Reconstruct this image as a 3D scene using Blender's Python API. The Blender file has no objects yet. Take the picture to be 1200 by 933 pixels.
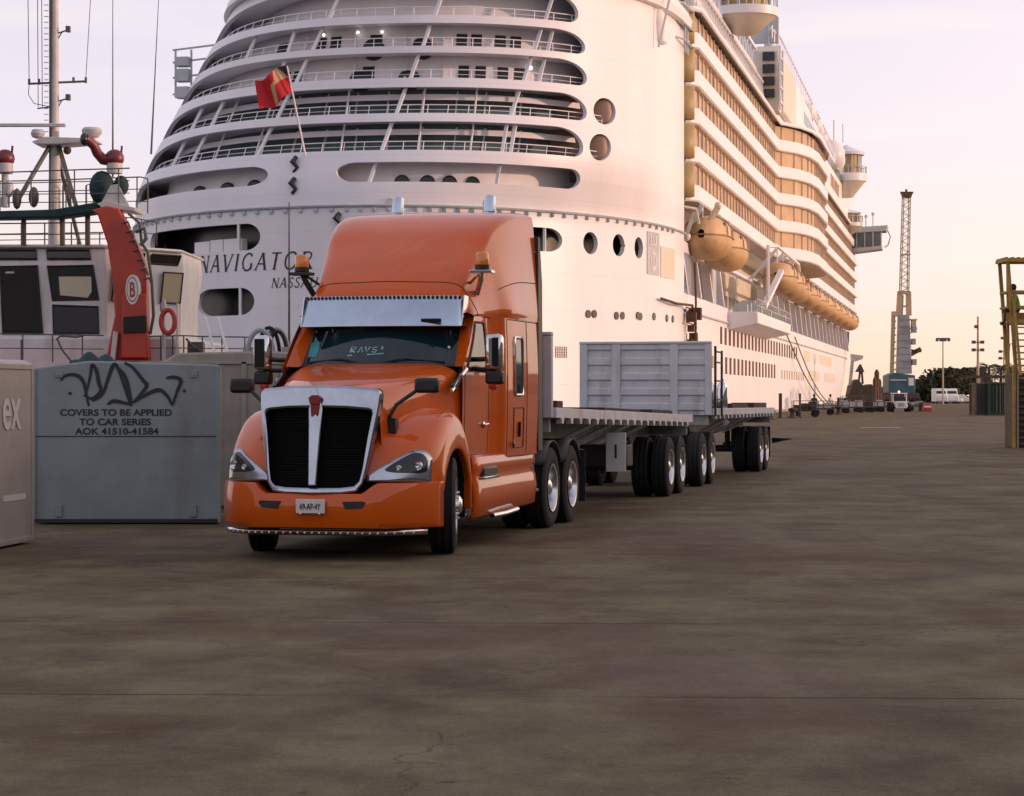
import bpy, bmesh, math, random
from mathutils import Vector, Matrix
R = math.radians
random.seed(7)
scene = bpy.context.scene
COL = scene.collection

# ------------------------------------------------------------------ camera
F = 2620.0; CX = 600.0; HZ = 463.0; CAMZ = 1.70
cam_d = bpy.data.cameras.new('camera'); cam = bpy.data.objects.new('camera', cam_d); COL.objects.link(cam)
cam_d.sensor_width = 36.0; cam_d.lens = F / 1200 * 36.0
cam_d.clip_start = 0.3; cam_d.clip_end = 8000
cam.location = (0, 0, CAMZ)
cam.rotation_euler = (R(90) - math.atan((466.5 - HZ) / F), 0, 0)
scene.camera = cam
def at(px, py, Y): return Vector(((px - CX) / F * Y, Y, CAMZ + (HZ - py) / F * Y))

# ------------------------------------------------------------------ light
SUN_AZ = 97.0      # degrees clockwise from +Y (towards +X)
SUN_EL = 7.0
sd = bpy.data.lights.new('sun', 'SUN'); sun = bpy.data.objects.new('sun', sd); COL.objects.link(sun)
sd.energy = 2.0; sd.angle = R(1.2); sd.color = (1.0, 0.60, 0.42)
sdir = Vector((math.sin(R(SUN_AZ)) * math.cos(R(SUN_EL)), math.cos(R(SUN_AZ)) * math.cos(R(SUN_EL)), math.sin(R(SUN_EL))))
sun.rotation_euler = sdir.to_track_quat('Z', 'Y').to_euler()
sun.location = (60, 0, 40)

world = bpy.data.worlds.new('World'); scene.world = world; world.use_nodes = True
wn = world.node_tree; wn.nodes.clear()
def N(nt, t, **kw):
    n = nt.nodes.new(t)
    for k, v in kw.items(): setattr(n, k, v)
    return n
wo = N(wn, 'ShaderNodeOutputWorld'); bg1 = N(wn, 'ShaderNodeBackground'); bg2 = N(wn, 'ShaderNodeBackground'); mx = N(wn, 'ShaderNodeMixShader')
sky = N(wn, 'ShaderNodeTexSky', sky_type='NISHITA', sun_disc=False, sun_elevation=R(SUN_EL), sun_rotation=R(SUN_AZ), air_density=1.0, dust_density=2.5, ozone_density=1.0)
wn.links.new(sky.outputs[0], bg1.inputs[0]); bg1.inputs[1].default_value = 0.10
tc = N(wn, 'ShaderNodeTexCoord'); sep = N(wn, 'ShaderNodeSeparateXYZ'); wn.links.new(tc.outputs['Generated'], sep.inputs[0])
nz = N(wn, 'ShaderNodeTexNoise'); mp = N(wn, 'ShaderNodeMapping'); mp.inputs['Scale'].default_value = (1.5, 1.5, 9); nz.inputs['Scale'].default_value = 2.2; nz.inputs['Detail'].default_value = 5
wn.links.new(tc.outputs['Generated'], mp.inputs[0]); wn.links.new(mp.outputs[0], nz.inputs[0])
ma = N(wn, 'ShaderNodeMath', operation='MULTIPLY_ADD'); ma.inputs[1].default_value = 0.035; wn.links.new(nz.outputs[0], ma.inputs[0]); wn.links.new(sep.outputs[2], ma.inputs[2])
rp = N(wn, 'ShaderNodeValToRGB'); wn.links.new(ma.outputs[0], rp.inputs[0])
cr = rp.color_ramp
def srgb(r, g, b):
    f = lambda c: (c / 255 / 12.92) if c <= 10 else ((c / 255 + 0.055) / 1.055) ** 2.4
    return (f(r), f(g), f(b), 1)
SKY = [(0.0, srgb(243, 208, 176)), (0.035, srgb(243, 220, 199)), (0.075, srgb(241, 227, 222)), (0.13, srgb(233, 224, 234)), (0.20, srgb(225, 218, 233)), (0.45, srgb(205, 198, 214)), (1.0, srgb(172, 170, 188))]
cr.elements[0].position = SKY[0][0]; cr.elements[0].color = SKY[0][1]
cr.elements[1].position = SKY[-1][0]; cr.elements[1].color = SKY[-1][1]
for p, c in SKY[1:-1]:
    e = cr.elements.new(p); e.color = c
# thin cloud streaks and the sunset glow around the sun's side of the sky
nc = N(wn, 'ShaderNodeTexNoise'); mc = N(wn, 'ShaderNodeMapping'); mc.inputs['Scale'].default_value = (2.0, 3.0, 26); mc.inputs['Rotation'].default_value = (0, R(7), 0); nc.inputs['Scale'].default_value = 2.6; nc.inputs['Detail'].default_value = 7
wn.links.new(tc.outputs['Generated'], mc.inputs[0]); wn.links.new(mc.outputs[0], nc.inputs[0])
rc = N(wn, 'ShaderNodeValToRGB'); rc.color_ramp.elements[0].position = .50; rc.color_ramp.elements[0].color = (0, 0, 0, 1); rc.color_ramp.elements[1].position = .74; rc.color_ramp.elements[1].color = (.38, .38, .38, 1); wn.links.new(nc.outputs[0], rc.inputs[0])
mcl = N(wn, 'ShaderNodeMixRGB'); wn.links.new(rc.outputs[0], mcl.inputs[0]); wn.links.new(rp.outputs[0], mcl.inputs[1]); mcl.inputs[2].default_value = srgb(250, 235, 232)
dt = N(wn, 'ShaderNodeVectorMath', operation='DOT_PRODUCT'); wn.links.new(tc.outputs['Generated'], dt.inputs[0]); dt.inputs[1].default_value = (math.sin(R(62)) * .995, math.cos(R(62)) * .995, .10)
pw = N(wn, 'ShaderNodeMath', operation='POWER'); mxm = N(wn, 'ShaderNodeMath', operation='MAXIMUM'); mxm.inputs[1].default_value = 0; wn.links.new(dt.outputs['Value'], mxm.inputs[0]); wn.links.new(mxm.outputs[0], pw.inputs[0]); pw.inputs[1].default_value = 6.0
gl = N(wn, 'ShaderNodeMixRGB', blend_type='ADD'); gl.inputs[2].default_value = (1.6, .95, .50, 1); wn.links.new(pw.outputs[0], gl.inputs[0]); wn.links.new(mcl.outputs[0], gl.inputs[1])
wn.links.new(gl.outputs[0], bg2.inputs[0]); bg2.inputs[1].default_value = 0.93
mx.inputs[0].default_value = 0.88
wn.links.new(bg1.outputs[0], mx.inputs[1]); wn.links.new(bg2.outputs[0], mx.inputs[2]); wn.links.new(mx.outputs[0], wo.inputs[0])
scene.view_settings.view_transform = 'Standard'; scene.view_settings.look = 'None'; scene.view_settings.gamma = 1; scene.view_settings.use_curve_mapping = False
scene.view_settings.exposure = 0.38
scene.cycles.max_bounces = 6; scene.cycles.diffuse_bounces = 3; scene.cycles.glossy_bounces = 4; scene.cycles.caustics_reflective = False; scene.cycles.caustics_refractive = False

# ------------------------------------------------------------------ materials
M = {}
def mat(name, col, rough=0.6, metal=0.0, var=0.12, scale=3.0, bump=0.0, coat=0.0, col2=None, dirt=0.0, spec=0.5, emit=0, stretch=(1, 1, 1), alpha=None):
    m = bpy.data.materials.new(name); m.use_nodes = True; nt = m.node_tree; b = nt.nodes['Principled BSDF']
    b.inputs['Roughness'].default_value = rough; b.inputs['Metallic'].default_value = metal
    b.inputs['Specular IOR Level'].default_value = spec
    if coat: b.inputs['Coat Weight'].default_value = coat; b.inputs['Coat Roughness'].default_value = 0.035; b.inputs['Coat IOR'].default_value = 1.6
    c = tuple(col[:3]) + (1,)
    if var or col2:
        t = N(nt, 'ShaderNodeTexCoord'); mpn = N(nt, 'ShaderNodeMapping'); mpn.inputs['Scale'].default_value = stretch
        nt.links.new(t.outputs['Object'], mpn.inputs[0])
        n1 = N(nt, 'ShaderNodeTexNoise'); n1.inputs['Scale'].default_value = scale; n1.inputs['Detail'].default_value = 6; n1.inputs['Roughness'].default_value = 0.65
        nt.links.new(mpn.outputs[0], n1.inputs[0])
        r = N(nt, 'ShaderNodeValToRGB'); r.color_ramp.elements[0].position = 0.35; r.color_ramp.elements[1].position = 0.68
        d = col2 if col2 else tuple(x * (1 - var) for x in col[:3])
        r.color_ramp.elements[0].color = tuple(d[:3]) + (1,); r.color_ramp.elements[1].color = tuple(min(1, x * (1 + var * .4)) for x in col[:3]) + (1,)
        nt.links.new(n1.outputs[0], r.inputs[0]); out = r.outputs[0]
        if dirt:
            n2 = N(nt, 'ShaderNodeTexNoise'); n2.inputs['Scale'].default_value = scale * 0.6; n2.inputs['Detail'].default_value = 8
            mp2 = N(nt, 'ShaderNodeMapping'); mp2.inputs['Scale'].default_value = (stretch[0] * 2.5, stretch[1] * 2.5, stretch[2] * 0.3)
            nt.links.new(t.outputs['Object'], mp2.inputs[0]); nt.links.new(mp2.outputs[0], n2.inputs[0])
            r2 = N(nt, 'ShaderNodeValToRGB'); r2.color_ramp.elements[0].position = 0.55; r2.color_ramp.elements[1].position = 0.75
            r2.color_ramp.elements[0].color = (0, 0, 0, 1); r2.color_ramp.elements[1].color = (dirt, dirt, dirt, 1)
            nt.links.new(n2.outputs[0], r2.inputs[0])
            mm = N(nt, 'ShaderNodeMixRGB'); nt.links.new(r2.outputs[0], mm.inputs[0]); nt.links.new(out, mm.inputs[1]); mm.inputs[2].default_value = (.16, .10, .06, 1); out = mm.outputs[0]
        nt.links.new(out, b.inputs['Base Color'])
        if bump:
            bp = N(nt, 'ShaderNodeBump'); bp.inputs['Strength'].default_value = bump; bp.inputs['Distance'].default_value = 0.02
            nt.links.new(n1.outputs[0], bp.inputs['Height']); nt.links.new(bp.outputs[0], b.inputs['Normal'])
    else: b.inputs['Base Color'].default_value = c
    if emit:
        b.inputs['Emission Color'].default_value = c; b.inputs['Emission Strength'].default_value = emit
    M[name] = m; return m

mat('orange', (0.64, 0.100, 0.0003), 0.40, coat=0.72, var=.07, scale=1.5, spec=.10, dirt=.16)
mat('chrome', (0.72, 0.73, 0.75), 0.10, 1.0, var=.12, scale=4)
mat('steel', (0.50, 0.60, 0.70), 0.24, 1.0, var=.14, scale=2)
mat('grille_chrome', (0.42, 0.46, 0.52), 0.16, 1.0, var=.16, scale=3)
mat('alloy', (0.75, 0.76, 0.78), 0.28, 1.0, var=.1, scale=6)
mat('tyre', (0.014, 0.013, 0.013), 0.85, var=.3, scale=8, bump=.3)
mat('black', (0.012, 0.012, 0.013), 0.45, var=.2)
mat('black_gloss', (0.008, 0.008, 0.009), 0.12, var=0)
mat('grille', (0.004, 0.004, 0.0045), 0.6, var=.3, scale=30, spec=.1)
mat('port_brown', (0.27, 0.17, 0.12), 0.5, var=.2, scale=.6)
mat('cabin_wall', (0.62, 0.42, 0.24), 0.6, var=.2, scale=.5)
mat('wind_glass', (0.006, 0.022, 0.028), 0.05, var=0, spec=.6)
mat('side_glass', (0.02, 0.022, 0.02), 0.05, var=0)
mat('lamp_glass', (0.015, 0.018, 0.024), 0.10, var=0)
mat('amber', (0.75, 0.22, 0.02), 0.2, var=.1, coat=.6)
mat('red_lens', (0.45, 0.02, 0.015), 0.2, var=.1)
mat('frame_dark', (0.03, 0.028, 0.028), 0.6, var=.3)
mat('plate_white', (0.7, 0.7, 0.68), 0.4, var=.05)
mat('ink', (0.02, 0.02, 0.022), 0.6, var=0)
mat('trailer_grey', (0.64, 0.65, 0.67), 0.45, var=.14, scale=2.2, dirt=.5)
mat('trailer_dirty', (0.36, 0.37, 0.36), 0.6, var=.35, scale=3, dirt=.8)
mat('timber', (0.06, 0.045, 0.035), 0.85, var=.4, scale=5, bump=.4)
mat('ship_white', (0.83, 0.805, 0.83), 0.40, var=.06, scale=.35, dirt=.09, stretch=(.6, .6, .25))
mat('ship_cream', (0.72, 0.64, 0.52), 0.5, var=.1, scale=.5)
mat('ship_grey', (0.5, 0.53, 0.54), 0.55, var=.15, scale=.6)
mat('ship_tan', (0.42, 0.30, 0.12), 0.5, var=.15, scale=1)
mat('ship_glass', (0.13, 0.19, 0.19), 0.12, var=.3, scale=.4)
mat('ship_dark', (0.02, 0.024, 0.026), 0.3, var=.3, scale=.8)
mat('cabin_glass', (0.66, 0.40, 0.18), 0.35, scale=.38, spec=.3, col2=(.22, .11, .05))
mat('balcony_screen', (0.60, 0.58, 0.55), 0.25, var=.08, scale=1)
mat('boat_tan', (0.62, 0.40, 0.20), 0.5, var=.16, scale=.8, dirt=.25)
mat('boat_seam', (0.36, 0.20, 0.10), 0.6, var=.1)
mat('teal', (0.02, 0.13, 0.13), 0.5, var=.3)
mat('cover_teal', (0.25, 0.32, 0.325), 0.5, var=.18, scale=1.4, dirt=.35, bump=.1)
mat('cover_white', (0.42, 0.40, 0.35), 0.5, var=.16, scale=1.6, dirt=.4, bump=.1)
mat('cover_beige', (0.33, 0.31, 0.26), 0.6, var=.22, scale=1.6, dirt=.4, bump=.1)
mat('letter_white', (0.68, 0.68, 0.66), 0.5, var=.1)
mat('tug_white', (0.66, 0.66, 0.65), 0.45, var=.12, scale=1.2, dirt=.4)
mat('tug_red', (0.42, 0.045, 0.022), 0.42, var=.15, scale=1.2, dirt=.2)
mat('monitor_red', (0.17, 0.022, 0.03), 0.4, var=.2)
mat('rail_grey', (0.10, 0.09, 0.075), 0.5, var=.2)
mat('mast_white', (0.52, 0.51, 0.50), 0.5, var=.15)
mat('canvas_teal', (0.012, 0.045, 0.045), 0.8, var=.3, scale=4, bump=.6)
mat('rubber', (0.015, 0.015, 0.016), 0.8, var=.2)
mat('yellow_steel', (0.46, 0.27, 0.05), 0.6, var=.35, scale=3, dirt=.6)
mat('tower_base', (0.15, 0.105, 0.05), 0.8, var=.45, scale=3, dirt=.5)
mat('crane_blue', (0.045, 0.12, 0.16), 0.5, var=.25, scale=.6)
mat('crane_grey', (0.32, 0.36, 0.40), 0.5, var=.25, scale=.6)
mat('crane_yellow', (0.50, 0.41, 0.26), 0.5, var=.2)
mat('container_green', (0.025, 0.045, 0.036), 0.5, var=.2, scale=1)
mat('container_grey', (0.09, 0.08, 0.062), 0.6, var=.2, scale=1)
mat('rust', (0.12, 0.06, 0.035), 0.8, var=.4, scale=2)
mat('brown', (0.075, 0.06, 0.05), 0.8, var=.4, scale=2)
mat('van_white', (0.75, 0.75, 0.75), 0.35, var=.04)
mat('leaf', (0.055, 0.06, 0.022), 0.8, var=.5, scale=.5)
mat('leaf_palm', (0.06, 0.062, 0.028), 0.7, var=.4, scale=1)
mat('bark', (0.08, 0.06, 0.045), 0.9, var=.3, scale=4, bump=.5)
mat('skin', (0.30, 0.17, 0.11), 0.6, var=.05)
mat('hivis', (0.30, 0.42, 0.06), 0.7, var=.1)
mat('denim', (0.03, 0.035, 0.05), 0.8, var=.2)
mat('hair', (0.03, 0.018, 0.012), 0.7, var=.2)
mat('red_paint', (0.42, 0.035, 0.03), 0.45, var=.1)
mat('flag_red', (0.62, 0.02, 0.03), 0.7, var=.08)
mat('flag_gold', (0.72, 0.40, 0.22), 0.7, var=.08)
mat('flag_black', (0.03, 0.03, 0.035), 0.7, var=0)
mat('lit', (1.0, 0.93, 0.8), 0.5, var=0, emit=2.0)
mat('painted_glow_glass', (0.80, 0.72, 0.52), 0.15, 0.55, var=.05)  # pale warm colour stands in for sky glow in the panes
mat('warehouse', (0.32, 0.28, 0.24), 0.7, var=.2, scale=.4, dirt=.2)
mat('emblem', (0.25, 0.02, 0.02), 0.3, var=0)
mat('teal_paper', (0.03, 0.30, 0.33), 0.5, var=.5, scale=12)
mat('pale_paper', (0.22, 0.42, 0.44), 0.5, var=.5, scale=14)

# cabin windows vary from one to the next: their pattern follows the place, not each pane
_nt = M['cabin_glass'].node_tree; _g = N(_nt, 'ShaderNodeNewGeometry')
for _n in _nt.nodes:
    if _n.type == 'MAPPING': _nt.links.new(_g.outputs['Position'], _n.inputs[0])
# weld seams between the strakes of plating
_nt = M['ship_white'].node_tree; _b = _nt.nodes['Principled BSDF']; _src = _b.inputs['Base Color'].links[0].from_socket
_g = N(_nt, 'ShaderNodeNewGeometry'); _s = N(_nt, 'ShaderNodeSeparateXYZ'); _nt.links.new(_g.outputs['Position'], _s.inputs[0])
_p = N(_nt, 'ShaderNodeMath', operation='PINGPONG'); _p.inputs[1].default_value = 1.2; _nt.links.new(_s.outputs[2], _p.inputs[0])
_l = N(_nt, 'ShaderNodeMath', operation='LESS_THAN'); _l.inputs[1].default_value = .022; _nt.links.new(_p.outputs[0], _l.inputs[0])
_mm = N(_nt, 'ShaderNodeMath', operation='MULTIPLY'); _mm.inputs[1].default_value = .16; _nt.links.new(_l.outputs[0], _mm.inputs[0])
_x = N(_nt, 'ShaderNodeMixRGB'); _nt.links.new(_mm.outputs[0], _x.inputs[0]); _nt.links.new(_src, _x.inputs[1]); _x.inputs[2].default_value = (.35, .33, .33, 1); _nt.links.new(_x.outputs[0], _b.inputs['Base Color'])

# ------------------------------------------------------------------ mesh helpers
class MB:
    def __init__(s): s.v = []; s.f = []; s.m = []; s.mi = 0; s.T = None
    def mat(s, i): s.mi = i; return s
    def add(s, vs, fs):
        o = len(s.v)
        for p in vs:
            p = Vector(p)
            s.v.append(s.T @ p if s.T is not None else p)
        for f in fs: s.f.append([i + o for i in f]); s.m.append(s.mi)
        return s
    def box(s, x0, x1, y0, y1, z0, z1):
        v = [(x0, y0, z0), (x1, y0, z0), (x1, y1, z0), (x0, y1, z0), (x0, y0, z1), (x1, y0, z1), (x1, y1, z1), (x0, y1, z1)]
        return s.add(v, [(0, 3, 2, 1), (4, 5, 6, 7), (0, 1, 5, 4), (1, 2, 6, 5), (2, 3, 7, 6), (3, 0, 4, 7)])
    def beam(s, p, q, w, h=None, up=(0, 0, 1)):
        h = h or w; p = Vector(p); q = Vector(q); d = (q - p).normalized(); up = Vector(up)
        a = d.cross(up)
        if a.length < 1e-3: a = d.cross(Vector((1, 0, 0)))
        a.normalize(); b = a.cross(d)
        v = [];
        for c in (p, q):
            for i, j in ((-1, -1), (1, -1), (1, 1), (-1, 1)): v.append(c + a * (w / 2 * i) + b * (h / 2 * j))
        return s.add(v, [(3, 2, 1, 0), (4, 5, 6, 7), (0, 1, 5, 4), (1, 2, 6, 5), (2, 3, 7, 6), (3, 0, 4, 7)])
    def tube(s, path, r, n=8, cap=True, closed=False):
        path = [Vector(p) for p in path]; k = len(path); rs = r if isinstance(r, (list, tuple)) else [r] * k
        vs = []; prev = None
        for i, p in enumerate(path):
            if closed: d = path[(i + 1) % k] - path[i - 1]
            else: d = path[min(i + 1, k - 1)] - path[max(i - 1, 0)]
            d.normalize()
            if prev is None:
                a = d.cross(Vector((0, 0, 1)))
                if a.length < .1: a = d.cross(Vector((1, 0, 0)))
            else: a = prev - d * prev.dot(d)
            a.normalize(); prev = a; b = d.cross(a)
            for j in range(n):
                t = 2 * math.pi * j / n
                vs.append(p + a * (math.cos(t) * rs[i]) + b * (math.sin(t) * rs[i]))
        fs = []
        for i in range(k if closed else k - 1):
            i2 = (i + 1) % k
            for j in range(n):
                fs.append((i * n + j, i * n + (j + 1) % n, i2 * n + (j + 1) % n, i2 * n + j))
        if cap and not closed:
            fs.append(tuple(range(n))[::-1]); fs.append(tuple((k - 1) * n + j for j in range(n)))
        return s.add(vs, fs)
    def cyl(s, p, q, r, r2=None, n=16): return s.tube([p, q], [r, r if r2 is None else r2], n)
    def lathe(s, prof, c=(0, 0, 0), axis='z', n=32, closed=False):
        vs = []; fs = []; k = len(prof)
        for (r, h) in prof:
            for j in range(n):
                t = 2 * math.pi * j / n; x = r * math.cos(t); y = r * math.sin(t)
                p = {'z': (x, y, h), 'x': (h, x, y), 'y': (x, h, y)}[axis]
                vs.append((p[0] + c[0], p[1] + c[1], p[2] + c[2]))
        rng = range(k) if closed else range(k - 1)
        for i in rng:
            i2 = (i + 1) % k
            for j in range(n):
                fs.append((i * n + j, i * n + (j + 1) % n, i2 * n + (j + 1) % n, i2 * n + j))
        return s.add(vs, fs)
    def prism(s, poly, axis, a, b):
        n = len(poly)
        def P(p, h): return {'x': (h, p[0], p[1]), 'y': (p[0], h, p[1]), 'z': (p[0], p[1], h)}[axis]
        vs = [P(p, a) for p in poly] + [P(p, b) for p in poly]
        fs = [tuple(range(n))[::-1], tuple(range(n, 2 * n))] + [(i, (i + 1) % n, (i + 1) % n + n, i + n) for i in range(n)]
        return s.add(vs, fs)
    def grid(s, rows, closed_u=False):
        n = len(rows); k = len(rows[0]); vs = [p for r in rows for p in r]; fs = []
        for i in range(n - 1):
            for j in range(k if closed_u else k - 1):
                fs.append((i * k + j, i * k + (j + 1) % k, (i + 1) * k + (j + 1) % k, (i + 1) * k + j))
        return s.add(vs, fs)
    def sphere(s, c, r, n=16, sc=(1, 1, 1), z0=-90, z1=90):
        rows = []
        for i in range(n // 2 + 1):
            t = R(z0 + (z1 - z0) * i / (n // 2))
            rows.append([(c[0] + r * sc[0] * math.cos(t) * math.cos(2 * math.pi * j / n), c[1] + r * sc[1] * math.cos(t) * math.sin(2 * math.pi * j / n), c[2] + r * sc[2] * math.sin(t)) for j in range(n)])
        return s.grid(rows, True)
    def build(s, name, mats, parent=None, smooth=35, bevel=0, solid=0, fix=True):
        me = bpy.data.meshes.new(name); me.from_pydata([tuple(v) for v in s.v], [], s.f)
        if not isinstance(mats, (list, tuple)): mats = [mats]
        for m in mats: me.materials.append(M[m])
        for i, p in enumerate(me.polygons): p.material_index = s.m[i]; p.use_smooth = bool(smooth)
        if fix:
            bm = bmesh.new(); bm.from_mesh(me); bmesh.ops.remove_doubles(bm, verts=bm.verts, dist=1e-5)
            bmesh.ops.recalc_face_normals(bm, faces=bm.faces); bm.to_mesh(me); bm.free()
        if smooth: me.set_sharp_from_angle(angle=R(smooth))
        me.update()
        o = bpy.data.objects.new(name, me); COL.objects.link(o)
        if parent is not None: o.parent = parent
        if solid:
            md = o.modifiers.new('solidify', 'SOLIDIFY'); md.thickness = solid; md.offset = -1
        if bevel:
            md = o.modifiers.new('bevel', 'BEVEL'); md.width = bevel; md.segments = 2; md.limit_method = 'ANGLE'; md.angle_limit = R(40)
        return o

def cr1(P, t):
    n = len(P); i = min(int(t), n - 2); f = t - i
    g = lambda k: P[k] if 0 <= k < n else (P[0] * 2 - P[1] if k < 0 else P[-1] * 2 - P[-2])
    a, b, c, d = g(i - 1), g(i), g(i + 1), g(i + 2)
    return 0.5 * ((b * 2) + (c - a) * f + (a * 2 - b * 5 + c * 4 - d) * f * f + (b * 3 - a - c * 3 + d) * f * f * f)
class Surf:
    def __init__(s, ctrl): s.c = [[Vector(p) for p in r] for r in ctrl]; s.n = len(ctrl) - 1; s.k = len(ctrl[0]) - 1
    def __call__(s, u, v):
        return cr1([cr1(r, v) for r in s.c], u)
    def nrm(s, u, v):
        e = .01; u1 = min(u + e, s.n); u0 = max(u - e, 0); v1 = min(v + e, s.k); v0 = max(v - e, 0)
        return (s(u1, v) - s(u0, v)).cross(s(u, v1) - s(u, v0)).normalized()
    def rows(s, nu, nv, u0=0, u1=None, v0=0, v1=None, off=0, flip=1):
        u1 = s.n if u1 is None else u1; v1 = s.k if v1 is None else v1; out = []
        for i in range(nu + 1):
            r = []
            for j in range(nv + 1):
                u = u0 + (u1 - u0) * i / nu; v = v0 + (v1 - v0) * j / nv
                p = s(u, v)
                if off: p = p + s.nrm(u, v) * off * flip
                r.append(p)
            out.append(r)
        return out
def mirx(rows): return [[Vector((-p[0], p[1], p[2])) for p in r] for r in rows]

def empty(name, loc=(0, 0, 0), rz=0, label=None, cat=None, group=None, parent=None):
    o = bpy.data.objects.new(name, None); COL.objects.link(o); o.location = loc; o.rotation_euler = (0, 0, rz); o.empty_display_size = .2
    if parent is not None: o.parent = parent
    tag(o, label, cat, group); return o
def tag(o, label=None, cat=None, group=None, kind=None):
    if label: o['label'] = label
    if cat: o['category'] = cat
    if group: o['group'] = group
    if kind: o['kind'] = kind
    return o
KIDS = {}
def copy_tree(o, parent=None):
    c = o.copy(); COL.objects.link(c)
    if parent is not None: c.parent = parent
    for ch in list(o.children): copy_tree(ch, c)
    return c
def text(body, size, mat_, name='lettering', parent=None, extr=.004, shear=0, align='CENTER', spacing=1.0, sx=1.0, bold=0):
    cu = bpy.data.curves.new(name, 'FONT'); cu.body = body; cu.size = size; cu.extrude = extr; cu.shear = shear; cu.align_x = align; cu.space_character = spacing; cu.offset = bold
    tmp = bpy.data.objects.new('tmp_text', cu); COL.objects.link(tmp); bpy.context.view_layer.update()
    me = bpy.data.meshes.new_from_object(tmp.evaluated_get(bpy.context.evaluated_depsgraph_get()))
    bpy.data.objects.remove(tmp)
    me.materials.clear(); me.materials.append(M[mat_])
    for v in me.vertices: v.co.x *= sx
    o = bpy.data.objects.new(name, me); COL.objects.link(o)
    if parent is not None: o.parent = parent
    return o
def ribbon(mb, pts, w, f):
    """flat brush stroke along 2-D pts; f maps (x, y) to 3-D"""
    pts = [Vector((p[0], p[1])) for p in pts]; ws = w if isinstance(w, (list, tuple)) else [w] * len(pts)
    L = []; Rr = []
    for i, p in enumerate(pts):
        d = pts[min(i + 1, len(pts) - 1)] - pts[max(i - 1, 0)]
        d.normalize(); n = Vector((-d.y, d.x)) * ws[i] / 2
        L.append(f(*(p + n))); Rr.append(f(*(p - n)))
    mb.grid([L, Rr])
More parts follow.
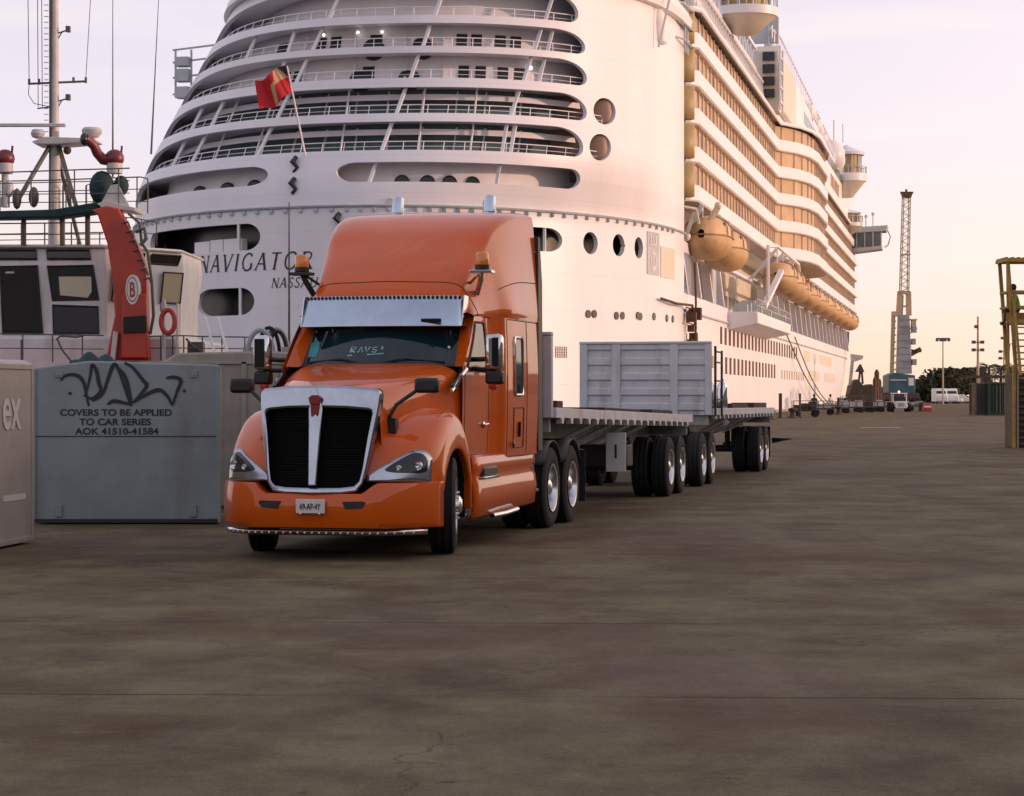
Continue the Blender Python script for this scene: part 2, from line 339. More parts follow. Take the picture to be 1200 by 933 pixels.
# ------------------------------------------------------------------ ground, quay, water
SA = 11.6; SAF = Vector((math.sin(R(SA)), math.cos(R(SA)), 0)); SAS = Vector((math.cos(R(SA)), -math.sin(R(SA)), 0))
SO = Vector((-5.0, 167.7, 0))
def quay_edge(a, off=19.6): p = SO + SAF * a + SAS * off; return (p.x, p.y)
def ground_mat():
    m = bpy.data.materials.new('quay_concrete'); m.use_nodes = True; nt = m.node_tree; b = nt.nodes['Principled BSDF']
    geo = N(nt, 'ShaderNodeNewGeometry')
    def noise(scale, stretch, det=8, rough=.6):
        mp_ = N(nt, 'ShaderNodeMapping'); mp_.inputs['Scale'].default_value = stretch; nt.links.new(geo.outputs['Position'], mp_.inputs[0])
        n_ = N(nt, 'ShaderNodeTexNoise'); n_.inputs['Scale'].default_value = scale; n_.inputs['Detail'].default_value = det; n_.inputs['Roughness'].default_value = rough
        nt.links.new(mp_.outputs[0], n_.inputs[0]); return n_.outputs[0]
    def ramp(src, a, ca, c, cc):
        r = N(nt, 'ShaderNodeValToRGB'); r.color_ramp.elements[0].position = a; r.color_ramp.elements[1].position = c
        r.color_ramp.elements[0].color = ca; r.color_ramp.elements[1].color = cc; nt.links.new(src, r.inputs[0]); return r.outputs[0]
    def mix(fac, a, c, bt='MIX'):
        x = N(nt, 'ShaderNodeMixRGB', blend_type=bt)
        if isinstance(fac, float): x.inputs[0].default_value = fac
        else: nt.links.new(fac, x.inputs[0])
        for i, q in ((1, a), (2, c)):
            if isinstance(q, tuple): x.inputs[i].default_value = q
            else: nt.links.new(q, x.inputs[i])
        return x.outputs[0]
    base = ramp(noise(.75, (1, .85, 1), 11, .74), .35, (.074, .054, .034, 1), .65, (.182, .160, .090, 1))
    pur = ramp(noise(.15, (1, .7, 1), 5), .50, (0, 0, 0, 1), .64, (.6, .6, .6, 1))
    c = mix(pur, base, (.128, .084, .075, 1))
    red = ramp(noise(.30, (1, .8, 1), 8, .66), .50, (0, 0, 0, 1), .62, (.8, .8, .8, 1))
    c = mix(red, c, (.085, .047, .026, 1))
    stain = ramp(noise(1.1, (1, .7, 1), 11, .78), .56, (0, 0, 0, 1), .70, (.55, .55, .55, 1))
    c = mix(stain, c, (.050, .036, .020, 1))
    pale = ramp(noise(.9, (.8, 1, 1), 9, .7), .60, (0, 0, 0, 1), .74, (.55, .55, .55, 1))
    c = mix(pale, c, (.235, .20, .13, 1))
    fine = ramp(noise(22, (1, 1, 1), 8, .85), .3, (.70, .70, .70, 1), .7, (1.22, 1.2, 1.17, 1))
    c = mix(1.0, c, fine, 'MULTIPLY')
    grain = ramp(noise(75, (1, .6, 1), 4, .8), .32, (.55, .55, .55, 1), .68, (1.45, 1.43, 1.40, 1))
    c = mix(.75, c, mix(1.0, c, grain, 'MULTIPLY'))
    spot = ramp(noise(3.2, (.8, 1, 1), 5, .6), .69, (0, 0, 0, 1), .73, (.9, .9, .9, 1))
    c = mix(spot, c, (.030, .022, .018, 1))
    pv = N(nt, 'ShaderNodeTexVoronoi'); pv.inputs['Scale'].default_value = 3.2; nt.links.new(geo.outputs['Position'], pv.inputs[0])
    pl_ = N(nt, 'ShaderNodeMath', operation='LESS_THAN'); pl_.inputs[1].default_value = .055; nt.links.new(pv.outputs['Distance'], pl_.inputs[0])
    pm_ = N(nt, 'ShaderNodeMath', operation='MULTIPLY'); nt.links.new(pl_.outputs[0], pm_.inputs[0]); nt.links.new(ramp(noise(.6, (1, 1, 1), 3), .50, (0, 0, 0, 1), .60, (.8, .8, .8, 1)), pm_.inputs[1])
    c = mix(pm_.outputs[0], c, (.030, .023, .017, 1))
    dv = N(nt, 'ShaderNodeVectorMath', operation='ADD'); nn_ = N(nt, 'ShaderNodeTexNoise'); nn_.inputs['Scale'].default_value = 1.3; nn_.inputs['Detail'].default_value = 5
    nt.links.new(geo.outputs['Position'], nn_.inputs[0]); nt.links.new(geo.outputs['Position'], dv.inputs[0]); nt.links.new(nn_.outputs['Color'], dv.inputs[1])
    vo = N(nt, 'ShaderNodeTexVoronoi', feature='DISTANCE_TO_EDGE'); vo.inputs['Scale'].default_value = .22; nt.links.new(dv.outputs[0], vo.inputs[0])
    ck = N(nt, 'ShaderNodeMath', operation='LESS_THAN'); ck.inputs[1].default_value = .0022; nt.links.new(vo.outputs['Distance'], ck.inputs[0])
    cm = ramp(noise(.35, (1, 1, 1), 3), .48, (0, 0, 0, 1), .56, (.5, .5, .5, 1))
    ckm = N(nt, 'ShaderNodeMath', operation='MULTIPLY'); nt.links.new(ck.outputs[0], ckm.inputs[0]); nt.links.new(cm, ckm.inputs[1])
    c = mix(ckm.outputs[0], c, (.032, .024, .018, 1))
    # slab joints, rotated with the quay
    mp2 = N(nt, 'ShaderNodeMapping'); mp2.inputs['Rotation'].default_value = (0, 0, R(2.2)); mp2.inputs['Location'].default_value = (0, -1.2, 0); nt.links.new(geo.outputs['Position'], mp2.inputs[0])
    sp = N(nt, 'ShaderNodeSeparateXYZ'); nt.links.new(mp2.outputs[0], sp.inputs[0])
    wob = noise(1.5, (1, 1, 1), 5)
    def joint(axis, period, width, phase):
        a1 = N(nt, 'ShaderNodeMath', operation='MULTIPLY_ADD'); a1.inputs[1].default_value = .10; nt.links.new(wob, a1.inputs[0]); nt.links.new(sp.outputs[axis], a1.inputs[2])
        a0 = N(nt, 'ShaderNodeMath', operation='ADD'); a0.inputs[1].default_value = phase; nt.links.new(a1.outputs[0], a0.inputs[0])
        a2 = N(nt, 'ShaderNodeMath', operation='PINGPONG'); a2.inputs[1].default_value = period / 2; nt.links.new(a0.outputs[0], a2.inputs[0])
        a3 = N(nt, 'ShaderNodeMath', operation='LESS_THAN'); a3.inputs[1].default_value = width; nt.links.new(a2.outputs[0], a3.inputs[0])
        return a3.outputs[0]
    j = joint(1, 4.05, .022, .7)
    jn = ramp(noise(.45, (1, 1, 1), 4), .40, (.15, .15, .15, 1), .55, (1, 1, 1, 1))
    jj = N(nt, 'ShaderNodeMath', operation='MULTIPLY'); nt.links.new(j, jj.inputs[0]); nt.links.new(jn, jj.inputs[1])
    c = mix(jj.outputs[0], c, (.034, .022, .018, 1))
    nt.links.new(c, b.inputs['Base Color'])
    ro = ramp(noise(1.1, (1, .5, 1), 6), .3, (.72, .72, .72, 1), .7, (.95, .95, .95, 1)); nt.links.new(ro, b.inputs['Roughness'])
    b.inputs['Specular IOR Level'].default_value = .16
    bp = N(nt, 'ShaderNodeBump'); bp.inputs['Strength'].default_value = .35; bp.inputs['Distance'].default_value = .02
    nt.links.new(noise(7, (1, 1, 1), 8, .75), bp.inputs['Height']); nt.links.new(bp.outputs[0], b.inputs['Normal'])
    M['ground'] = m
ground_mat()
e0 = quay_edge(-240); e1 = quay_edge(330); 
mb = MB(); mb.add([(e0[0], e0[1], 0), (500, -80, 0), (2500, 3500, 0), (e1[0] + 600, 3500, 0), (e1[0] - 60, e1[1] + 60, 0), (e1[0], e1[1], 0)], [(0, 1, 2, 3, 4, 5)])
mb.add([(e0[0], e0[1], 0), (e1[0], e1[1], 0), (e1[0], e1[1], -4), (e0[0], e0[1], -4)], [(0, 1, 2, 3)])
tag(mb.build('ground', 'ground', smooth=0, fix=False), kind='structure')
wm = bpy.data.materials.new('sea_water'); wm.use_nodes = True; wb = wm.node_tree.nodes['Principled BSDF']; wb.inputs['Base Color'].default_value = (.02, .035, .04, 1); wb.inputs['Roughness'].default_value = .12
wnz = N(wm.node_tree, 'ShaderNodeTexNoise'); wnz.inputs['Scale'].default_value = .6; wg = N(wm.node_tree, 'ShaderNodeNewGeometry'); wm.node_tree.links.new(wg.outputs['Position'], wnz.inputs[0])
wbp = N(wm.node_tree, 'ShaderNodeBump'); wbp.inputs['Distance'].default_value = .3; wm.node_tree.links.new(wnz.outputs[0], wbp.inputs['Height']); wm.node_tree.links.new(wbp.outputs[0], wb.inputs['Normal'])
M['water'] = wm
mb = MB(); mb.add([(-3500, -400, -2.2), (3500, -400, -2.2), (3500, 5000, -2.2), (-3500, 5000, -2.2)], [(0, 1, 2, 3)])
tag(mb.build('water', 'water', smooth=0, fix=False), kind='structure')
# quay edge kerb
mb = MB(); p0 = Vector((*quay_edge(-235, 19.85), .12)); p1 = Vector((*quay_edge(328, 19.85), .12)); mb.beam(p0, p1, .45, .24)
tag(mb.build('quay_kerb', 'cover_beige', bevel=.03), kind='structure')
# painted dash
mb = MB(); c = at(1031, 501, 117); c.z = .004
mb.add([(c.x - 1.0, c.y - .6, .004), (c.x + 1.1, c.y - .6, .004), (c.x + 1.1, c.y + .5, .004), (c.x - 1.0, c.y + .5, .004)], [(0, 1, 2, 3)])
tag(mb.build('road_marking', 'cover_white', smooth=0, fix=False), kind='structure')
# unseen dock shed added on the right to keep low sun off the apron
wh = empty('added_shade_warehouse', (52, 60, 0), R(-11.6), 'unseen warehouse added right of the quay to block the low sun', 'warehouse')
mb = MB(); mb.box(0, 30, -110, 22, 0, 12.5); mb.build('wall', 'warehouse', wh)
mb = MB(); mb.prism([(-.8, 12.5), (30.8, 12.5), (30.8, 12.8), (15, 16), (-.8, 12.8)], 'y', -111, 23); mb.build('roof', 'ship_grey', wh)
for k in range(9):
    mb = MB(); mb.box(-.12, -.005, -104 + k * 14, -99 + k * 14, 0, 5); mb.build('door', 'crane_grey', wh, bevel=.02)

# second building added unseen behind the viewer for the truck's front to mirror
hb_ = empty('added_reflection_shed', (-70, -70, 0), 0, 'wide dark shed added unseen behind the viewer for the truck to reflect', 'shed')
mb = MB(); mb.box(0, 130, -24, 0, 0, 11); mb.build('wall', 'brown', hb_)
mb = MB(); mb.prism([(-25, 11), (1, 11), (1, 11.3), (-12, 14.5), (-25, 11.3)], 'x', -1, 131); mb.build('roof', 'crane_grey', hb_)
for k in range(10):
    mb = MB(); mb.box(5 + k * 12.5, 11 + k * 12.5, .005, .12, 0, 6); mb.build('door', 'crane_grey', hb_, bevel=.02)

qo = empty('added_reflection_office', (96, 205, 0), R(-20), 'low flat office added out of view on the right for reflections', 'office')  # low building added out of view for the truck's side to reflect
mb = MB(); mb.box(-26, 26, 0, 12, 0, 4.2); mb.box(-8, 6, 2, 10, 4.2, 6.5); mb.build('wall', 'warehouse', qo)
mb = MB(); mb.box(-26.6, 26.6, -.6, 12.6, 4.2, 4.5); mb.build('roof', 'crane_grey', qo)
for k in range(12):
    mb = MB(); mb.box(-24 + k * 4.1, -21.4 + k * 4.1, -.06, -.005, 1.2, 2.8); mb.build('window', 'side_glass', qo, smooth=0)
# ------------------------------------------------------------------ orange tractor
TR = R(-13.0)
AX = Vector((-1.73, 24.3, 0))
tb = Vector((math.sin(R(13)), math.cos(R(13)), 0))
def side_pair(fn):  # run for both sides, +1 then -1
    for s in (1, -1): fn(s)
def wheel(parent, x, y, s, steer=False, dual=False, r=.515, label=None, rz=0):
    w = empty('wheel', (x, y, r), rz, parent=parent)
    def tyre(cx, wd):
        h = wd / 2; t = MB()
        prof = [(r * .56, -h * .80), (r * .62, -h * .97), (r * .80, -h * 1.05), (r * .93, -h * .98), (r * .985, -h * .84), (r, -h * .80)]
        for g in (-.45, 0, .45):
            prof += [(r, (g - .08) * h * 1.3), (r - .014, (g - .07) * h * 1.3), (r - .014, (g + .07) * h * 1.3), (r, (g + .08) * h * 1.3)]
        prof += [(r, h * .80), (r * .985, h * .84), (r * .93, h * .98), (r * .80, h * 1.05), (r * .62, h * .97), (r * .56, h * .80)]
        t.lathe(prof, (cx, 0, 0), 'x', 40); return t
    t = tyre(0, .27)
    if dual: t2 = tyre(-s * .33, .27); t.add(t2.v, t2.f)
    t.build('tyre', 'tyre', w, smooth=50)
    m = MB(); R_ = r * .575
    if dual:   # deep dish, hub standing in the middle
        pr = [(R_ + .012, .135), (R_ + .012, .145), (R_ - .02, .14), (R_ - .035, .10), (R_ - .05, -.03), (R_ - .075, -.05), (.17, -.055), (.15, -.03), (.115, -.02), (.105, .10), (.06, .125), (0, .13)]
    else:      # dish face outwards
        pr = [(R_ + .012, .125), (R_ + .012, .14), (R_ - .02, .135), (R_ - .04, .08), (R_ - .07, .075), (.19, .12), (.16, .13), (.115, .13), (.105, .17), (.06, .20), (0, .205)]
    m.lathe([(a, b * s) for a, b in pr], (0, 0, 0), 'x', 36)
    hp = -.045 if dual else .135
    for k in range(10):
        a = 2 * math.pi * k / 10
        m.cyl((s * (hp), math.cos(a) * .143, math.sin(a) * .143), (s * (hp + .035), math.cos(a) * .143, math.sin(a) * .143), .014, n=6)
    rim = m.build('rim', 'alloy' , w, smooth=40)
    return w
tk = empty('semi_truck', AX, TR, 'orange semi truck with chrome grille, sun visor and amber beacons in front of the ship', 'truck')

# -- fenders
fO = [(-1.22, .79), (-1.17, .98), (-1.05, 1.16), (-.80, 1.34), (-.45, 1.49), (-.05, 1.56), (.32, 1.49), (.56, 1.27), (.68, .98), (.72, .50)]
fA = [176, 162, 147, 131, 113, 92, 70, 47, 22, -6]
fX = [.52, .76, .97, 1.10, 1.165, 1.18, 1.10]
fS = [0, 0, .035, .13, .42, 1, 1]
fw = [.42, .40, .36, .30, .18, .08, .0, 0, 0, 0]
ctrl = []
for i, (o, a) in enumerate(zip(fO, fA)):
    A = (math.cos(R(a)) * .60, .52 + math.sin(R(a)) * .62)
    row = []
    for j in range(7):
        y = o[0] + (A[0] - o[0]) * fS[j]; z = o[1] + (A[1] - o[1]) * fS[j]
        k = max(0, (fX[j] - .5) / .67); y += fw[i] * k * k * (1 - fS[j]); 
        if j == 0: z += .02
        if j == 6: z = A[1]; y = A[0]
        x = fX[j] - (.03 if i in (0,) and j > 3 else 0)
        row.append((x, y, z))
    ctrl.append(row)
FS = Surf(ctrl)
side_pair(lambda s: MB().grid(FS.rows(54, 36) if s > 0 else mirx(FS.rows(54, 36))).build('fender', 'orange', tk, smooth=60))
def liner(s):
    m = MB(); n = 20; rows = []
    for x in (1.11, .55):
        rows.append([(s * x, math.cos(R(178 - 190 * i / n)) * .60, .52 + math.sin(R(178 - 190 * i / n)) * .615) for i in range(n + 1)])
    m.grid(rows).build('wheel_arch_liner', 'black', tk, smooth=60)
side_pair(liner)
# headlights: bezel + dark lens on the fender nose
def headlight(s):
    n = 18; bez = []; lens = []
    for i in range(n + 1):
        v = .02 + (3.02 - .02) * i / n; q = i / n
        top = .16 + 1.72 * min(1, (q / .62)) ** .8 - (.35 * max(0, (q - .75) / .25) ** 1.5)
        lo = .02
        bez.append([FS(lo + (top - lo) * k / 6, v) + FS.nrm(1, v) * 0 + Vector((0, -.016, .002)) for k in range(7)])
        v2 = .75 + (2.9 - .75) * q
        q2 = (v2 - .02) / 3.0
        tp = .16 + 1.72 * min(1, (q2 / .62)) ** .8 - (.35 * max(0, (q2 - .75) / .25) ** 1.5)
        e = math.sqrt(max(0, 1 - (2 * q - 1) ** 4))
        mid = (tp + .32) / 2 + .05; hh = max(.02, (tp - .16 - mid)) * e
        lens.append([FS(mid + hh * (k / 4 - 1), v2) + Vector((0, -.03 - .012 * e, .002)) for k in range(9)])
    if s < 0: bez = mirx(bez); lens = mirx(lens)
    h = MB().grid(bez).build('headlight', 'grille_chrome', tk, smooth=60, solid=-.012)
    MB().grid(lens).build('lens', 'lamp_glass', h, smooth=60)
    for (v, u, r) in ((1.35, .85, .032), (2.2, 1.0, .048)):
        c = FS(u, v) + Vector((0, -.05, 0)); c.x *= s
        MB().lathe([(0, -.012), (r * .45, -.02), (r * .5, -.004), (r * .92, -.012), (r, .01)], c, 'y', 20).build('projector', 'alloy', h)
side_pair(headlight)
# -- hood
hz = [(-1.14, 1.715, .58), (-1.0, 1.76, .60), (-.55, 1.86, .69), (-.05, 1.945, .80), (.42, 2.02, .91), (.80, 2.075, .985)]
ctrl = []
for y, zt, w in hz:
    half = [(0, zt), (.28 * w, zt - .004), (.62 * w, zt - .022), (.86 * w, zt - .065), (w, zt - .17), (w + .035, zt - .36), (w + .05, zt - .70), (w + .05, .80)]
    full = [(-x, z) for x, z in half[:0:-1]] + half
    ctrl.append([(x, y + .10 * (abs(x) / w) ** 2 * (1 if y < -.9 else .3), z) for x, z in full])
HS = Surf(ctrl)
MB().grid(HS.rows(30, 84)).build('hood', 'orange', tk, smooth=60)
# hood side vent / cowl trim
def cowl(s):
    m = MB(); m.tube([(s * 1.03, .30, 1.74), (s * 1.05, .62, 1.90), (s * 1.055, .86, 1.99)], .022, 8)
    m.build('cowl_trim', 'chrome', tk)
    m = MB(); m.prism([(.34, 1.80), (.84, 2.03), (.84, 1.93), (.44, 1.74)], 'x', s * 1.0, s * 1.045); m.build('cowl_vent', 'black_gloss', tk, bevel=.01)
side_pair(cowl)
# -- grille
g0, g1 = -1.36, -1.22   # y at bottom / top
def gy(z): return g0 + (g1 - g0) * (z - .75) / .95
def gpt(x, z, d=0): return (x, gy(z) + .22 * (x / .62) ** 2 * .5 + d, z)
def strip(mb, poly_o, poly_i, d0, d1):
    n = len(poly_o); P = [gpt(*p, d0) for p in poly_o]; Q = [gpt(*p, d0 + .0) for p in poly_i]; P2 = [gpt(*p, d1) for p in poly_o]; Q2 = [gpt(*p, d1) for p in poly_i]
    vs = P + Q + P2 + Q2; fs = []
    for i in range(n):
        j = (i + 1) % n
        fs += [(i, j, n + j, n + i), (2 * n + i, 3 * n + i, 3 * n + j, 2 * n + j), (i, 2 * n + i, 2 * n + j, j), (n + i, n + j, 3 * n + j, 3 * n + i)]
    mb.add(vs, fs)
outer = [(-.645, 1.60), (-.65, 1.735), (-.61, 1.765), (-.3, 1.795), (0, 1.80), (.3, 1.795), (.61, 1.765), (.65, 1.735), (.645, 1.60), (.60, 1.3), (.548, .95), (.515, .79), (.45, .705), (.3, .685), (0, .68), (-.3, .685), (-.45, .705), (-.515, .79), (-.548, .95), (-.60, 1.3)]
inner = [(-.575, 1.50), (-.565, 1.53), (-.525, 1.545), (-.3, 1.565), (0, 1.57), (.3, 1.565), (.525, 1.545), (.565, 1.53), (.575, 1.50), (.535, 1.25), (.50, .95), (.475, .82), (.43, .77), (.3, .755), (0, .75), (-.3, .755), (-.43, .77), (-.475, .82), (-.50, .95), (-.535, 1.25)]
gr = MB(); strip(gr, outer, inner, -.06, .10)
gobj = gr.build('grille', 'grille_chrome', tk, smooth=50, bevel=.028)
m = MB()   # centre bar
m.add([gpt(-.045, .77, -.075), gpt(.045, .77, -.075), gpt(.075, 1.56, -.075), (0, gy(1.8) - .09, 1.78), gpt(-.075, 1.56, -.075), gpt(-.045, .77, .04), gpt(.045, .77, .04), gpt(.075, 1.56, .04), (0, gy(1.8) + .04, 1.78), gpt(-.075, 1.56, .04)],
      [(0, 1, 2, 3, 4), (0, 5, 6, 1), (1, 6, 7, 2), (2, 7, 8, 3), (3, 8, 9, 4), (4, 9, 5, 0)])
m.build('centre_bar', 'grille_chrome', gobj, bevel=.012)
m = MB(); gy0 = gy(1.6) - .085
m.prism([(-.05, 1.60), (.05, 1.60), (.07, 1.67), (.035, 1.70), (-.035, 1.70), (-.07, 1.67)], 'y', gy0 - .02, gy0 + .02)
m.prism([(-.04, 1.47), (.04, 1.47), (.05, 1.60), (-.05, 1.60)], 'y', gy0 - .012, gy0 + .02)
m.build('emblem', 'emblem', gobj, bevel=.008)
for s in (-1, 1):
    m = MB(); rows = []
    for i in range(7):
        z = .76 + (1.58 - .76) * i / 6; xo = .48 + (.595 - .48) * min(1, (z - .76) / .7)
        rows.append([gpt(s * (.04 + (xo - .04) * k / 6), z, .045) for k in range(7)])
    m.grid(rows)
    pan = m.build('grille_panel', 'grille', gobj, smooth=60)
    m = MB()
    for i in range(27):
        z = .79 + .76 * i / 27; xo = .47 + (.58 - .47) * min(1, (z - .76) / .7)
        a = gpt(s * .05, z, .03); b_ = gpt(s * xo, z, .03); mid = gpt(s * (xo * .6), z, .03)
        m.tube([a, mid, b_], .0045, 4, cap=False)
    m.build('grille_slat', 'grille', gobj, smooth=0)
# -- bumper
def byf(x, z):
    k = max(0, abs(x) - .45) / .73
    return -1.47 + .62 * k ** 2.6 + .05 * abs((z - .55) / .25) ** 2.2 + .03
rows = []
zs = [.325, .34, .40, .50, .60, .70, .76, .79, .795]
for z in zs:
    r = []
    for i in range(61):
        x = -1.18 + 2.36 * i / 60
        zz = z
        if abs(x) < .66:
            dip = .105 * min(1, (.66 - abs(x)) / .14); zz = z - dip * max(0, (z - .55) / .245)
        y = byf(x, z) + (.03 if z in (.325, .795) else 0) + (.25 if z == .795 and False else 0)
        r.append((x, y, zz))
    rows.append([(-1.185, -.62, z)] + r + [(1.185, -.62, z)])
rows.append([(p[0] * .97, max(p[1] + .12, -1.3), p[2]) for p in rows[-1]])
MB().grid(rows).build('bumper', 'orange', tk, smooth=50, solid=.012)
for s in (-1, 1):   # tow openings
    P = [(.36, .535), (.54, .545), (.575, .60), (.55, .615), (.33, .61)]
    m = MB(); vs = [(s * x, byf(x, z) - .008, z) for x, z in P] + [(s * x, byf(x, z) + .05, z) for x, z in P]
    n = len(P); m.add(vs, [tuple(range(n))] + [(i, (i + 1) % n, n + (i + 1) % n, n + i) for i in range(n)])
    m.build('tow_opening', 'black', tk, smooth=0)
# licence plate
pl = MB(); pl.box(-.155, .155, -1.485, -1.468, .49, .635)
pl = pl.build('licence_plate', 'plate_white', tk, bevel=.004)
t = text('69-AP-4Y', .088, 'ink', parent=pl, sx=.64); t.location = (0, -1.489, .53); t.rotation_euler = (R(90), 0, 0)
m = MB(); [m.sphere((x, -1.49, .487), .014, 8) for x in (-.10, .10)]; m.build('plate_bolt', 'chrome', pl)
# chrome light strip under bumper
m = MB(); r1 = []; r2 = []; r3 = []
for i in range(41):
    x = -1.10 + 2.2 * i / 40; y = byf(x, .4)
    r1.append((x, y + .02, .322)); r2.append((x, y - .004, .30)); r3.append((x, y + .02, .262))
m.grid([r1, r2, r3]); ls = m.build('lower_trim', 'chrome', tk, smooth=60, solid=.01)
m = MB()
for i in range(27):
    x = -1.0 + 2.0 * i / 26; m.sphere((x, byf(x, .4) - .006, .288), .012, 8)
m.build('marker_bulb', 'plate_white', ls)
# -- cab + sleeper sides
def sx(y): 
    P = [(.70, 1.035), (1.3, 1.05), (1.82, 1.065), (1.98, 1.11), (2.15, 1.19), (2.5, 1.215), (3.2, 1.225), (3.8, 1.215)]
    for (a, va), (b_, vb) in zip(P, P[1:]):
        if y <= b_:
            t = (y - a) / (b_ - a); t = max(0, min(1, t)); t = t * t * (3 - 2 * t); return va + (vb - va) * t
    return P[-1][1]
def ztop(y): return 2.04 if y < .76 else min(2.60, 2.04 + (y - .76) * .93)
for s in (-1, 1):
    rows = []
    for i in range(64):
        y = .70 + (3.8 - .70) * i / 63; zt = ztop(y); r = []
        for k in range(15):
            q = k / 14; z = .98 + (zt - .98) * q
            bul = .018 * math.sin(math.pi * min(1, (z - .98) / 1.7)) - (.035 * ((z - 2.05) / .55) ** 2 if z > 2.05 and y < 1.95 else 0)
            r.append((s * (sx(y) + bul), y, z))
        rows.append(r)
    MB().grid(rows).build('cab_side', 'orange', tk, smooth=50)
def sidepatch(y0, y1, z0, z1, off, s, n=6, slant=0):
    rows = []
    for i in range(n + 1):
        y = y0 + (y1 - y0) * i / n; r = []
        for k in range(n + 1):
            z = z0 + (z1 - z0) * k / n
            yy = y + slant * (k / n) * (1 - i / n)
            bul = .018 * math.sin(math.pi * min(1, (z - .98) / 1.7)) - (.035 * ((z - 2.05) / .55) ** 2 if z > 2.05 and yy < 1.95 else 0)
            r.append((s * (sx(yy) + bul + off), yy, z))
        rows.append(r)
    return rows
def sideline(pts, off, s, r, seg=8):
    out = []
    for (a, b_) in zip(pts, pts[1:]):
        for i in range(seg): 
            y = a[0] + (b_[0] - a[0]) * i / seg; z = a[1] + (b_[1] - a[1]) * i / seg
            out.append((y, z))
    out.append(pts[-1]); P = []
    for y, z in out:
        bul = .018 * math.sin(math.pi * min(1, (z - .98) / 1.7)) - (.035 * ((z - 2.05) / .55) ** 2 if z > 2.05 and y < 1.95 else 0)
        P.append((s * (sx(y) + bul + off), y, z))
    return P
for s in (-1, 1):
    w = MB().grid(sidepatch(.93, 1.66, 2.03, 2.50, .004, s, 8, slant=.42)).build('side_window', 'side_glass', tk, smooth=60)
    m = MB(); m.tube(sideline([(.90, 2.01), (1.69, 2.01), (1.69, 2.53), (1.36, 2.53), (.90, 2.01)], .004, s, .016), .014, 6); m.build('window_frame', 'black', w)
    m = MB(); m.tube(sideline([(.86, 1.965), (1.75, 1.965)], .006, s, .01), .011, 6); m.build('belt_trim', 'chrome', tk)
    # door gap
    m = MB(); m.tube(sideline([(.80, 2.02), (.80, 1.3), (.86, 1.04), (1.74, 1.02), (1.80, 1.1), (1.80, 2.58)], -.002, s, .01), .007, 5); 
    dg = m.build('door_seam', 'black', tk)
    m = MB(); m.sphere((s * (sx(1.62) + .02), 1.58, 1.36), .05, 12, (.35, 1, .8)); m.tube([(s * (sx(1.6) + .045), 1.52, 1.36), (s * (sx(1.6) + .055), 1.66, 1.37)], .012, 6); m.build('door_handle', 'chrome', tk)
    # sleeper window and hatches
    w = MB().grid(sidepatch(2.50, 2.86, 1.72, 2.36, .006, s)).build('sleeper_window', 'side_glass', tk, smooth=60)
    m = MB(); m.tube(sideline([(2.48, 1.74), (2.51, 1.70), (2.85, 1.70), (2.88, 1.74), (2.88, 2.34), (2.85, 2.38), (2.51, 2.38), (2.48, 2.34), (2.48, 1.74)], .006, s, .01, 3), .018, 6); m.build('window_frame', 'chrome', w)
    m = MB(); m.tube(sideline([(2.46, 1.08), (2.95, 1.08), (2.95, 1.55), (2.46, 1.55), (2.46, 1.08)], .002, s, .01), .008, 5)
    m.tube(sideline([(2.22, 1.0), (2.22, 2.58)], .0, s, .01), .006, 5); m.tube(sideline([(3.12, 1.0), (3.12, 2.58)], .0, s, .01), .006, 5); m.tube(sideline([(2.0, 2.585), (3.8, 2.585)], .0, s, .01), .006, 5)
    m.build('hatch_seam', 'frame_dark', tk)
    m = MB(); m.tube(sideline([(2.72, 1.2), (2.72, 1.38)], .015, s, .01), .016, 6); m.sphere((s * 1.24, 2.40, 1.12), .03, 8, (.5, 1, 1.6)); m.build('hatch_handle', 'black_gloss', tk)
# -- roof
rs = [(1.12, 2.70, .80, .0), (1.26, 2.92, .87, .02), (1.55, 3.16, .92, .03), (1.95, 3.44, .98, .03), (2.4, 3.71, 1.02, .02), (2.95, 3.90, 1.09, 0), (3.8, 3.98, 1.165, 0)]
ctrl = []
for i, (y, zt, w, dy) in enumerate(rs):
    xb = sx(y) - (.035 if y < 1.95 else 0) + .012
    zb = 2.60
    half = [(0, zt), (.4 * w, zt - .008), (.80 * w, zt - .02), (.955 * w, zt - (.065 if i else .045)), (w, zt - (.18 if i > 1 else .09)), ((w + xb) / 2 + .01, zb + (zt - zb) * .42), (xb, zb + (zt - zb) * .12), (xb, zb)]
    full = [(-x, z) for x, z in half[:0:-1]] + half
    ctrl.append([(x, y + .10 * (x / w) ** 2 * (1 if i < 4 else 0), z) for x, z in full])
RS = Surf(ctrl)
roof = MB().grid(RS.rows(48, 84)).build('roof', 'orange', tk, smooth=60)
m = MB(); u = 1.35
m.tube([RS(u, v / 10) + Vector((0, 0, 0)) for v in range(0, 141)], .006, 5); m.tube([RS(4.6 + .2, 0 + v / 20) for v in range(0, 30)], .005, 5)
m.tube([RS(k / 10, 12.2) for k in range(34, 60)], .006, 5); m.tube([RS(k / 10, 1.8) for k in range(34, 60)], .006, 5)
m.build('roof_seam', 'frame_dark', roof)
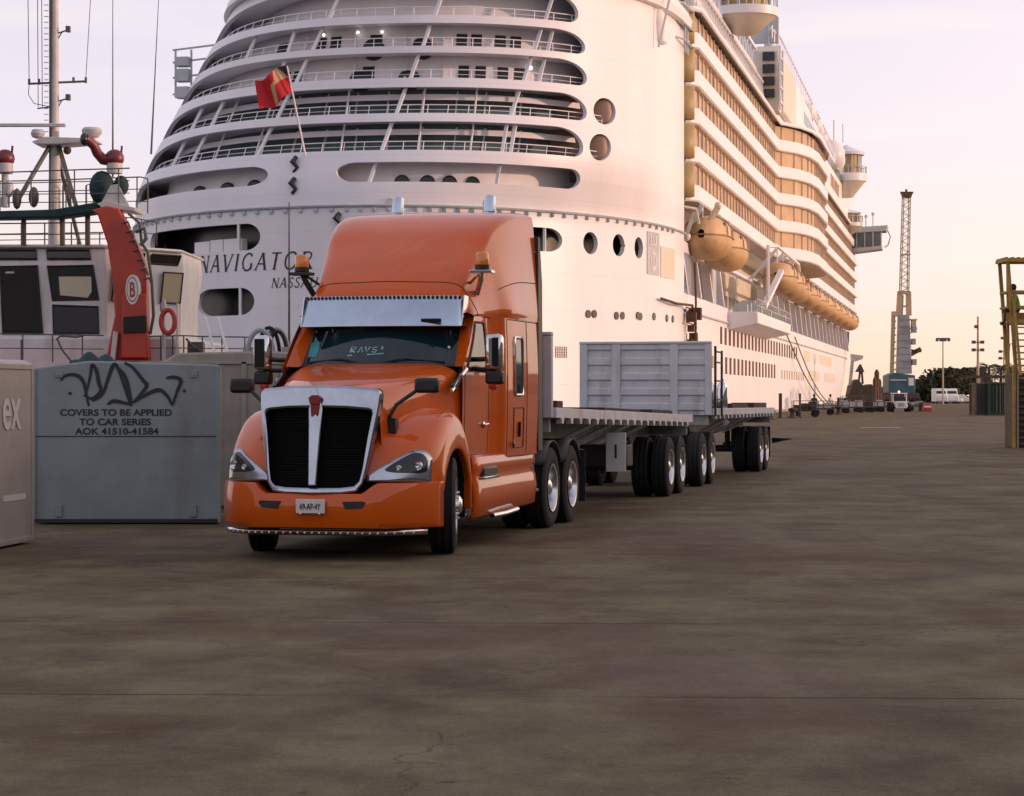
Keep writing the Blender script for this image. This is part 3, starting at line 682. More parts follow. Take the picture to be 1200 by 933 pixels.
# back wall
m = MB(); back = [RS(6, v / 6) for v in range(0, 85)]
poly = [(p.x, p.z) for p in back]
m.prism(poly + [(1.2, .98), (-1.2, .98)], 'y', 3.79, 3.80); m.build('cab_back', 'orange', tk, smooth=0)
for s in (-1, 1):
    m = MB(); m.prism([(3.79, 1.0), (4.06, 1.0), (4.03, 3.1), (3.88, 3.66), (3.79, 3.66)], 'x', s * 1.19, s * 1.235); m.build('side_extender', 'black', tk, bevel=.012)
    m = MB(); m.cyl((s * .60 - .04, 4.02, 1.2), (s * .60 - .04, 4.02, 4.0), .075, n=18); m.tube([(s * .60 - .04, 4.02, 4.0), (s * .60 - .04, 4.03, 4.10), (s * .60 - .04, 4.06, 4.19)], [.075, .075, .07], 18); m.build('exhaust_stack', 'steel', tk)
# -- windscreen, pillars, visor
def wsp(x, q):   # q 0 bottom .. 1 top
    w = .93 - .06 * q; k = (x / .95)
    return Vector((x, .64 + .60 * q + .34 * k * k, 2.045 - .03 * k * k + .66 * q))
rows = [[wsp((-.90 + 1.8 * i / 30) * (1 - .05 * q / 6), q / 6) for i in range(31)] for q in range(7)]
ws = MB().grid(rows).build('windscreen', 'wind_glass', tk, smooth=60)
m = MB(); m.tube([wsp(-.90 + 1.8 * i / 30, 0) for i in range(31)], .022, 6); m.build('windscreen_seal', 'black', ws)
for s in (-1, 1):
    m = MB(); rows = []
    for q in range(9):
        t_ = q / 8; a = wsp(s * .90 * (1 - .05 * t_), t_); b_ = Vector((s * (sx(.9) - .0 - .03 * t_), .80 + .72 * t_, 2.02 + .66 * t_)); c_ = (a + b_) / 2 + Vector((s * .035, -.03, 0))
        rows.append([a, c_, b_])
    MB().grid(Surf(rows).rows(12, 10)).build('pillar', 'orange', tk, smooth=60)
    # wiper
    m = MB(); m.tube([wsp(s * .12, .02) + Vector((0, -.02, 0)), wsp(s * .35, .10) + Vector((0, -.025, 0)), wsp(s * .80, .07) + Vector((0, -.02, 0))], .009, 5); m.build('wiper', 'black', tk)
m = MB(); rows = []
for (y, z) in ((.90, 2.475), (.905, 2.485), (1.035, 2.80), (1.06, 2.825), (1.16, 2.83)):
    rows.append([((-.955 + 1.91 * i / 30) * (1 - .03 * (z - 2.47) / .35), y + .16 * (abs(-1 + 2 * i / 30)) ** 2.4, z) for i in range(31)])
m.grid(rows); vis = m.build('sun_visor', 'steel', tk, smooth=40, solid=.014)
for s in (-1, 1):
    m = MB(); m.prism([(1.06, 2.48), (1.19, 2.83), (1.36, 2.83), (1.30, 2.48)], 'x', s * .94, s * .955); m.build('visor_end', 'chrome', vis, bevel=.006)
m = MB()
for i in range(38):
    x = -.90 + 1.8 * i / 37; y = 1.045 + .16 * (abs(x / .93)) ** 2.4; m.lathe([(0, -.012), (.016, -.010), (.02, 0)], (x, y - .012, 2.805), 'y', 8)
m.build('visor_stud', 'black', vis)
m = MB(); m.box(.50, .74, .955, .975, 2.515, 2.56); m.build('visor_lamp', 'black_gloss', vis, bevel=.02)
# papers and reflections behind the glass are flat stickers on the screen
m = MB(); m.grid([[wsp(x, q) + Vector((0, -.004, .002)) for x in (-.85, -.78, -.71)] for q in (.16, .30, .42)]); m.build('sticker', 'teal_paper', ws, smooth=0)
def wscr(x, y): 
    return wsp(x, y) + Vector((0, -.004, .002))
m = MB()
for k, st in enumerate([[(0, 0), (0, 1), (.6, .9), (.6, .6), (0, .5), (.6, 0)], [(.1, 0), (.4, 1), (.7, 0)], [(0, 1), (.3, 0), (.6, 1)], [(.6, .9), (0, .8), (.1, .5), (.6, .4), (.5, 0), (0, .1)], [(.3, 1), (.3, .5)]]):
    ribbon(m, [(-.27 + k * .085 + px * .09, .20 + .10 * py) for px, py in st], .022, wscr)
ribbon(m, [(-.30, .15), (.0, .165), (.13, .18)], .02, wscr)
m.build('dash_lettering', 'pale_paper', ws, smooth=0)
m = MB(); c_ = wsp(.80, .32); m.sphere((c_.x, c_.y - .005, c_.z), .02, 10, (1, .3, 1)); m.build('dash_dot', 'plate_white', ws)
# -- beacons
for s in (-1, 1):
    m = MB(); m.tube([(s * .98, 1.66, 2.86), (s * 1.05, 1.56, 3.02), (s * 1.07, 1.5, 3.10)], .035, 6); m.tube([(s * .90, 1.64, 2.98), (s * 1.05, 1.5, 3.10)], .018, 6)
    m.box(s * 1.08 - .13, s * 1.08 + .13, 1.41, 1.59, 3.09, 3.125)
    br = m.build('beacon_bracket', 'chrome' if s > 0 else 'frame_dark', tk, bevel=.006)
    m = MB(); m.lathe([(.075, 0), (.085, .01), (.085, .06)], (s * 1.08, 1.5, 3.125), 'z', 20); m.build('beacon_base', 'black', br)
    m = MB(); m.lathe([(.075, 0), (.08, .02), (.076, .13), (.06, .155), (0, .16)], (s * 1.08, 1.5, 3.175), 'z', 20); m.build('beacon_lens', 'amber', br, smooth=60)
# -- mirrors
for s in (-1, 1):
    xm = s * 1.36
    m = MB(); m.box(xm - .10, xm + .10, .86, 1.02, 1.98, 2.38); mo = m.build('door_mirror', 'chrome', tk, bevel=.05)
    m = MB(); m.box(xm - .10, xm + .10, .88, 1.03, 1.82, 1.975); m.build('mirror_lower', 'black', mo, bevel=.03)
    m = MB(); m.box(xm - .045 + s * .03, xm + .055 + s * .01, .850, .86, 2.02, 2.34); m.build('mirror_inlay', 'black_gloss', mo, bevel=.01)
    m = MB(); m.tube([(s * 1.04, 1.10, 2.10), (s * 1.2, 1.02, 2.10), (xm, .95, 2.12)], .028, 8); m.tube([(s * 1.04, 1.10, 2.0), (s * 1.2, 1.02, 1.98), (xm, .95, 1.99)], .028, 8); m.build('mirror_arm', 'black', mo)
    m = MB(); m.lathe([(0, -.02), (.045, -.015), (.05, .02), (0, .03)], (xm + s * -.02, .92, 1.80), 'y', 16); m.cyl((xm, .93, 1.84), (xm, .93, 1.88), .012, n=6); m.build('marker_lamp', 'red_lens', mo)
    xh = s * 1.02
    m = MB(); m.box(xh - .13, xh + .13, -.74, -.62, 1.72, 1.88); hm = m.build('hood_mirror', 'black', tk, bevel=.035)
    m = MB(); m.tube([(s * .68, -.78, 1.36), (s * .66, -.84, 1.48), (s * .72, -.80, 1.60), (s * .93, -.70, 1.76)], .022, 8); m.box(s * .68 - .05, s * .68 + .05, -.86, -.74, 1.30, 1.46); m.build('mirror_arm', 'black', hm, bevel=.012)
# -- side skirts, steps
for s in (-1, 1):
    P = [(.78, 1.02), (.74, .42), (.78, .36), (3.2, .42), (3.55, .50), (3.62, 1.0), (3.6, 1.03)]
    rows = []
    for z, dx in ((.36, -.06), (.40, -.01), (.55, .015), (.72, .0), (.80, -.035), (.86, -.005), (1.0, -.01), (1.03, -.05)):
        rows.append([(s * (1.20 + dx - .03 * (i == 0)), .72 + (3.78 - .72) * i / 24, z - (.05 if z < .5 else 0) + .03 * (i / 24 if z < .6 else 0)) for i in range(25)])
    MB().grid(rows).build('side_skirt', 'orange', tk, smooth=60, solid=.02)
    m = MB(); m.tube([(s * 1.20, 1.5, .325), (s * 1.215, 2.1, .325), (s * 1.215, 2.7, .34)], .03, 8); m.build('skirt_trim', 'chrome', tk)
    m = MB(); m.box(min(s * 1.10, s * 1.212), max(s * 1.10, s * 1.212), 1.05, 1.72, .78, .90); sp = m.build('step', 'black', tk, bevel=.03)
    m = MB(); m.box(min(s * 1.14, s * 1.235), max(s * 1.14, s * 1.235), 1.02, 1.74, .755, .785); m.build('step_tread', 'chrome', sp, bevel=.008)
    m = MB()
    for z in (.34, .50, .66): m.box(min(s * .93, s * 1.10), max(s * .93, s * 1.10), .68, .74, z, z + .05)
    m.box(min(s * .93, s * .96), max(s * .93, s * .96), .68, .73, .30, .75); m.build('battery_step', 'chrome', tk, bevel=.008)
    # chrome quarter fender and braces before the drive axle
    m = MB(); m.tube([(s * 1.16, 3.68, .98), (s * 1.16, 3.70, .62)], .03, 8); m.tube([(s * 1.12, 3.8, 1.02), (s * 1.14, 3.9, .8), (s * 1.14, 3.92, .5)], .022, 8); m.box(min(s * .9, s * 1.2), max(s * .9, s * 1.2), 3.62, 3.98, .50, .54); m.build('deck_step', 'chrome', tk, bevel=.006)
    m = MB(); 
    for y0 in (4.75, 6.03):
        n = 12; rows = []
        for x in (.78, 1.22): rows.append([(s * x, y0 + math.cos(R(150 - 120 * i / n)) * .60, .52 + math.sin(R(150 - 120 * i / n)) * .60) for i in range(n + 1)])
        m.grid(rows)
    m.build('mudguard', 'black', tk, solid=.01)
# chassis
m = MB()
for s in (-1, 1): m.box(s * .43 - .04, s * .43 + .04, -.9, 6.9, .72, .98)
for y in (0, 3.9, 5.4, 6.85): m.box(-.43, .43, y - .05, y + .05, .74, .95)
m.cyl((-.95, 0, .50), (.95, 0, .50), .06); m.cyl((-.9, 4.75, .52), (.9, 4.75, .52), .10); m.cyl((-.9, 6.03, .52), (.9, 6.03, .52), .10)
m.box(-.7, .7, -.9, .6, .55, .72); m.box(-1.0, 1.0, .9, 3.5, .5, 1.0); m.box(-.95, .95, 2.3, 3.4, .36, .6)
m.build('chassis', 'frame_dark', tk)
m = MB(); m.lathe([(0, 1.10), (.45, 1.10), (.5, 1.16), (.12, 1.19), (0, 1.19)], (0, 5.35, 0), 'z', 24); m.box(-.4, .4, 4.95, 5.75, .98, 1.1); m.build('fifth_wheel', 'frame_dark', tk)
for s in (-1, 1):
    wheel(tk, s * 1.02, 0, s, steer=True, r=.515, rz=R(12.5))
    for y in (4.75, 6.03): wheel(tk, s * 1.075, y, s, dual=True, r=.515)
    m = MB(); m.box(s * 1.0 - .25, s * 1.0 + .25, 6.72, 6.74, .25, .95); m.build('mud_flap', 'rubber', tk)

# ------------------------------------------------------------------ flatbed trailers
def trailer(u0, lat, length, z_front, z_rear, axles, label, head_h, head_x, lead):
    org = AX + tb * u0 + Vector((math.cos(TR), math.sin(TR), 0)) * lat
    t_ = empty('flatbed_trailer', (org.x, org.y, 0), TR, label, 'trailer', 'flatbed trailers behind the orange truck')
    zz = lambda y: z_front + (z_rear - z_front) * y / length
    W = 1.27
    # deck: boards within rails
    m = MB(); n = 26
    for k in range(13):
        x0 = -W + .10 + k * (2 * W - .2) / 13; x1 = x0 + (2 * W - .2) / 13 - .012
        m.add([(x0, 0, zz(0)), (x1, 0, zz(0)), (x1, length, zz(length)), (x0, length, zz(length)), (x0, 0, zz(0) - .04), (x1, 0, zz(0) - .04), (x1, length, zz(length) - .04), (x0, length, zz(length) - .04)],
              [(0, 1, 2, 3), (7, 6, 5, 4), (0, 4, 5, 1), (1, 5, 6, 2), (2, 6, 7, 3), (3, 7, 4, 0)])
    m.build('deck', 'timber', t_, smooth=0)
    for s in (-1, 1):
        m = MB(); m.beam((s * (W - .03), 0, zz(0) - .055), (s * (W - .03), length, zz(length) - .055), .06, .13)
        k = 0
        y = .35
        while y < length - .2:
            z = zz(y) - .12
            m.prism([(y - .09, z), (y + .09, z), (y + .05, z - .075), (y - .05, z - .075)], 'x', s * (W - .07), s * (W + .012)); y += .60
        m.build('side_rail', 'trailer_grey', t_, bevel=.006)
    m = MB()
    y = .5
    while y < length - .1:
        m.box(-W + .07, W - .07, y - .03, y + .03, zz(y) - .16, zz(y) - .05); y += .6
    m.build('cross_member', 'trailer_dirty', t_, smooth=0)
    m = MB()
    for s in (-1, 1):
        x = s * .48
        P = [(0.15, zz(0) - .16), (length - .1, zz(length) - .16), (length - .1, zz(length) - .38), (length * .45, zz(length * .5) - .55), (2.6, zz(2.6) - .55), (2.0, zz(2) - .30), (.15, zz(0) - .30)]
        m.prism(P, 'x', x - .015, x + .015)
        m.beam((x, 2.6, zz(2.6) - .56), (x, length * .45, zz(length * .5) - .56), .16, .025); m.beam((x, length * .45, zz(length * .5) - .56), (x, length - .1, zz(length) - .39), .16, .025)
    m.box(-W + .1, W - .1, .02, .10, zz(0) - .30, zz(0) - .05); m.box(-W + .1, W - .1, length - .10, length - .02, zz(length) - .34, zz(length) - .05)
    y = 1.2
    for y in (2.9, 4.3, 5.7, 7.1):
        if y < length - 3:
            for s in (-1, 1):
                m.beam((s * .5, y, zz(y) - .52), (s * (W - .1), y + .5, zz(y) - .16), .05, .05)
    m.build('chassis_beam', 'trailer_dirty', t_, smooth=0)
    if head_h:
        x0, x1 = head_x
        h = MB(); z0 = zz(0) - .12; z1 = zz(0) + head_h
        h.box(x0, x1, -.05, -.02, z0, z1)
        hb = h.build('headboard', 'trailer_grey', t_, bevel=.004)
        h = MB()
        nrib = 5
        for xx in ((x0 + .08, .15), (x0 + (x1 - x0) * .28, .17), (x0 + (x1 - x0) * .72, .15), (x1 - .06, .12)):
            h.box(xx[0] - xx[1] / 2, xx[0] + xx[1] / 2, -.115, -.05, z0, z1 - .002)
        h.box(x0, x1, -.12, -.0, z1, z1 + .05)
        h.build('upright', 'trailer_grey', hb, bevel=.012)
        h = MB()
        for k in range(nrib):
            zc = z0 + .16 + (z1 - z0 - .2) * k / (nrib - 1)
            h.prism([(-.05, zc - .085), (-.085, zc - .06), (-.085, zc + .055), (-.05, zc + .075)], 'x', x0 + .01, x1 - .01)
        h.build('corrugation', 'trailer_grey', hb, bevel=.004)
    # axles
    m = MB()
    for y in axles:
        m.cyl((-.95, y, .50), (.95, y, .50), .065)
        for s in (-1, 1):
            m.beam((s * .5, y - .45, .62), (s * .5, y + .45, .62), .08, .06); m.box(s * .5 - .05, s * .5 + .05, y - .08, y + .08, .5, zz(y) - .38)
    m.build('suspension', 'frame_dark', t_)
    for y in axles:
        for s in (-1, 1): wheel(t_, s * 1.12, y, s, dual=True, r=.50)
    for s in (-1, 1):
        m = MB(); yb = axles[-1] + .62; m.box(s * .98 - .28, s * .98 + .28, yb, yb + .015, .28, .98); m.build('mud_flap', 'rubber', t_)
    return t_, zz
t1, z1f = trailer(4.44, .06, 11.8, 1.53, 1.335, (9.4, 10.65), 'front flatbed trailer coupled to the orange truck, timbers on its deck', .92, (-1.22, 1.23), True)
# landing gear, sign panel "1"
for s in (-1, 1):
    m = MB(); m.box(s * .75 - .07, s * .75 + .07, 2.9, 3.04, .42, 1.1); m.box(s * .75 - .14, s * .75 + .14, 2.82, 3.12, .36, .42); m.build('landing_leg', 'trailer_grey', t1, bevel=.01)
m = MB(); m.box(.97, 1.27, 5.0, 5.03, .56, 1.14); pn = m.build('number_plate', 'plate_white', t1, bevel=.004)
tx = text('1', .30, 'ink', parent=pn); tx.location = (1.12, 4.995, .76); tx.rotation_euler = (R(90), 0, 0)
m = MB(); m.box(-1.0, 1.22, 5.4, 5.9, .62, .95); m.build('tool_box', 'frame_dark', t1, bevel=.02)
t2, z2f = trailer(18.45, .12, 10.5, 1.44, 1.40, (7.9, 9.0), 'rear flatbed trailer with tall ribbed grey headboard', 1.22, (-1.27, 1.25), False)
m = MB(); m.add([(1.26, 9.9, .72), (1.72, 9.98, .70), (1.26, 10.05, .60)], [(0, 1, 2)]); m.build('flap_bracket', 'frame_dark', t2, solid=.02)
m = MB(); m.lathe([(0, -.02), (.06, -.015), (.06, .02)], (1.16, 2.6, 1.15), 'y', 12); m.build('side_lamp', 'plate_white', t2)
m = MB(); m.box(1.29, 1.33, -.02, .05, 1.3, 2.62); m.box(1.29, 1.33, .9, .94, 1.3, 2.55)
for z in (1.6, 1.95, 2.3, 2.5): m.box(1.295, 1.325, .05, .9, z, z + .03)
m.build('stake_rack', 'frame_dark', t2)
# dolly
dorg = AX + tb * 18.75
dl = empty('converter_dolly', (dorg.x, dorg.y, 0), TR, 'two axle dolly carrying the nose of the rear trailer', 'dolly')
m = MB()
for s in (-1, 1): m.box(s * .43 - .04, s * .43 + .04, -1.2, 1.25, .80, 1.0); m.beam((s * .43, -1.2, .88), (0, -3.3, .80), .08, .10)
for y in (-1.15, 0, 1.2): m.box(-.43, .43, y - .04, y + .04, .82, .98)
m.build('frame', 'frame_dark', dl)
m = MB(); m.lathe([(0, 1.0), (.5, 1.0), (.5, 1.10), (0, 1.10)], (0, 0, 0), 'z', 24); m.build('turntable', 'frame_dark', dl)
m = MB()
for y in (-.62, .62): m.cyl((-.95, y, .5), (.95, y, .5), .065)
m.build('axle', 'frame_dark', dl)
for y in (-.62, .62):
    for s in (-1, 1): wheel(dl, s * 1.12, y, s, dual=True, r=.50)
# load lying on the decks
def on(tr_o, zf, x0, x1, y0, y1, h, name, label, cat, mt, grp=None, dz=0):
    org = tr_o.matrix_world
    o = empty(name, tr_o.location + Vector((math.cos(TR) * (x0 + x1) / 2 - math.sin(TR) * (y0 + y1) / 2, math.sin(TR) * (x0 + x1) / 2 + math.cos(TR) * (y0 + y1) / 2, zf((y0 + y1) / 2) + dz)), TR)
    bpy.data.objects.remove(o)
    m = MB(); w = (x1 - x0) / 2; l = (y1 - y0) / 2; sl = (zf(y1) - zf(y0)) / (y1 - y0)
    m.add([(-w, -l, -sl * l), (w, -l, -sl * l), (w, l, sl * l), (-w, l, sl * l), (-w, -l, h - sl * l), (w, -l, h - sl * l), (w, l, h + sl * l), (-w, l, h + sl * l)], [(0, 3, 2, 1), (4, 5, 6, 7), (0, 1, 5, 4), (1, 2, 6, 5), (2, 3, 7, 6), (3, 0, 4, 7)])
    q = m.build(name, mt, bevel=.01)
    q.location = tr_o.location + Vector((math.cos(TR) * (x0 + x1) / 2 - math.sin(TR) * (y0 + y1) / 2, math.sin(TR) * (x0 + x1) / 2 + math.cos(TR) * (y0 + y1) / 2, zf((y0 + y1) / 2) + dz + .002)); q.rotation_euler = (0, 0, TR)
    tag(q, label, cat, grp); return q
g = 'timbers lying on the trailer decks'
on(t1, z1f, .55, 1.24, .15, .55, .10, 'timber', 'dark timber across the front of the first trailer deck', 'timber', 'timber', g)
on(t1, z1f, -.3, .9, 5.2, 8.4, .07, 'timber', 'long low dark board lying mid deck of the front trailer', 'timber', 'timber', g)
on(t1, z1f, .4, 1.0, 9.0, 11.2, .08, 'timber', 'dark board near the rear edge of the front trailer', 'timber', 'timber', g)
on(t2, z2f, .5, 1.2, 3.3, 6.0, .10, 'timber', 'dark board on the rear trailer deck beside its right edge', 'timber', 'timber', g)
on(t2, z2f, .7, 1.2, 7.0, 9.4, .12, 'timber', 'rearmost dark timber on the rear trailer deck', 'timber', 'timber', g)
on(t2, z2f, -.7, -.25, 3.0, 3.4, 1.32, 'equipment_box', 'grey box standing just behind the tall headboard', 'box', 'trailer_dirty')
# chrome drum with red lamp on rear trailer
org = t2.location + Vector((math.cos(TR) * 1.0 - math.sin(TR) * 2.4, math.sin(TR) * 1.0 + math.cos(TR) * 2.4, z2f(2.4) + .002))
ct = empty('twin_canister', org, TR, 'shiny chrome twin canister standing on the rear trailer deck', 'canister')
for x in (-.12, .12):
    m = MB(); m.lathe([(0, .0), (.10, .0), (.11, .05), (.11, .42), (.08, .50), (.03, .53), (.03, .58), (0, .58)], (x, 0, 0), 'z', 20); m.build('bottle', 'chrome', ct)
m = MB(); m.lathe([(0, 0), (.03, .0), (.03, .04), (0, .05)], (0, -.14, 0), 'z', 12); m.build('lamp', 'red_lens', ct)
# ------------------------------------------------------------------ cruise ship
ship = empty('cruise_ship', SO, R(-SA), 'huge white cruise ship moored along the quay, seen from its rounded stern', 'ship')
def W2(b, a, z): p = SO + SAF * a + SAS * b; return (p.x, p.y, z)
def proj(b, a, z):
    x, y, z = W2(b, a, z); return (CX + F * x / y, HZ - F * (z - CAMZ) / y, y)
def smooth01(t): t = max(0, min(1, t)); return t * t * (3 - 2 * t)
def plan(z):
    L = 28 - 3.2 * smooth01((z - 13.6) / 10) - 1.0 * smooth01((z - 22) / 8)
    Bs = 18.0
    Bp = 22.1 - (6.6 * (max(0, z - 15.5) / 12) ** 1.25)
    n = 2.0 + .5 * smooth01((z - 13) / 5)
    return L, Bs, Bp, n
def shell(phi, z, off=0):
    L, Bs, Bp, n = plan(z)
    def pt(p):
        c = max(0.0, math.cos(p)); s = math.sin(p); e = 2 / n if p > 0 else 1.0
        e2 = e
        if p > 0:
            # superellipse on the starboard quarter, plain ellipse to port
            r = (c ** n + abs(s) ** n) ** (-1 / n)
            return Vector((Bs * s * r, -L * c * r, z))
        return Vector((Bp * s, -L * c, z))
    q = pt(phi)
    if off:
        d = pt(min(phi + .01, R(90))) - pt(max(phi - .01, R(-90))); nn = Vector((d.y, -d.x, 0)).normalized(); q = q + nn * off
    return q
# silhouette (port) and px -> phi
PH = [R(-89.5 + 179.5 * i / 400) for i in range(401)]
def phi_px(px, z):
    xs = [proj(*shell(p, z))[0] for p in PH]
    k0 = min(range(len(xs)), key=lambda i: xs[i])
    if px <= xs[k0]: return PH[k0]
    for i in range(k0, len(xs) - 1):
        if xs[i] <= px <= xs[i + 1]:
            t = (px - xs[i]) / (xs[i + 1] - xs[i]); return PH[i] + (PH[i + 1] - PH[i]) * t
    return PH[-1]
def z_px(px, py):
    z = 15.0
    for _ in range(12):
        ph = phi_px(px, z); d = proj(*shell(ph, z))[2]; z = CAMZ + (HZ - py) / F * d
    return z
class Hole:
    def __init__(s, pxl, pxr, zlo, zhi, tl, tr, ml=.5, mr=.5):
        zm = (zlo + zhi) / 2
        s.pl = phi_px(pxl, zm); s.pr = phi_px(pxr, zm); s.zlo = zlo; s.zhi = zhi
        s.tl = max(1e-3, phi_px(pxl + tl, zm) - s.pl); s.tr = max(1e-3, s.pr - phi_px(pxr - tr, zm))
        s.tlb = min(s.tl, s.tl * .35 if ml < .4 else s.tl); s.trb = s.tr * (.3 if mr < .4 else 1)
        s.ml = ml; s.mr = mr
    def ev(s, p):
        if p <= s.pl or p >= s.pr: return None
        H = s.zhi - s.zlo; lo = s.zlo; hi = s.zhi
        f = lambda d: math.sqrt(max(0, 1 - (1 - min(1, d)) ** 2))
        g = (p - s.pl) / s.tl
        if g < 1: zm = s.zlo + H * s.ml; hi = min(hi, zm + (s.zhi - zm) * f(g))
        g = (p - s.pl) / s.tlb
        if g < 1: zm = s.zlo + H * s.ml; lo = max(lo, zm - (zm - s.zlo) * f(g))
        g = (s.pr - p) / s.tr
        if g < 1: zm = s.zlo + H * s.mr; hi = min(hi, zm + (s.zhi - zm) * f(g))
        g = (s.pr - p) / s.trb
        if g < 1: zm = s.zlo + H * s.mr; lo = max(lo, zm - (zm - s.zlo) * f(g))
        return lo, hi
zc = lambda y, px=440: z_px(px, y)
Z = dict(s1=(zc(18.7), zc(18.7) + 1.9), s2=(zc(54.7), zc(28)), s3=(zc(92), zc(62.7)), s4=(zc(133), zc(102.7)), s5=(zc(176), zc(142.7)), s6=(zc(213), zc(190)))
zA = (z_px(265, 370), z_px(265, 338)); zB = (z_px(260, 295), z_px(260, 264))
def circ(px, py, rx, ry):
    zc_ = z_px(px, py); dz = ry / F * proj(*shell(phi_px(px, zc_), zc_))[2]; return Hole(px - rx, px + rx, zc_ - dz, zc_ + dz, rx, rx)
rowsH = [
    [Hole(176, 215, zA[0], zA[1], 10, 17), Hole(231, 298, zA[0], zA[1], 17, 17)],
    [Hole(176, 305, zB[0], zB[1], 6, 17), Hole(392, 560, zB[0], zB[1], 17, 17), Hole(590, 659, z_px(625, 294), z_px(625, 266), 17, 17), circ(692, 285, 8.5, 13), circ(725, 287.5, 7, 13), circ(748.5, 290.5, 5, 12.5)],
    [Hole(140, 314, Z['s6'][0], Z['s6'][1], 30, 24, .3, .5), Hole(394, 680, Z['s6'][0], Z['s6'][1], 22, 14, .55, .45)],
    [Hole(153, 684, Z['s5'][0], Z['s5'][1], 90, 34, .12, .3), circ(703.5, 172.5, 12.5, 16)],
    [Hole(168, 688, Z['s4'][0], Z['s4'][1], 90, 34, .12, .3), circ(708.5, 130.5, 13, 16)],
    [Hole(193, 688, Z['s3'][0], Z['s3'][1], 90, 36, .12, .3)],
    [Hole(222, 686, Z['s2'][0], Z['s2'][1], 90, 36, .12, .3)],
    [Hole(255, 678, Z['s1'][0], Z['s1'][1], 100, 40, .1, .3)],
]
midz = [(zA[0] + zA[1]) / 2, (zB[0] + zB[1]) / 2] + [(Z[k][0] + Z[k][1]) / 2 for k in ('s6', 's5', 's4', 's3', 's2', 's1')]
phis = set(R(-90 + 180 * i / 360) for i in range(361))
for r in rowsH:
    for h in r:
        for k in range(15):
            t = (1 - math.cos(math.pi / 2 * k / 14))
            phis.add(h.pl + h.tl * t); phis.add(h.pr - h.tr * t); phis.add(h.pl + h.tlb * t); phis.add(h.pr - h.trb * t)
phis = sorted(phis); ph2 = [phis[0]]
for p in phis[1:]:
    if p - ph2[-1] > R(.012): ph2.append(p)
phis = ph2
def bound(ri, p):
    for h in rowsH[ri]:
        e = h.ev(p)
        if e: return e
    return (midz[ri], midz[ri])
TOPZ = 28.6
nrow = len(rowsH)
zcrease = 13.55
hull = MB()
for bi in range(nrow + 1):
    low = lambda p: -2.3 if bi == 0 else bound(bi - 1, p)[1]
    high = lambda p: TOPZ if bi == nrow else bound(bi, p)[0]
    T = .32
    O = []; I = []
    nz_ = 6 if bi in (0, 2) else 3
    for p in phis:
        a, b_ = low(p), high(p)
        O.append([shell(p, a + (b_ - a) * k / nz_) for k in range(nz_ + 1)])
        I.append([shell(p, b_, -T), shell(p, a, -T)])
    ring = [o + i for o, i in zip(O, I)]
    hull.grid(ring, closed_u=True)
# port side wall, beyond the stern
rows = []
for z in (-2.3, 8, 15.5, 22, TOPZ): 
    rows.append([(-plan(z)[2], a, z) for a in (0, 60, 120, 180)] + [(-plan(z)[2] * .6, 250, z), (0, 296, z)])
hull.grid(rows)
hull.build('hull', 'ship_white', ship, smooth=30, fix=False)
# trim step at the crease and top cornice
def sweep(mb, prof, p0=R(-90), p1=R(90), n=160):
    mb.grid([[shell(p0 + (p1 - p0) * i / n, z, off) for off, z in prof] for i in range(n + 1)], closed_u=True)
m = MB(); sweep(m, [(-.05, zcrease - .12), (.14, zcrease - .05), (.18, zcrease + .05), (-.05, zcrease + .14)]); m.build('rubbing_strake', 'ship_grey', ship, smooth=30)
m = MB()
for k in range(56): 
    p = R(-70 + 150 * k / 55); c = shell(p, zcrease - .25, .06); m.box(c.x - .12, c.x + .12, c.y - .1, c.y + .1, zcrease - .32, zcrease - .10)
m.build('strake_bracket', 'ship_grey', ship, smooth=0)
m = MB(); sweep(m, [(-.3, TOPZ - .1), (.5, TOPZ - .05), (.62, TOPZ + .5), (.2, TOPZ + 1.3), (-.6, TOPZ + 1.3), (-.6, TOPZ)]); m.build('top_cornice', 'ship_white', ship, smooth=30)
# decks and inner walls behind the openings
def inner(off0, off1, z0, z1, name, mt, p0=-88, p1=88, n=140):
    m = MB(); sweep(m, [(off0, z0), (off0, z1), (off1, z1), (off1, z0)], R(p0), R(p1), n); return m.build(name, mt, ship, smooth=30)
floors = [Z[k][0] - .10 for k in ('s6', 's5', 's4', 's3', 's2', 's1')] + [TOPZ - .2]
for zf in floors: inner(-.34, -6.2, zf - .22, zf, 'deck', 'ship_white')
wall_spec = [('s6', -2.0, 'ship_white'), ('s5', -3.2, 'ship_glass'), ('s4', -3.2, 'ship_glass'), ('s3', -2.3, 'ship_white'), ('s2', -2.3, 'ship_white'), ('s1', -2.8, 'ship_white')]
for i, (k, off, mt) in enumerate(wall_spec):
    inner(off, off - .3, floors[i] + .003, floors[i + 1] - .225, 'inner_wall', mt)
inner(-2.0, -2.2, zA[0] - .6, zA[1] + .6, 'mooring_bay_wall', 'ship_dark')
inner(-2.2, -2.4, zB[0] - .6, zB[1] + .6, 'mooring_bay_wall', 'ship_dark')
for zf in (zA[0] - .8, zA[1] + .6, zB[0] - .8, zB[1] + .6): inner(-.34, -2.6, zf, zf + .15, 'mooring_deck', 'ship_grey')
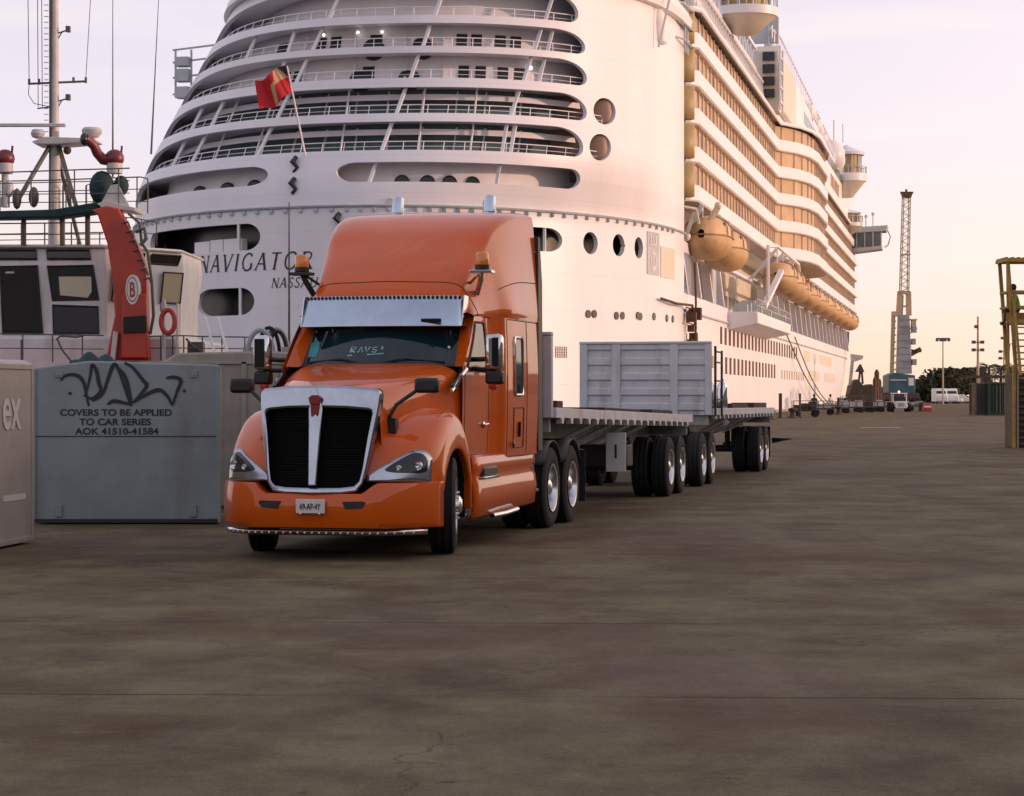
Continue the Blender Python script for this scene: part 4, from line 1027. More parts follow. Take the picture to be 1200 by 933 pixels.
# storage boxes seen in the upper mooring slot, frame posts
m = MB()
for pa, pb, py in ((218, 236, 282), (237, 252, 281), (253, 275, 281)):
    q0 = shell(phi_px(pa, 11), zB[0] - .5, -.9); q1 = shell(phi_px(pb, 11), zB[0] - .5, -.9); zt = z_px(240, py); m.beam(q0 + Vector((0, 0, (zt - q0.z) / 2)), q1 + Vector((0, 0, (zt - q0.z) / 2)), .5, zt - q0.z)
m.build('locker', 'ship_white', ship, smooth=0)
for px, zz_ in ((278, zB), (280, zA), (640, (z_px(625, 294), z_px(625, 266)))):
    p = phi_px(px, zz_[0]); m = MB(); m.beam(shell(p, zz_[0] - .15, -.16), shell(p, zz_[1] + .15, -.16), .28, .16, up=(1, 0, 0)); m.build('mullion', 'ship_white', ship, smooth=0)
# windows, doors and lamps on the inner walls
def wallbox(px, key, off, dz0, dz1, wpx, name, mt, out=.06, z0=None):
    zf = Z[key][0]; p0 = phi_px(px - wpx / 2, zf); p1 = phi_px(px + wpx / 2, zf); m = MB(); rows = []
    for i in range(5):
        p = p0 + (p1 - p0) * i / 4; rows.append([shell(p, zf + dz0, off), shell(p, zf + dz0, off + out), shell(p, zf + dz1, off + out), shell(p, zf + dz1, off)])
    m.grid(rows, closed_u=True); m.add(rows[0] + rows[-1], [(0, 1, 2, 3), (7, 6, 5, 4)])
    return m.build(name, mt, ship, smooth=0)
for key, y in (('s3', 0), ('s2', 0)):
    for px in ((300, 320, 420, 548, 572, 604, 628) if key == 's3' else (296, 350, 372, 430, 545, 566, 600, 622)):
        wallbox(px, key, -2.3, .15, 1.15, 15, 'deck_window', 'ship_dark')
    for px in (330, 402, 468, 520, 655):
        wallbox(px, key, -2.3, .05, 1.35, 3, 'wall_post', 'ship_white', .25)
    for px in ((406, 470) if key == 's3' else (422, 486)):
        m = MB(); p = phi_px(px, 20); c = shell(p, Z[key][0] + .15, -2.2); m.lathe([(0, -.12), (.55, -.12), (.75, 0), (.75, .1)], c, 'y', 18); m.build('round_port', 'ship_dark', ship)
for px in (305, 350, 397, 440, 488, 540, 585, 640):
    for key in ('s5', 's4'): wallbox(px, key, -3.2, -.1, 1.9, 2.5, 'wall_post', 'ship_white', .08)
for px in (205, 240, 275, 470, 505, 535, 566):
    m = MB(); c = shell(phi_px(px, Z['s6'][0]), Z['s6'][0] + .1, -1.85); m.lathe([(0, -.1), (.4, -.1), (.52, 0), (.52, .1)], c, 'y', 16); m.build('round_port', 'ship_dark', ship)
for px, key, dz in ((355, 's2', 1.30), (406, 's2', 1.32), (438, 's2', 1.3), (640, 's3', 1.2)):
    m = MB(); c = shell(phi_px(px, Z[key][0]), Z[key][0] + dz, -2.0); m.sphere(c, .10 if key == 's2' else .14, 10); m.build('deck_lamp', 'lit', ship)
# mid-height glass rail of the two lower galleries (second band) and rails
for key, off, h in (('s5', -1.6, 1.05), ('s4', -1.6, .95)):
    z = Z[key][0] + h + .15; inner(off, off - .12, z, z + .38, 'gallery_band', 'ship_white', -60, 55, 90)
for key in ('s1', 's2', 's3', 's4', 's5'):
    m = MB(); z0 = Z[key][0]
    P = [shell(R(-62 + 122 * i / 120), z0 + .62, -.55) for i in range(121)]
    m.tube(P, .035, 5); P = [shell(R(-62 + 122 * i / 120), z0 + .30, -.55) for i in range(121)]; m.tube(P, .018, 4)
    for i in range(0, 121, 4): m.cyl(shell(R(-62 + 122 * i / 120), z0 - .1, -.55), shell(R(-62 + 122 * i / 120), z0 + .62, -.55), .028, n=5)
    m.build('railing', 'ship_white', ship)
for px, py in ((703.5, 172.5), (708.5, 130.5)):
    z = z_px(px, py); c = shell(phi_px(px, z), z, -2.1); m = MB(); m.sphere(c, 2.2, 24, (1, .3, 1)); m.build('port_liner', 'port_brown', ship)
# leaning struts
keys = ['s6', 's5', 's4', 's3', 's2', 's1']
lines = [((223, 120), (190, 187)), ((300, 13), (272, 72)), ((268, 80), (204, 205)), ((390, 0), (297, 178)), ((516, 0), (432, 215)), ((650, 0), (598, 150)), ((600, 135), (587, 215)), ((655, 25), (636, 95)), ((336, 40), (318, 95)), ((612, 130), (603, 180)), ((476, 60), (473, 80))]
for (xa, ya), (xb, yb) in lines:
    for k in keys:
        yt = HZ - (Z[k][1] - CAMZ) / 144.0 * F; ybm = HZ - (Z[k][0] - CAMZ) / 144.0 * F
        t0, t1 = max(yt, ya), min(ybm, yb)
        if t1 - t0 < (ybm - yt) * .55: continue
        f = lambda y: xa + (xb - xa) * (y - ya) / (yb - ya)
        if k == 's6' and 318 < f(ybm) < 390: continue
        m = MB(); m.beam(shell(phi_px(f(ybm), Z[k][0]), Z[k][0] - .12, -.55), shell(phi_px(f(yt), Z[k][1]), Z[k][1] + .12, -.55), .20, .20, up=(1, 0, 0)); m.build('strut', 'ship_white', ship, smooth=0)
for px in (243, 292, 396, 492, 560, 612):
    for k in ('s4', 's5'):
        p = phi_px(px, 19); m = MB(); m.cyl(shell(p, Z[k][0] - .12, -1.3), shell(p, Z[k][1] + .12, -1.3), .07, n=6); m.build('gallery_post', 'ship_white', ship)
# hull details on the stern
def bollard_hole(px, py):
    z = z_px(px, py); p = phi_px(px, z); m = MB()
    c = shell(p, z, .02); n_ = (shell(p, z, 1) - shell(p, z, 0)).normalized()
    m.tube([c - n_ * .3, c + n_ * .05], [.27, .27], 14); return m
for px, py in ((689, 368), (696, 368), (722, 370), (729, 370), (747, 370), (750, 371), (766, 371), (781, 373), (788, 374)):
    bollard_hole(px, py).build('fairlead', 'ship_dark', ship)
for px in (572, 457):   # blue-grey round ports above truck roof
    m = bollard_hole(px, 237); m.build('fairlead', 'ship_grey', ship)
for px, py in ((347, 192), (345, 217), (397, 258)):
    z = z_px(px, py); c = shell(phi_px(px, z), z, .12); m = MB(); m.tube([c + Vector((.1, 0, .45)), c + Vector((-.15, -.1, .1)), c + Vector((.15, -.05, -.25)), c + Vector((-.1, 0, -.55))], [.14, .2, .13, .12], 8); m.build('light_bracket', 'ship_dark', ship)
z = z_px(657, 413)
m = MB()
for i in range(6):
    q = shell(phi_px(651 + i * 2.5, z), z, .03); m.beam(q + Vector((0, 0, -.33)), q + Vector((0, 0, .38)), .03)
for k in range(5): m.beam(shell(phi_px(651, z), z - .33 + k * .17, .03), shell(phi_px(664, z), z - .33 + k * .17, .03), .03)
m.build('vent_grating', 'ship_dark', ship, smooth=0)
# emblem panel and cream patch near the quarter
def patch(px0, px1, py0, py1, off, name, mt, parent=None):
    m = MB(); z0 = z_px((px0 + px1) / 2, py1); z1 = z_px((px0 + px1) / 2, py0); rows = []
    for i in range(7):
        p = phi_px(px0, (z0 + z1) / 2) + (phi_px(px1, (z0 + z1) / 2) - phi_px(px0, (z0 + z1) / 2)) * i / 6
        rows.append([shell(p, z0, off), shell(p, z0, off + .04), shell(p, z1, off + .04), shell(p, z1, off)])
    m.grid(rows, closed_u=True); m.add(rows[0] + rows[-1], [(0, 1, 2, 3), (7, 6, 5, 4)]); return m.build(name, mt, ship, smooth=0), z0, z1
_, z0, z1 = patch(758, 772, 272, 322, .01, 'emblem_panel', 'ship_grey')
m = MB(); pc = phi_px(765, 10); dphi = phi_px(771, 10) - phi_px(759, 10)
fz = lambda x, y: shell(pc + dphi * x, z0 + (z1 - z0) * y, .075)
ribbon(m, [(-.25, .42), (-.18, .18), (0, .10), (.18, .18), (.25, .42)], .09, fz); ribbon(m, [(0, .10), (0, .60)], .12, fz); ribbon(m, [(-.2, .5), (.2, .5)], .035, lambda x, y: shell(pc + dphi * x, z0 + (z1 - z0) * y, .078))
ribbon(m, [(-.25, .92), (-.25, .70)], .1, fz); ribbon(m, [(.25, .92), (.25, .70)], .1, fz); ribbon(m, [(-.25, .70), (.25, .70)], .035, lambda x, y: shell(pc + dphi * x, z0 + (z1 - z0) * y, .079)); ribbon(m, [(0, .92), (0, .72)], .1, lambda x, y: shell(pc + dphi * x, z0 + (z1 - z0) * y, .081))
m.build('emblem', 'letter_white', ship, smooth=0)
patch(774, 790, 290, 326, .01, 'draft_patch', 'ship_cream')
# ship name, serif italic, stroke built
G = {  # unit height glyphs: (width, [(points, weight)])
 'N': (.82, [([(.10, 0), (.10, 1)], 1), ([(.10, 1), (.70, 0)], 2), ([(.70, 0), (.70, 1)], 1)]),
 'A': (.78, [([(.02, 0), (.40, 1)], 1), ([(.40, 1), (.72, 0)], 2), ([(.16, .36), (.60, .36)], 1)]),
 'V': (.74, [([(.04, 1), (.36, 0)], 2), ([(.36, 0), (.72, 1)], 1)]),
 'I': (.34, [([(.17, 0), (.17, 1)], 2)]),
 'G': (.82, [([(.70, .82), (.58, .97), (.42, 1), (.22, .92), (.08, .70), (.06, .45), (.14, .18), (.32, .02), (.50, 0), (.66, .08), (.72, .16)], 1.5), ([(.72, .05), (.72, .42)], 2)]),
 'T': (.70, [([(.34, 0), (.34, 1)], 2), ([(.02, .97), (.66, .97)], 1)]),
 'O': (.86, [([(.43, 1), (.22, .93), (.08, .72), (.06, .48), (.12, .22), (.28, .04), (.45, 0), (.64, .07), (.78, .28), (.80, .52), (.74, .80), (.60, .95), (.43, 1)], 1.5)]),
 'R': (.76, [([(.12, 0), (.12, 1)], 2), ([(.12, .97), (.42, .97), (.56, .88), (.58, .74), (.52, .60), (.38, .52), (.12, .51)], 1.2), ([(.34, .50), (.70, 0)], 2)]),
 'F': (.60, [([(.12, 0), (.12, 1)], 2), ([(.12, .97), (.56, .97)], 1), ([(.12, .52), (.46, .52)], 1)]),
 'H': (.84, [([(.12, 0), (.12, 1)], 2), ([(.70, 0), (.70, 1)], 2), ([(.12, .52), (.70, .52)], 1)]),
 'E': (.66, [([(.12, 0), (.12, 1)], 2), ([(.12, .97), (.60, .97)], 1), ([(.12, .52), (.50, .52)], 1), ([(.12, .03), (.62, .03)], 1)]),
 'S': (.58, [([(.50, .84), (.42, .97), (.28, 1), (.12, .92), (.08, .76), (.16, .62), (.36, .48), (.50, .34), (.50, .16), (.38, .02), (.22, 0), (.08, .10), (.05, .20)], 1.5)]),
 'U': (.84, [([(.12, 1), (.12, .30), (.20, .08), (.40, 0), (.60, .08), (.70, .30), (.70, 1)], 1.4)]),
 ' ': (.42, [])}
def ship_word(word, px0, py_base, hpx, name, sp=.14, serif=True):
    z0 = z_px(px0, py_base); h = z_px(px0, py_base - hpx) - z0; p = phi_px(px0, z0)
    # arc length table from p onwards
    tab = [(0.0, p)]; q = p; s = 0
    while s < 60 and q < R(85):
        q2 = q + R(.1); s += (shell(q2, z0) - shell(q, z0)).length; q = q2; tab.append((s, q))
    def f(x, y, lift=[0]):
        X = x * h + .22 * y * h; X = max(0, X + .0)
        i = min(len(tab) - 2, next((k for k in range(len(tab) - 1) if tab[k + 1][0] > X), len(tab) - 2))
        a, b_ = tab[i], tab[i + 1]; t = (X - a[0]) / (b_[0] - a[0])
        return shell(a[1] + (b_[1] - a[1]) * t, z0 + y * h, .03)
    m = MB(); x = 0
    for chn in word:
        w, sts = G[chn]; li = 0
        for pts, wt in sts:
            # densify
            li += 1
            ribbon(m, [(x + a, b_) for a, b_ in pts], .070 * wt * (1 if wt > 1 else 1.1), lambda X, Y, li=li: f(X, Y) + Vector((0, -.003 * li, 0)))
            if serif and chn not in 'OS':
                for e in (pts[0], pts[-1]):
                    if abs(e[1]) < .01 or abs(e[1] - 1) < .01:
                        yy = .02 if e[1] < .5 else .98
                        ribbon(m, [(x + e[0] - .12, yy), (x + e[0] + .12, yy)], .04, lambda X, Y, li=li: f(X, Y) + Vector((0, -.003 * li - .012, 0)))
        x += w + sp
    return m.build(name, 'ink', ship, smooth=0)
ship_word('NAVIGATOR OF THE SEAS', 234, 320, 19.5, 'ship_name', .25)
ship_word('NASSAU', 318, 337.5, 11.5, 'home_port', .17)

# ---- starboard side ------------------------------------------------
def bside(a, z):
    """half beam of the hull side at station a"""
    zz = max(0, min(1, (z + 2) / 14)); a0 = 188 + 38 * zz; aend = 272 + 26 * zz
    B = 18.0
    if a <= a0: return B
    t = min(1, (a - a0) / (aend - a0)); return B * (1 - t ** 2.0)
st = [i * 10 for i in range(0, 19)] + [188, 196, 204, 212, 220, 228, 236, 244, 252, 260, 268, 276, 284, 290, 296, 298]
HT = 9.2
def side_rows(z0, z1, n, stn=None, off=0, inset=0):
    stn = stn or st
    return [[(bside(a, z0 + (z1 - z0) * k / n) + off, a, z0 + (z1 - z0) * k / n) for k in range(n + 1)] for a in stn]
m = MB(); m.grid(side_rows(-2.3, HT, 8)); m.grid([[(bside(a, HT), a, HT) for a in st], [(bside(a, HT) - 3.8 if bside(a, HT) > 4 else 0, a, HT) for a in st]])
m.build('hull_side', 'ship_white', ship, smooth=30)
m = MB(); m.grid([[(bside(a, 7.85) + .0, a, 7.80), (bside(a, 7.85) + .14, a, 7.85), (bside(a, 7.85) + .14, a, 7.98), (bside(a, 7.85) - .0, a, 8.02)] for a in st]); m.build('rubbing_strake', 'ship_grey', ship, smooth=30)
# bow above promenade
m = MB(); fst = [a for a in st if a >= 228]; m.grid([[(bside(a, z) , a, z) for z in (HT, 11, 13, 15.9)] for a in fst]); m.grid([[(bside(a, 15.9), a, 15.9) for a in fst], [(0, a, 15.9) for a in fst]]); m.build('bow', 'ship_white', ship, smooth=30)
# recess behind the boats
m = MB(); m.add([(14.4, 0, HT), (14.4, 236, HT), (14.4, 236, 15.9), (14.4, 0, 15.9)], [(0, 1, 2, 3)]); m.build('promenade_wall', 'ship_cream', ship, smooth=0)
m = MB()
for k in range(58):
    a = 6 + k * 3.9; m.box(14.38, 14.45, a, a + 2.6, HT + .5, HT + 2.5)
m.build('promenade_window', 'ship_glass', ship, smooth=0)
# slanted promenade pillars (near ones individually)
for k in range(28):
    a = 1.5 + k * 8.2
    if 34 < a < 60: continue
    m = MB(); m.beam((17.8, a, HT - .02), (17.5, a - 1.4, 12.7), .35, .7, up=(1, 0, 0)); m.build('promenade_pillar', 'ship_white', ship, smooth=0)
m = MB(); 
for a0, a1 in ((0, 14),): m.box(17.0, 18.0, a0, a1, 12.2, 13.0)
m.box(17.3, 17.9, 14, 228, 12.6, 12.9)
m.build('promenade_beam', 'ship_white', ship, bevel=.02)
m = MB(); 
for k in range(7): m.beam((17.9, 1.2 + k * .55, HT), (17.9, 1.2 + k * .55, 12.2), .10)
m.build('mooring_grille', 'ship_white', ship, smooth=0)
m = MB(); m.box(15, 17.4, 26.5, 29, HT, 15.8); m.build('deck_block', 'ship_cream', ship, bevel=.2)
m = MB(); m.box(14.5, 17.6, 22.5, 25, HT, 15.8); m.build('deck_block', 'ship_grey', ship, bevel=.2)
# cantilever platform
m = MB(); m.prism([(18.0, 8.9), (20.6, 8.9), (20.6, 7.9), (18.0, 7.35)], 'y', 30, 66); m.build('boarding_platform', 'ship_white', ship, bevel=.05)
m = MB(); 
for k in range(19): m.cyl((20.5, 30.2 + k * 1.97, 8.9), (20.5, 30.2 + k * 1.97, 10.0), .05, n=5)
for z in (9.45, 10.0): m.cyl((20.5, 30.2, z), (20.5, 65.8, z), .05, n=5)
for k in range(10): m.box(18.4, 19.6, 31 + k * 3.4, 31.9 + k * 3.4, 8.9, 9.6 + (k % 3) * .3)
m.build('platform_gear', 'ship_grey', ship)
# hull windows
wins = []
def win_mesh(w, h, d=.05):
    m = MB(); m.box(-d, d, 0, w, 0, h); return m
def scatter(name, mt, spots, w, h, limit=100, base=win_mesh, d=.05):
    """first `limit` as individual parts sharing a mesh, the rest as one stuff part"""
    o0 = None
    for (b, a, z) in spots[:limit]:
        if o0 is None: o0 = base(w, h, d).build(name, mt, ship, smooth=0); o = o0
        else: o = o0.copy(); COL.objects.link(o); o.parent = ship
        o.location = (b, a, z)
    if len(spots) > limit:
        m = MB()
        for (b, a, z) in spots[limit:]: m.box(b - d, b + d, a, a + w, z, z + h)
        tag(m.build(name, mt, ship, smooth=0), kind='stuff')
s_ = [(18.0, 24 + k * 3.45, 6.0) for k in range(25)] + [(18.0, 24.5 + k * 3.45, 3.5) for k in range(16)]
scatter('hull_window', 'rust', s_, 1.5, 1.45, d=.03)
s_ = [(18.0, 86 + k * 3.6, 3.5) for k in range(10)] + [(18.0, 15 + k * 3, 3.9) for k in range(2)]
scatter('hull_port', 'ship_tan', s_, 1.1, 1.0, d=.03)
for a0, a1, z in ((120, 131, 6), (137, 143, 6), (150, 176, 6), (128, 150, 3.6), (160, 185, 3.6)):
    m = MB(); m.box(17.98, 18.03, a0, a1, z, z + 1.3); m.build('shell_door', 'ship_cream', ship, smooth=0)

# balcony decks
BOT = [16.0, 18.85, 21.7, 24.5, 27.3]; TOPD = 30.0
def bout(a):   # outer line of the superstructure
    P = [(0.6, 17.9), (1.0, 18.4), (1.8, 18.8), (72, 18.8), (76, 20.6), (80, 21.5), (86, 22.0), (102, 22.0), (108, 21.5), (112, 20.2), (114, 18.8), (237, 18.8), (240, 17.6)]
    for (x0, v0), (x1, v1) in zip(P, P[1:]):
        if a <= x1: return v0 + (v1 - v0) * (a - x0) / (x1 - x0)
    return P[-1][1]
sta = [.6, .8, 1.0, 1.4, 1.8, 20, 40, 60, 72, 74, 76, 78, 80, 83, 86, 94, 102, 105, 108, 110, 112, 113, 114, 140, 170, 200, 225, 237, 238.5, 240]
for i, z in enumerate(BOT):
    zt = BOT[i + 1] if i < 4 else TOPD
    m = MB()
    prof = [(-1.5, z), (.0, z), (.12, z + .12), (.12, z + 1.18), (.05, z + 1.24), (-.08, z + 1.24), (-.10, z + .24), (-1.5, z + .24)]
    m.grid([[(bout(a) + o, a, zz) for o, zz in prof] for a in sta], closed_u=True)
    o = m.build('balcony_parapet', 'ship_white', ship, smooth=30)
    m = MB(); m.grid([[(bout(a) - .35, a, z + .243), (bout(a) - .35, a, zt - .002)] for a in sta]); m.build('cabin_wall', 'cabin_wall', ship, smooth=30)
    m = MB(); k = 0; a = 4.3
    while a < 236:
        if True: m.box(bout(a) - .36, bout(a) - .20, a, a + .14, z + .2, zt)
        a += 2.55
    m.build('balcony_divider', 'ship_cream', o, smooth=0)
spots = []
for i, z in enumerate(BOT):
    for k in range(90):
        a = 1.95 + k * 2.55
        if 71 < a < 80 or 107 < a < 114 or a > 233: continue
        spots.append((bout(a) - .34, a + .1, z + .26))
spots.sort(key=lambda p: p[1])
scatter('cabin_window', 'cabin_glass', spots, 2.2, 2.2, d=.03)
m = MB()
for i in range(5):
    z = BOT[i]
    for (a, b_) in ((73, 79.5), (107.5, 113.5)):
        pass
m = MB(); m.grid([[(14.4, a, 15.995), (bout(a) - .05, a, 15.995)] for a in sta]); m.build('soffit', 'ship_cream', ship, smooth=0)
# aft ends of the balcony decks: gold screens
for i, z in enumerate(BOT[:5]):
    zt = (BOT[i + 1] if i < 4 else TOPD) - .05
    m = MB(); m.grid([[(16.9 + 1.75 * math.sin(R(t)), 1.0 - 1.0 * math.cos(R(t)) * 1.0, zz) for zz in (z + .3, z + 1.4, zt)] for t in range(0, 91, 10)]); m.build('end_screen', 'ship_tan', ship, smooth=60, solid=.05)
# body of the superstructure
m = MB(); m.box(-12.5, 17.4, 3, 236, 15.9, TOPD - .01); m.build('superstructure', 'ship_white', ship, bevel=.3)
m = MB(); m.grid([[(bout(a) + .25, a, TOPD), (bout(a) + .35, a, TOPD + .12), (bout(a) + .35, a, TOPD + .38), (8, a, TOPD + .4)] for a in sta]); m.build('upper_deck_edge', 'ship_white', ship, smooth=30)
# wind screens of the pool deck
m = MB(); m.grid([[(18.0, a, TOPD + .4), (18.2, a, TOPD + 1.8), (17.9, a, TOPD + 3.2)] for a in (0, 10, 20, 30, 40, 50, 60, 66)]); ws_ = m.build('wind_screen', 'balcony_screen', ship, smooth=30, solid=.1)
m = MB()
for k in range(34): m.beam((18.28, k * 2.0, TOPD + .5), (18.02, k * 2.0, TOPD + 3.3), .10)
m.cyl((18.0, 0, TOPD + 3.3), (18.0, 66, TOPD + 3.3), .16, n=6)
m.build('screen_post', 'ship_white', ws_, smooth=0)
# diagonal truss rail above
m = MB()
for z in (34.3, 36.4): m.box(17.0, 17.5, -4, 62, z, z + .3)
for k in range(22): m.beam((17.25, -4 + k * 3, 34.4), (17.25, -2.5 + k * 3, 36.5), .18); m.beam((17.25, -1 + k * 3, 34.4), (17.25, -2.5 + k * 3, 36.5), .18)
m.build('truss_rail', 'ship_white', ship, smooth=0)
m = MB(); m.box(4, 17.2, -2, 64, 33.3, 34.3); m.build('sun_deck', 'ship_white', ship, bevel=.1)
m = MB(); 
for k in range(12): m.beam((16.8, 1 + k * 5, 30.3), (16.8, 1 + k * 5, 33.4), .3)
m.build('sun_deck_column', 'ship_cream', ship, smooth=0)
# upper block over the bulge
P = [(64, 30.3), (66, 31.5), (71, 38.0), (78, 38.6), (232, 36.2), (236, 30.3)]
m = MB(); m.prism(P, 'x', 6, 18.6); ub = m.build('upper_block', 'ship_white', ship, bevel=.25)
m = MB(); m.prism([(63.5, 30.4), (63.2, 36.5), (65.5, 37.3), (67, 30.4)], 'x', 15.5, 19.6); m.build('glass_bay', 'ship_cream', ub, bevel=.1)
m = MB(); [m.box(18.0, 19.2, 63.0, 63.14, 31.7 + k * 1.25, 32.6 + k * 1.25) for k in range(4)]; m.build('window', 'ship_dark', ub, smooth=0)
m = MB()
for k in range(4): m.box(19.6, 19.75, 63.4, 66.8, 31.4 + k * 1.5, 31.6 + k * 1.5)
for a in (63.3, 66.7): m.box(19.6, 19.8, a, a + .2, 30.5, 37)
m.build('bay_frame', 'ship_white', ub, smooth=0)
m = MB(); m.prism([(70, 31.6), (74, 37.3), (90, 37.3), (90, 31.6)], 'x', 18.6, 19.3); m.build('gold_window', 'ship_cream', ub, bevel=.15)
m = MB()
for k in range(9): m.box(18.58, 18.68, 116 + k * 3.6, 118.1 + k * 3.6, 32.2, 34.0)
for k in range(6): m.box(18.58, 18.68, 165 + k * 3.6, 167.2 + k * 3.6, 32.2, 34.0)
m.build('window', 'cabin_glass', ub, smooth=0)
m = MB()
for k in range(26): m.box(18.58, 18.64, 112 + k * 3.2, 114.6 + k * 3.2, 35.0, 36.4)
m.build('window', 'ship_glass', ub, smooth=0)
m = MB(); m.tube([(18.7, 64, 38.9), (18.7, 76, 39.8), (18.7, 232, 37.4)], .12, 5)
for k in range(60): a = 66 + k * 2.8; z = 38.6 - (a - 78) * .0156 if a > 78 else 38.4; m.cyl((18.7, a, z - .2), (18.7, a, z + 1.1), .06, n=4)
m.build('roof_railing', 'ship_white', ub)
m = MB(); 
for a, r in ((112, 1.1), (126, 1.6), (140, 1.5), (155, 1.3), (178, 2.4), (186, 2.0)): m.sphere((17.6, a, 38.0), r, 14)
m.build('dome', 'ship_white', ub)
m = MB(); m.cyl((17, 82, 38), (17, 82, 42.5), .7, .4, n=10); m.sphere((17, 82, 42.7), .6, 10); m.cyl((16.5, 95, 38), (16.5, 95, 41), .2, n=6); m.box(16, 19, 70, 71, 38.4, 41); m.cyl((18.5, 74, 38), (18.5, 74, 42), .12, n=6); m.cyl((18, 70, 38), (18, 70, 42), .12, n=6)
m.build('mast_stub', 'ship_grey', ub)
# observation pods bulging out over the side
def pod(b, a, z0, z1, r, name='observation_pod'):
    H = z1 - z0; zt = z0 + H * .45
    m = MB(); m.lathe([(.1, z0), (r * .35, z0 + H * .02), (r * .80, z0 + H * .22), (r * .98, z0 + H * .30)], (b, a, 0), 'z', 32)
    o = m.build(name, 'ship_cream', ship, smooth=40)
    m = MB(); m.lathe([(r * .98, z0 + H * .30), (r * 1.06, z0 + H * .31), (r * 1.08, zt), (r * 1.0, zt), (r * .98, zt - .3), (.1, zt - .3)], (b, a, 0), 'z', 32); m.build('parapet', 'ship_white', o, smooth=40)
    m = MB(); m.lathe([(r * .72, zt - .3), (r * .74, z0 + H * .80), (0, z0 + H * .8)], (b, a, 0), 'z', 24); m.build('pod_glass', 'ship_tan', o, smooth=40)
    m = MB(); m.lathe([(.1, z0 + H * .80), (r * .95, z0 + H * .80), (r * .98, z0 + H * .85), (r * .5, z0 + H * .92), (.1, z1)], (b, a, 0), 'z', 24); m.build('pod_roof', 'ship_white', o, smooth=40)
    m = MB(); n = 22
    m.tube([(b + r * 1.05 * math.cos(t * 2 * math.pi / n), a + r * 1.05 * math.sin(t * 2 * math.pi / n), zt + 1.1) for t in range(n)], .06, 5, closed=True)
    for t in range(n):
        cx_, cy_ = math.cos(t * 2 * math.pi / n), math.sin(t * 2 * math.pi / n)
        m.cyl((b + r * 1.05 * cx_, a + r * 1.05 * cy_, zt), (b + r * 1.05 * cx_, a + r * 1.05 * cy_, zt + 1.1), .045, n=4)
        if t % 2 == 0: m.cyl((b + r * .78 * cx_, a + r * .78 * cy_, zt - .3), (b + r * .78 * cx_, a + r * .78 * cy_, z0 + H * .8), .09, n=4)
    m.build('pod_railing', 'ship_grey', o)
    return o
pod(19.2, 33, 33.2, 38.4, 2.7)
pod(19.2, 196, 33.0, 41.5, 3.0)
pod(18.6, 214, 28.5, 32.8, 2.2)
m = MB(); m.box(14, 18, 214, 236, 30, 35); m.cyl((17, 200, 42), (17, 200, 46), .15, n=6); m.cyl((18.6, 197, 42), (18.6, 197, 45), .12, n=6); m.build('bridge_house', 'ship_white', ship, bevel=.4)
# bridge wing
m = MB(); m.prism([(18.5, 30.6), (24.6, 30.9), (24.3, 29.9), (18.5, 29.6)], 'y', 226, 231); m.prism([(18.5, 27.0), (23.6, 27.4), (23.6, 26.8), (18.5, 26.2)], 'y', 226, 231)
for x in (19.2, 20.6, 22, 23.4): m.box(x, x + .2, 226.1, 226.4, 27.2, 30)
m.cyl((22, 228, 30.8), (22, 228, 33), .1, n=5); m.cyl((20.8, 228, 30.8), (20.8, 228, 32.6), .1, n=5); m.sphere((22, 228, 33), .3, 8); m.sphere((20.8, 228, 32.6), .3, 8)
m.tube([(24.5, 228, 30.2), (25, 228, 29), (24.6, 228, 27.6), (24, 228, 27.2)], .12, 5)
bw = m.build('bridge_wing', 'ship_grey', ship, bevel=.03)
m = MB(); m.box(18.5, 23.4, 226.5, 230.5, 27.3, 29.8); m.build('wing_glass', 'ship_glass', bw, smooth=0)
# aft upper works right of the stern openings
m = MB()
m.prism([(13.0, 28.2), (17.6, 25.9), (17.9, 27.6), (17.2, 29.6), (12.6, 30.4)], 'y', -9.5, -.5)
m.build('aft_sponson', 'ship_white', ship, bevel=.5)
m = MB()
for k in range(5): m.beam((13.5 + k, -10.2, 26.9 - k * .3), (14.5 + k, -9.6, 30.4), .12)
for z in (27.6, 28.8, 30.2): m.tube([(12.5, -11.5, z + .3), (15.5, -10.0, z), (18.4, -3, z - .3), (18.6, 1, z - .3)], .08, 5)
for a, z in ((-9, 28), (-5, 27), (-2, 28.5), (0, 27.6), (0, 30)): m.sphere((18.0 - abs(a) * .15, a, z), .42, 8)
for k in range(6): m.cyl((18.3, -2 + k * .9, 26.6), (18.3, -2 + k * .9, 31), .07, n=5)
m.build('sponson_railing', 'ship_grey', ship)
m = MB(); m.prism([(6, 30.0), (17.4, 30.0), (17.8, 33.2), (9, 34.5), (5, 33)], 'y', -12, 3); m.build('aft_house', 'ship_cream', ship, bevel=.4)
# gear on the quarter: pilot gear / hinged arm
m = MB(); c = shell(phi_px(801, 6), 6.0, .1)
def loc_px(px, py, off=.3): z = z_px(px, py); return shell(phi_px(min(px, 806), z), z, off)
m = MB(); m.tube([loc_px(770, 350), loc_px(785, 356, .5), loc_px(800, 358, .7), (18.5, 3, 6.7)], .1, 6)
m.tube([(18.6, 1.5, 11.5), (18.7, 1.4, 8.5), (18.7, 1.2, 5.6)], .09, 6)
for k, (a, z, s) in enumerate(((0, 7.4, .7), (1.4, 7.7, .9), (.6, 6.6, .5), (1.6, 6.0, .6), (.4, 5.6, .4))): m.box(18.2, 18.2 + s, a - s / 2, a + s / 2, z - s / 2, z + s / 2)
for z in (4.4, 4.8, 7.0, 8.1): m.beam((18.3, -1.2, z), (18.5, 2.8, z - .1), .08)
for a in (-1.2, 2.8): m.beam((18.4, a, 4.4), (18.4, a, 5.2), .08)
m.build('stern_gantry', 'rust', ship)
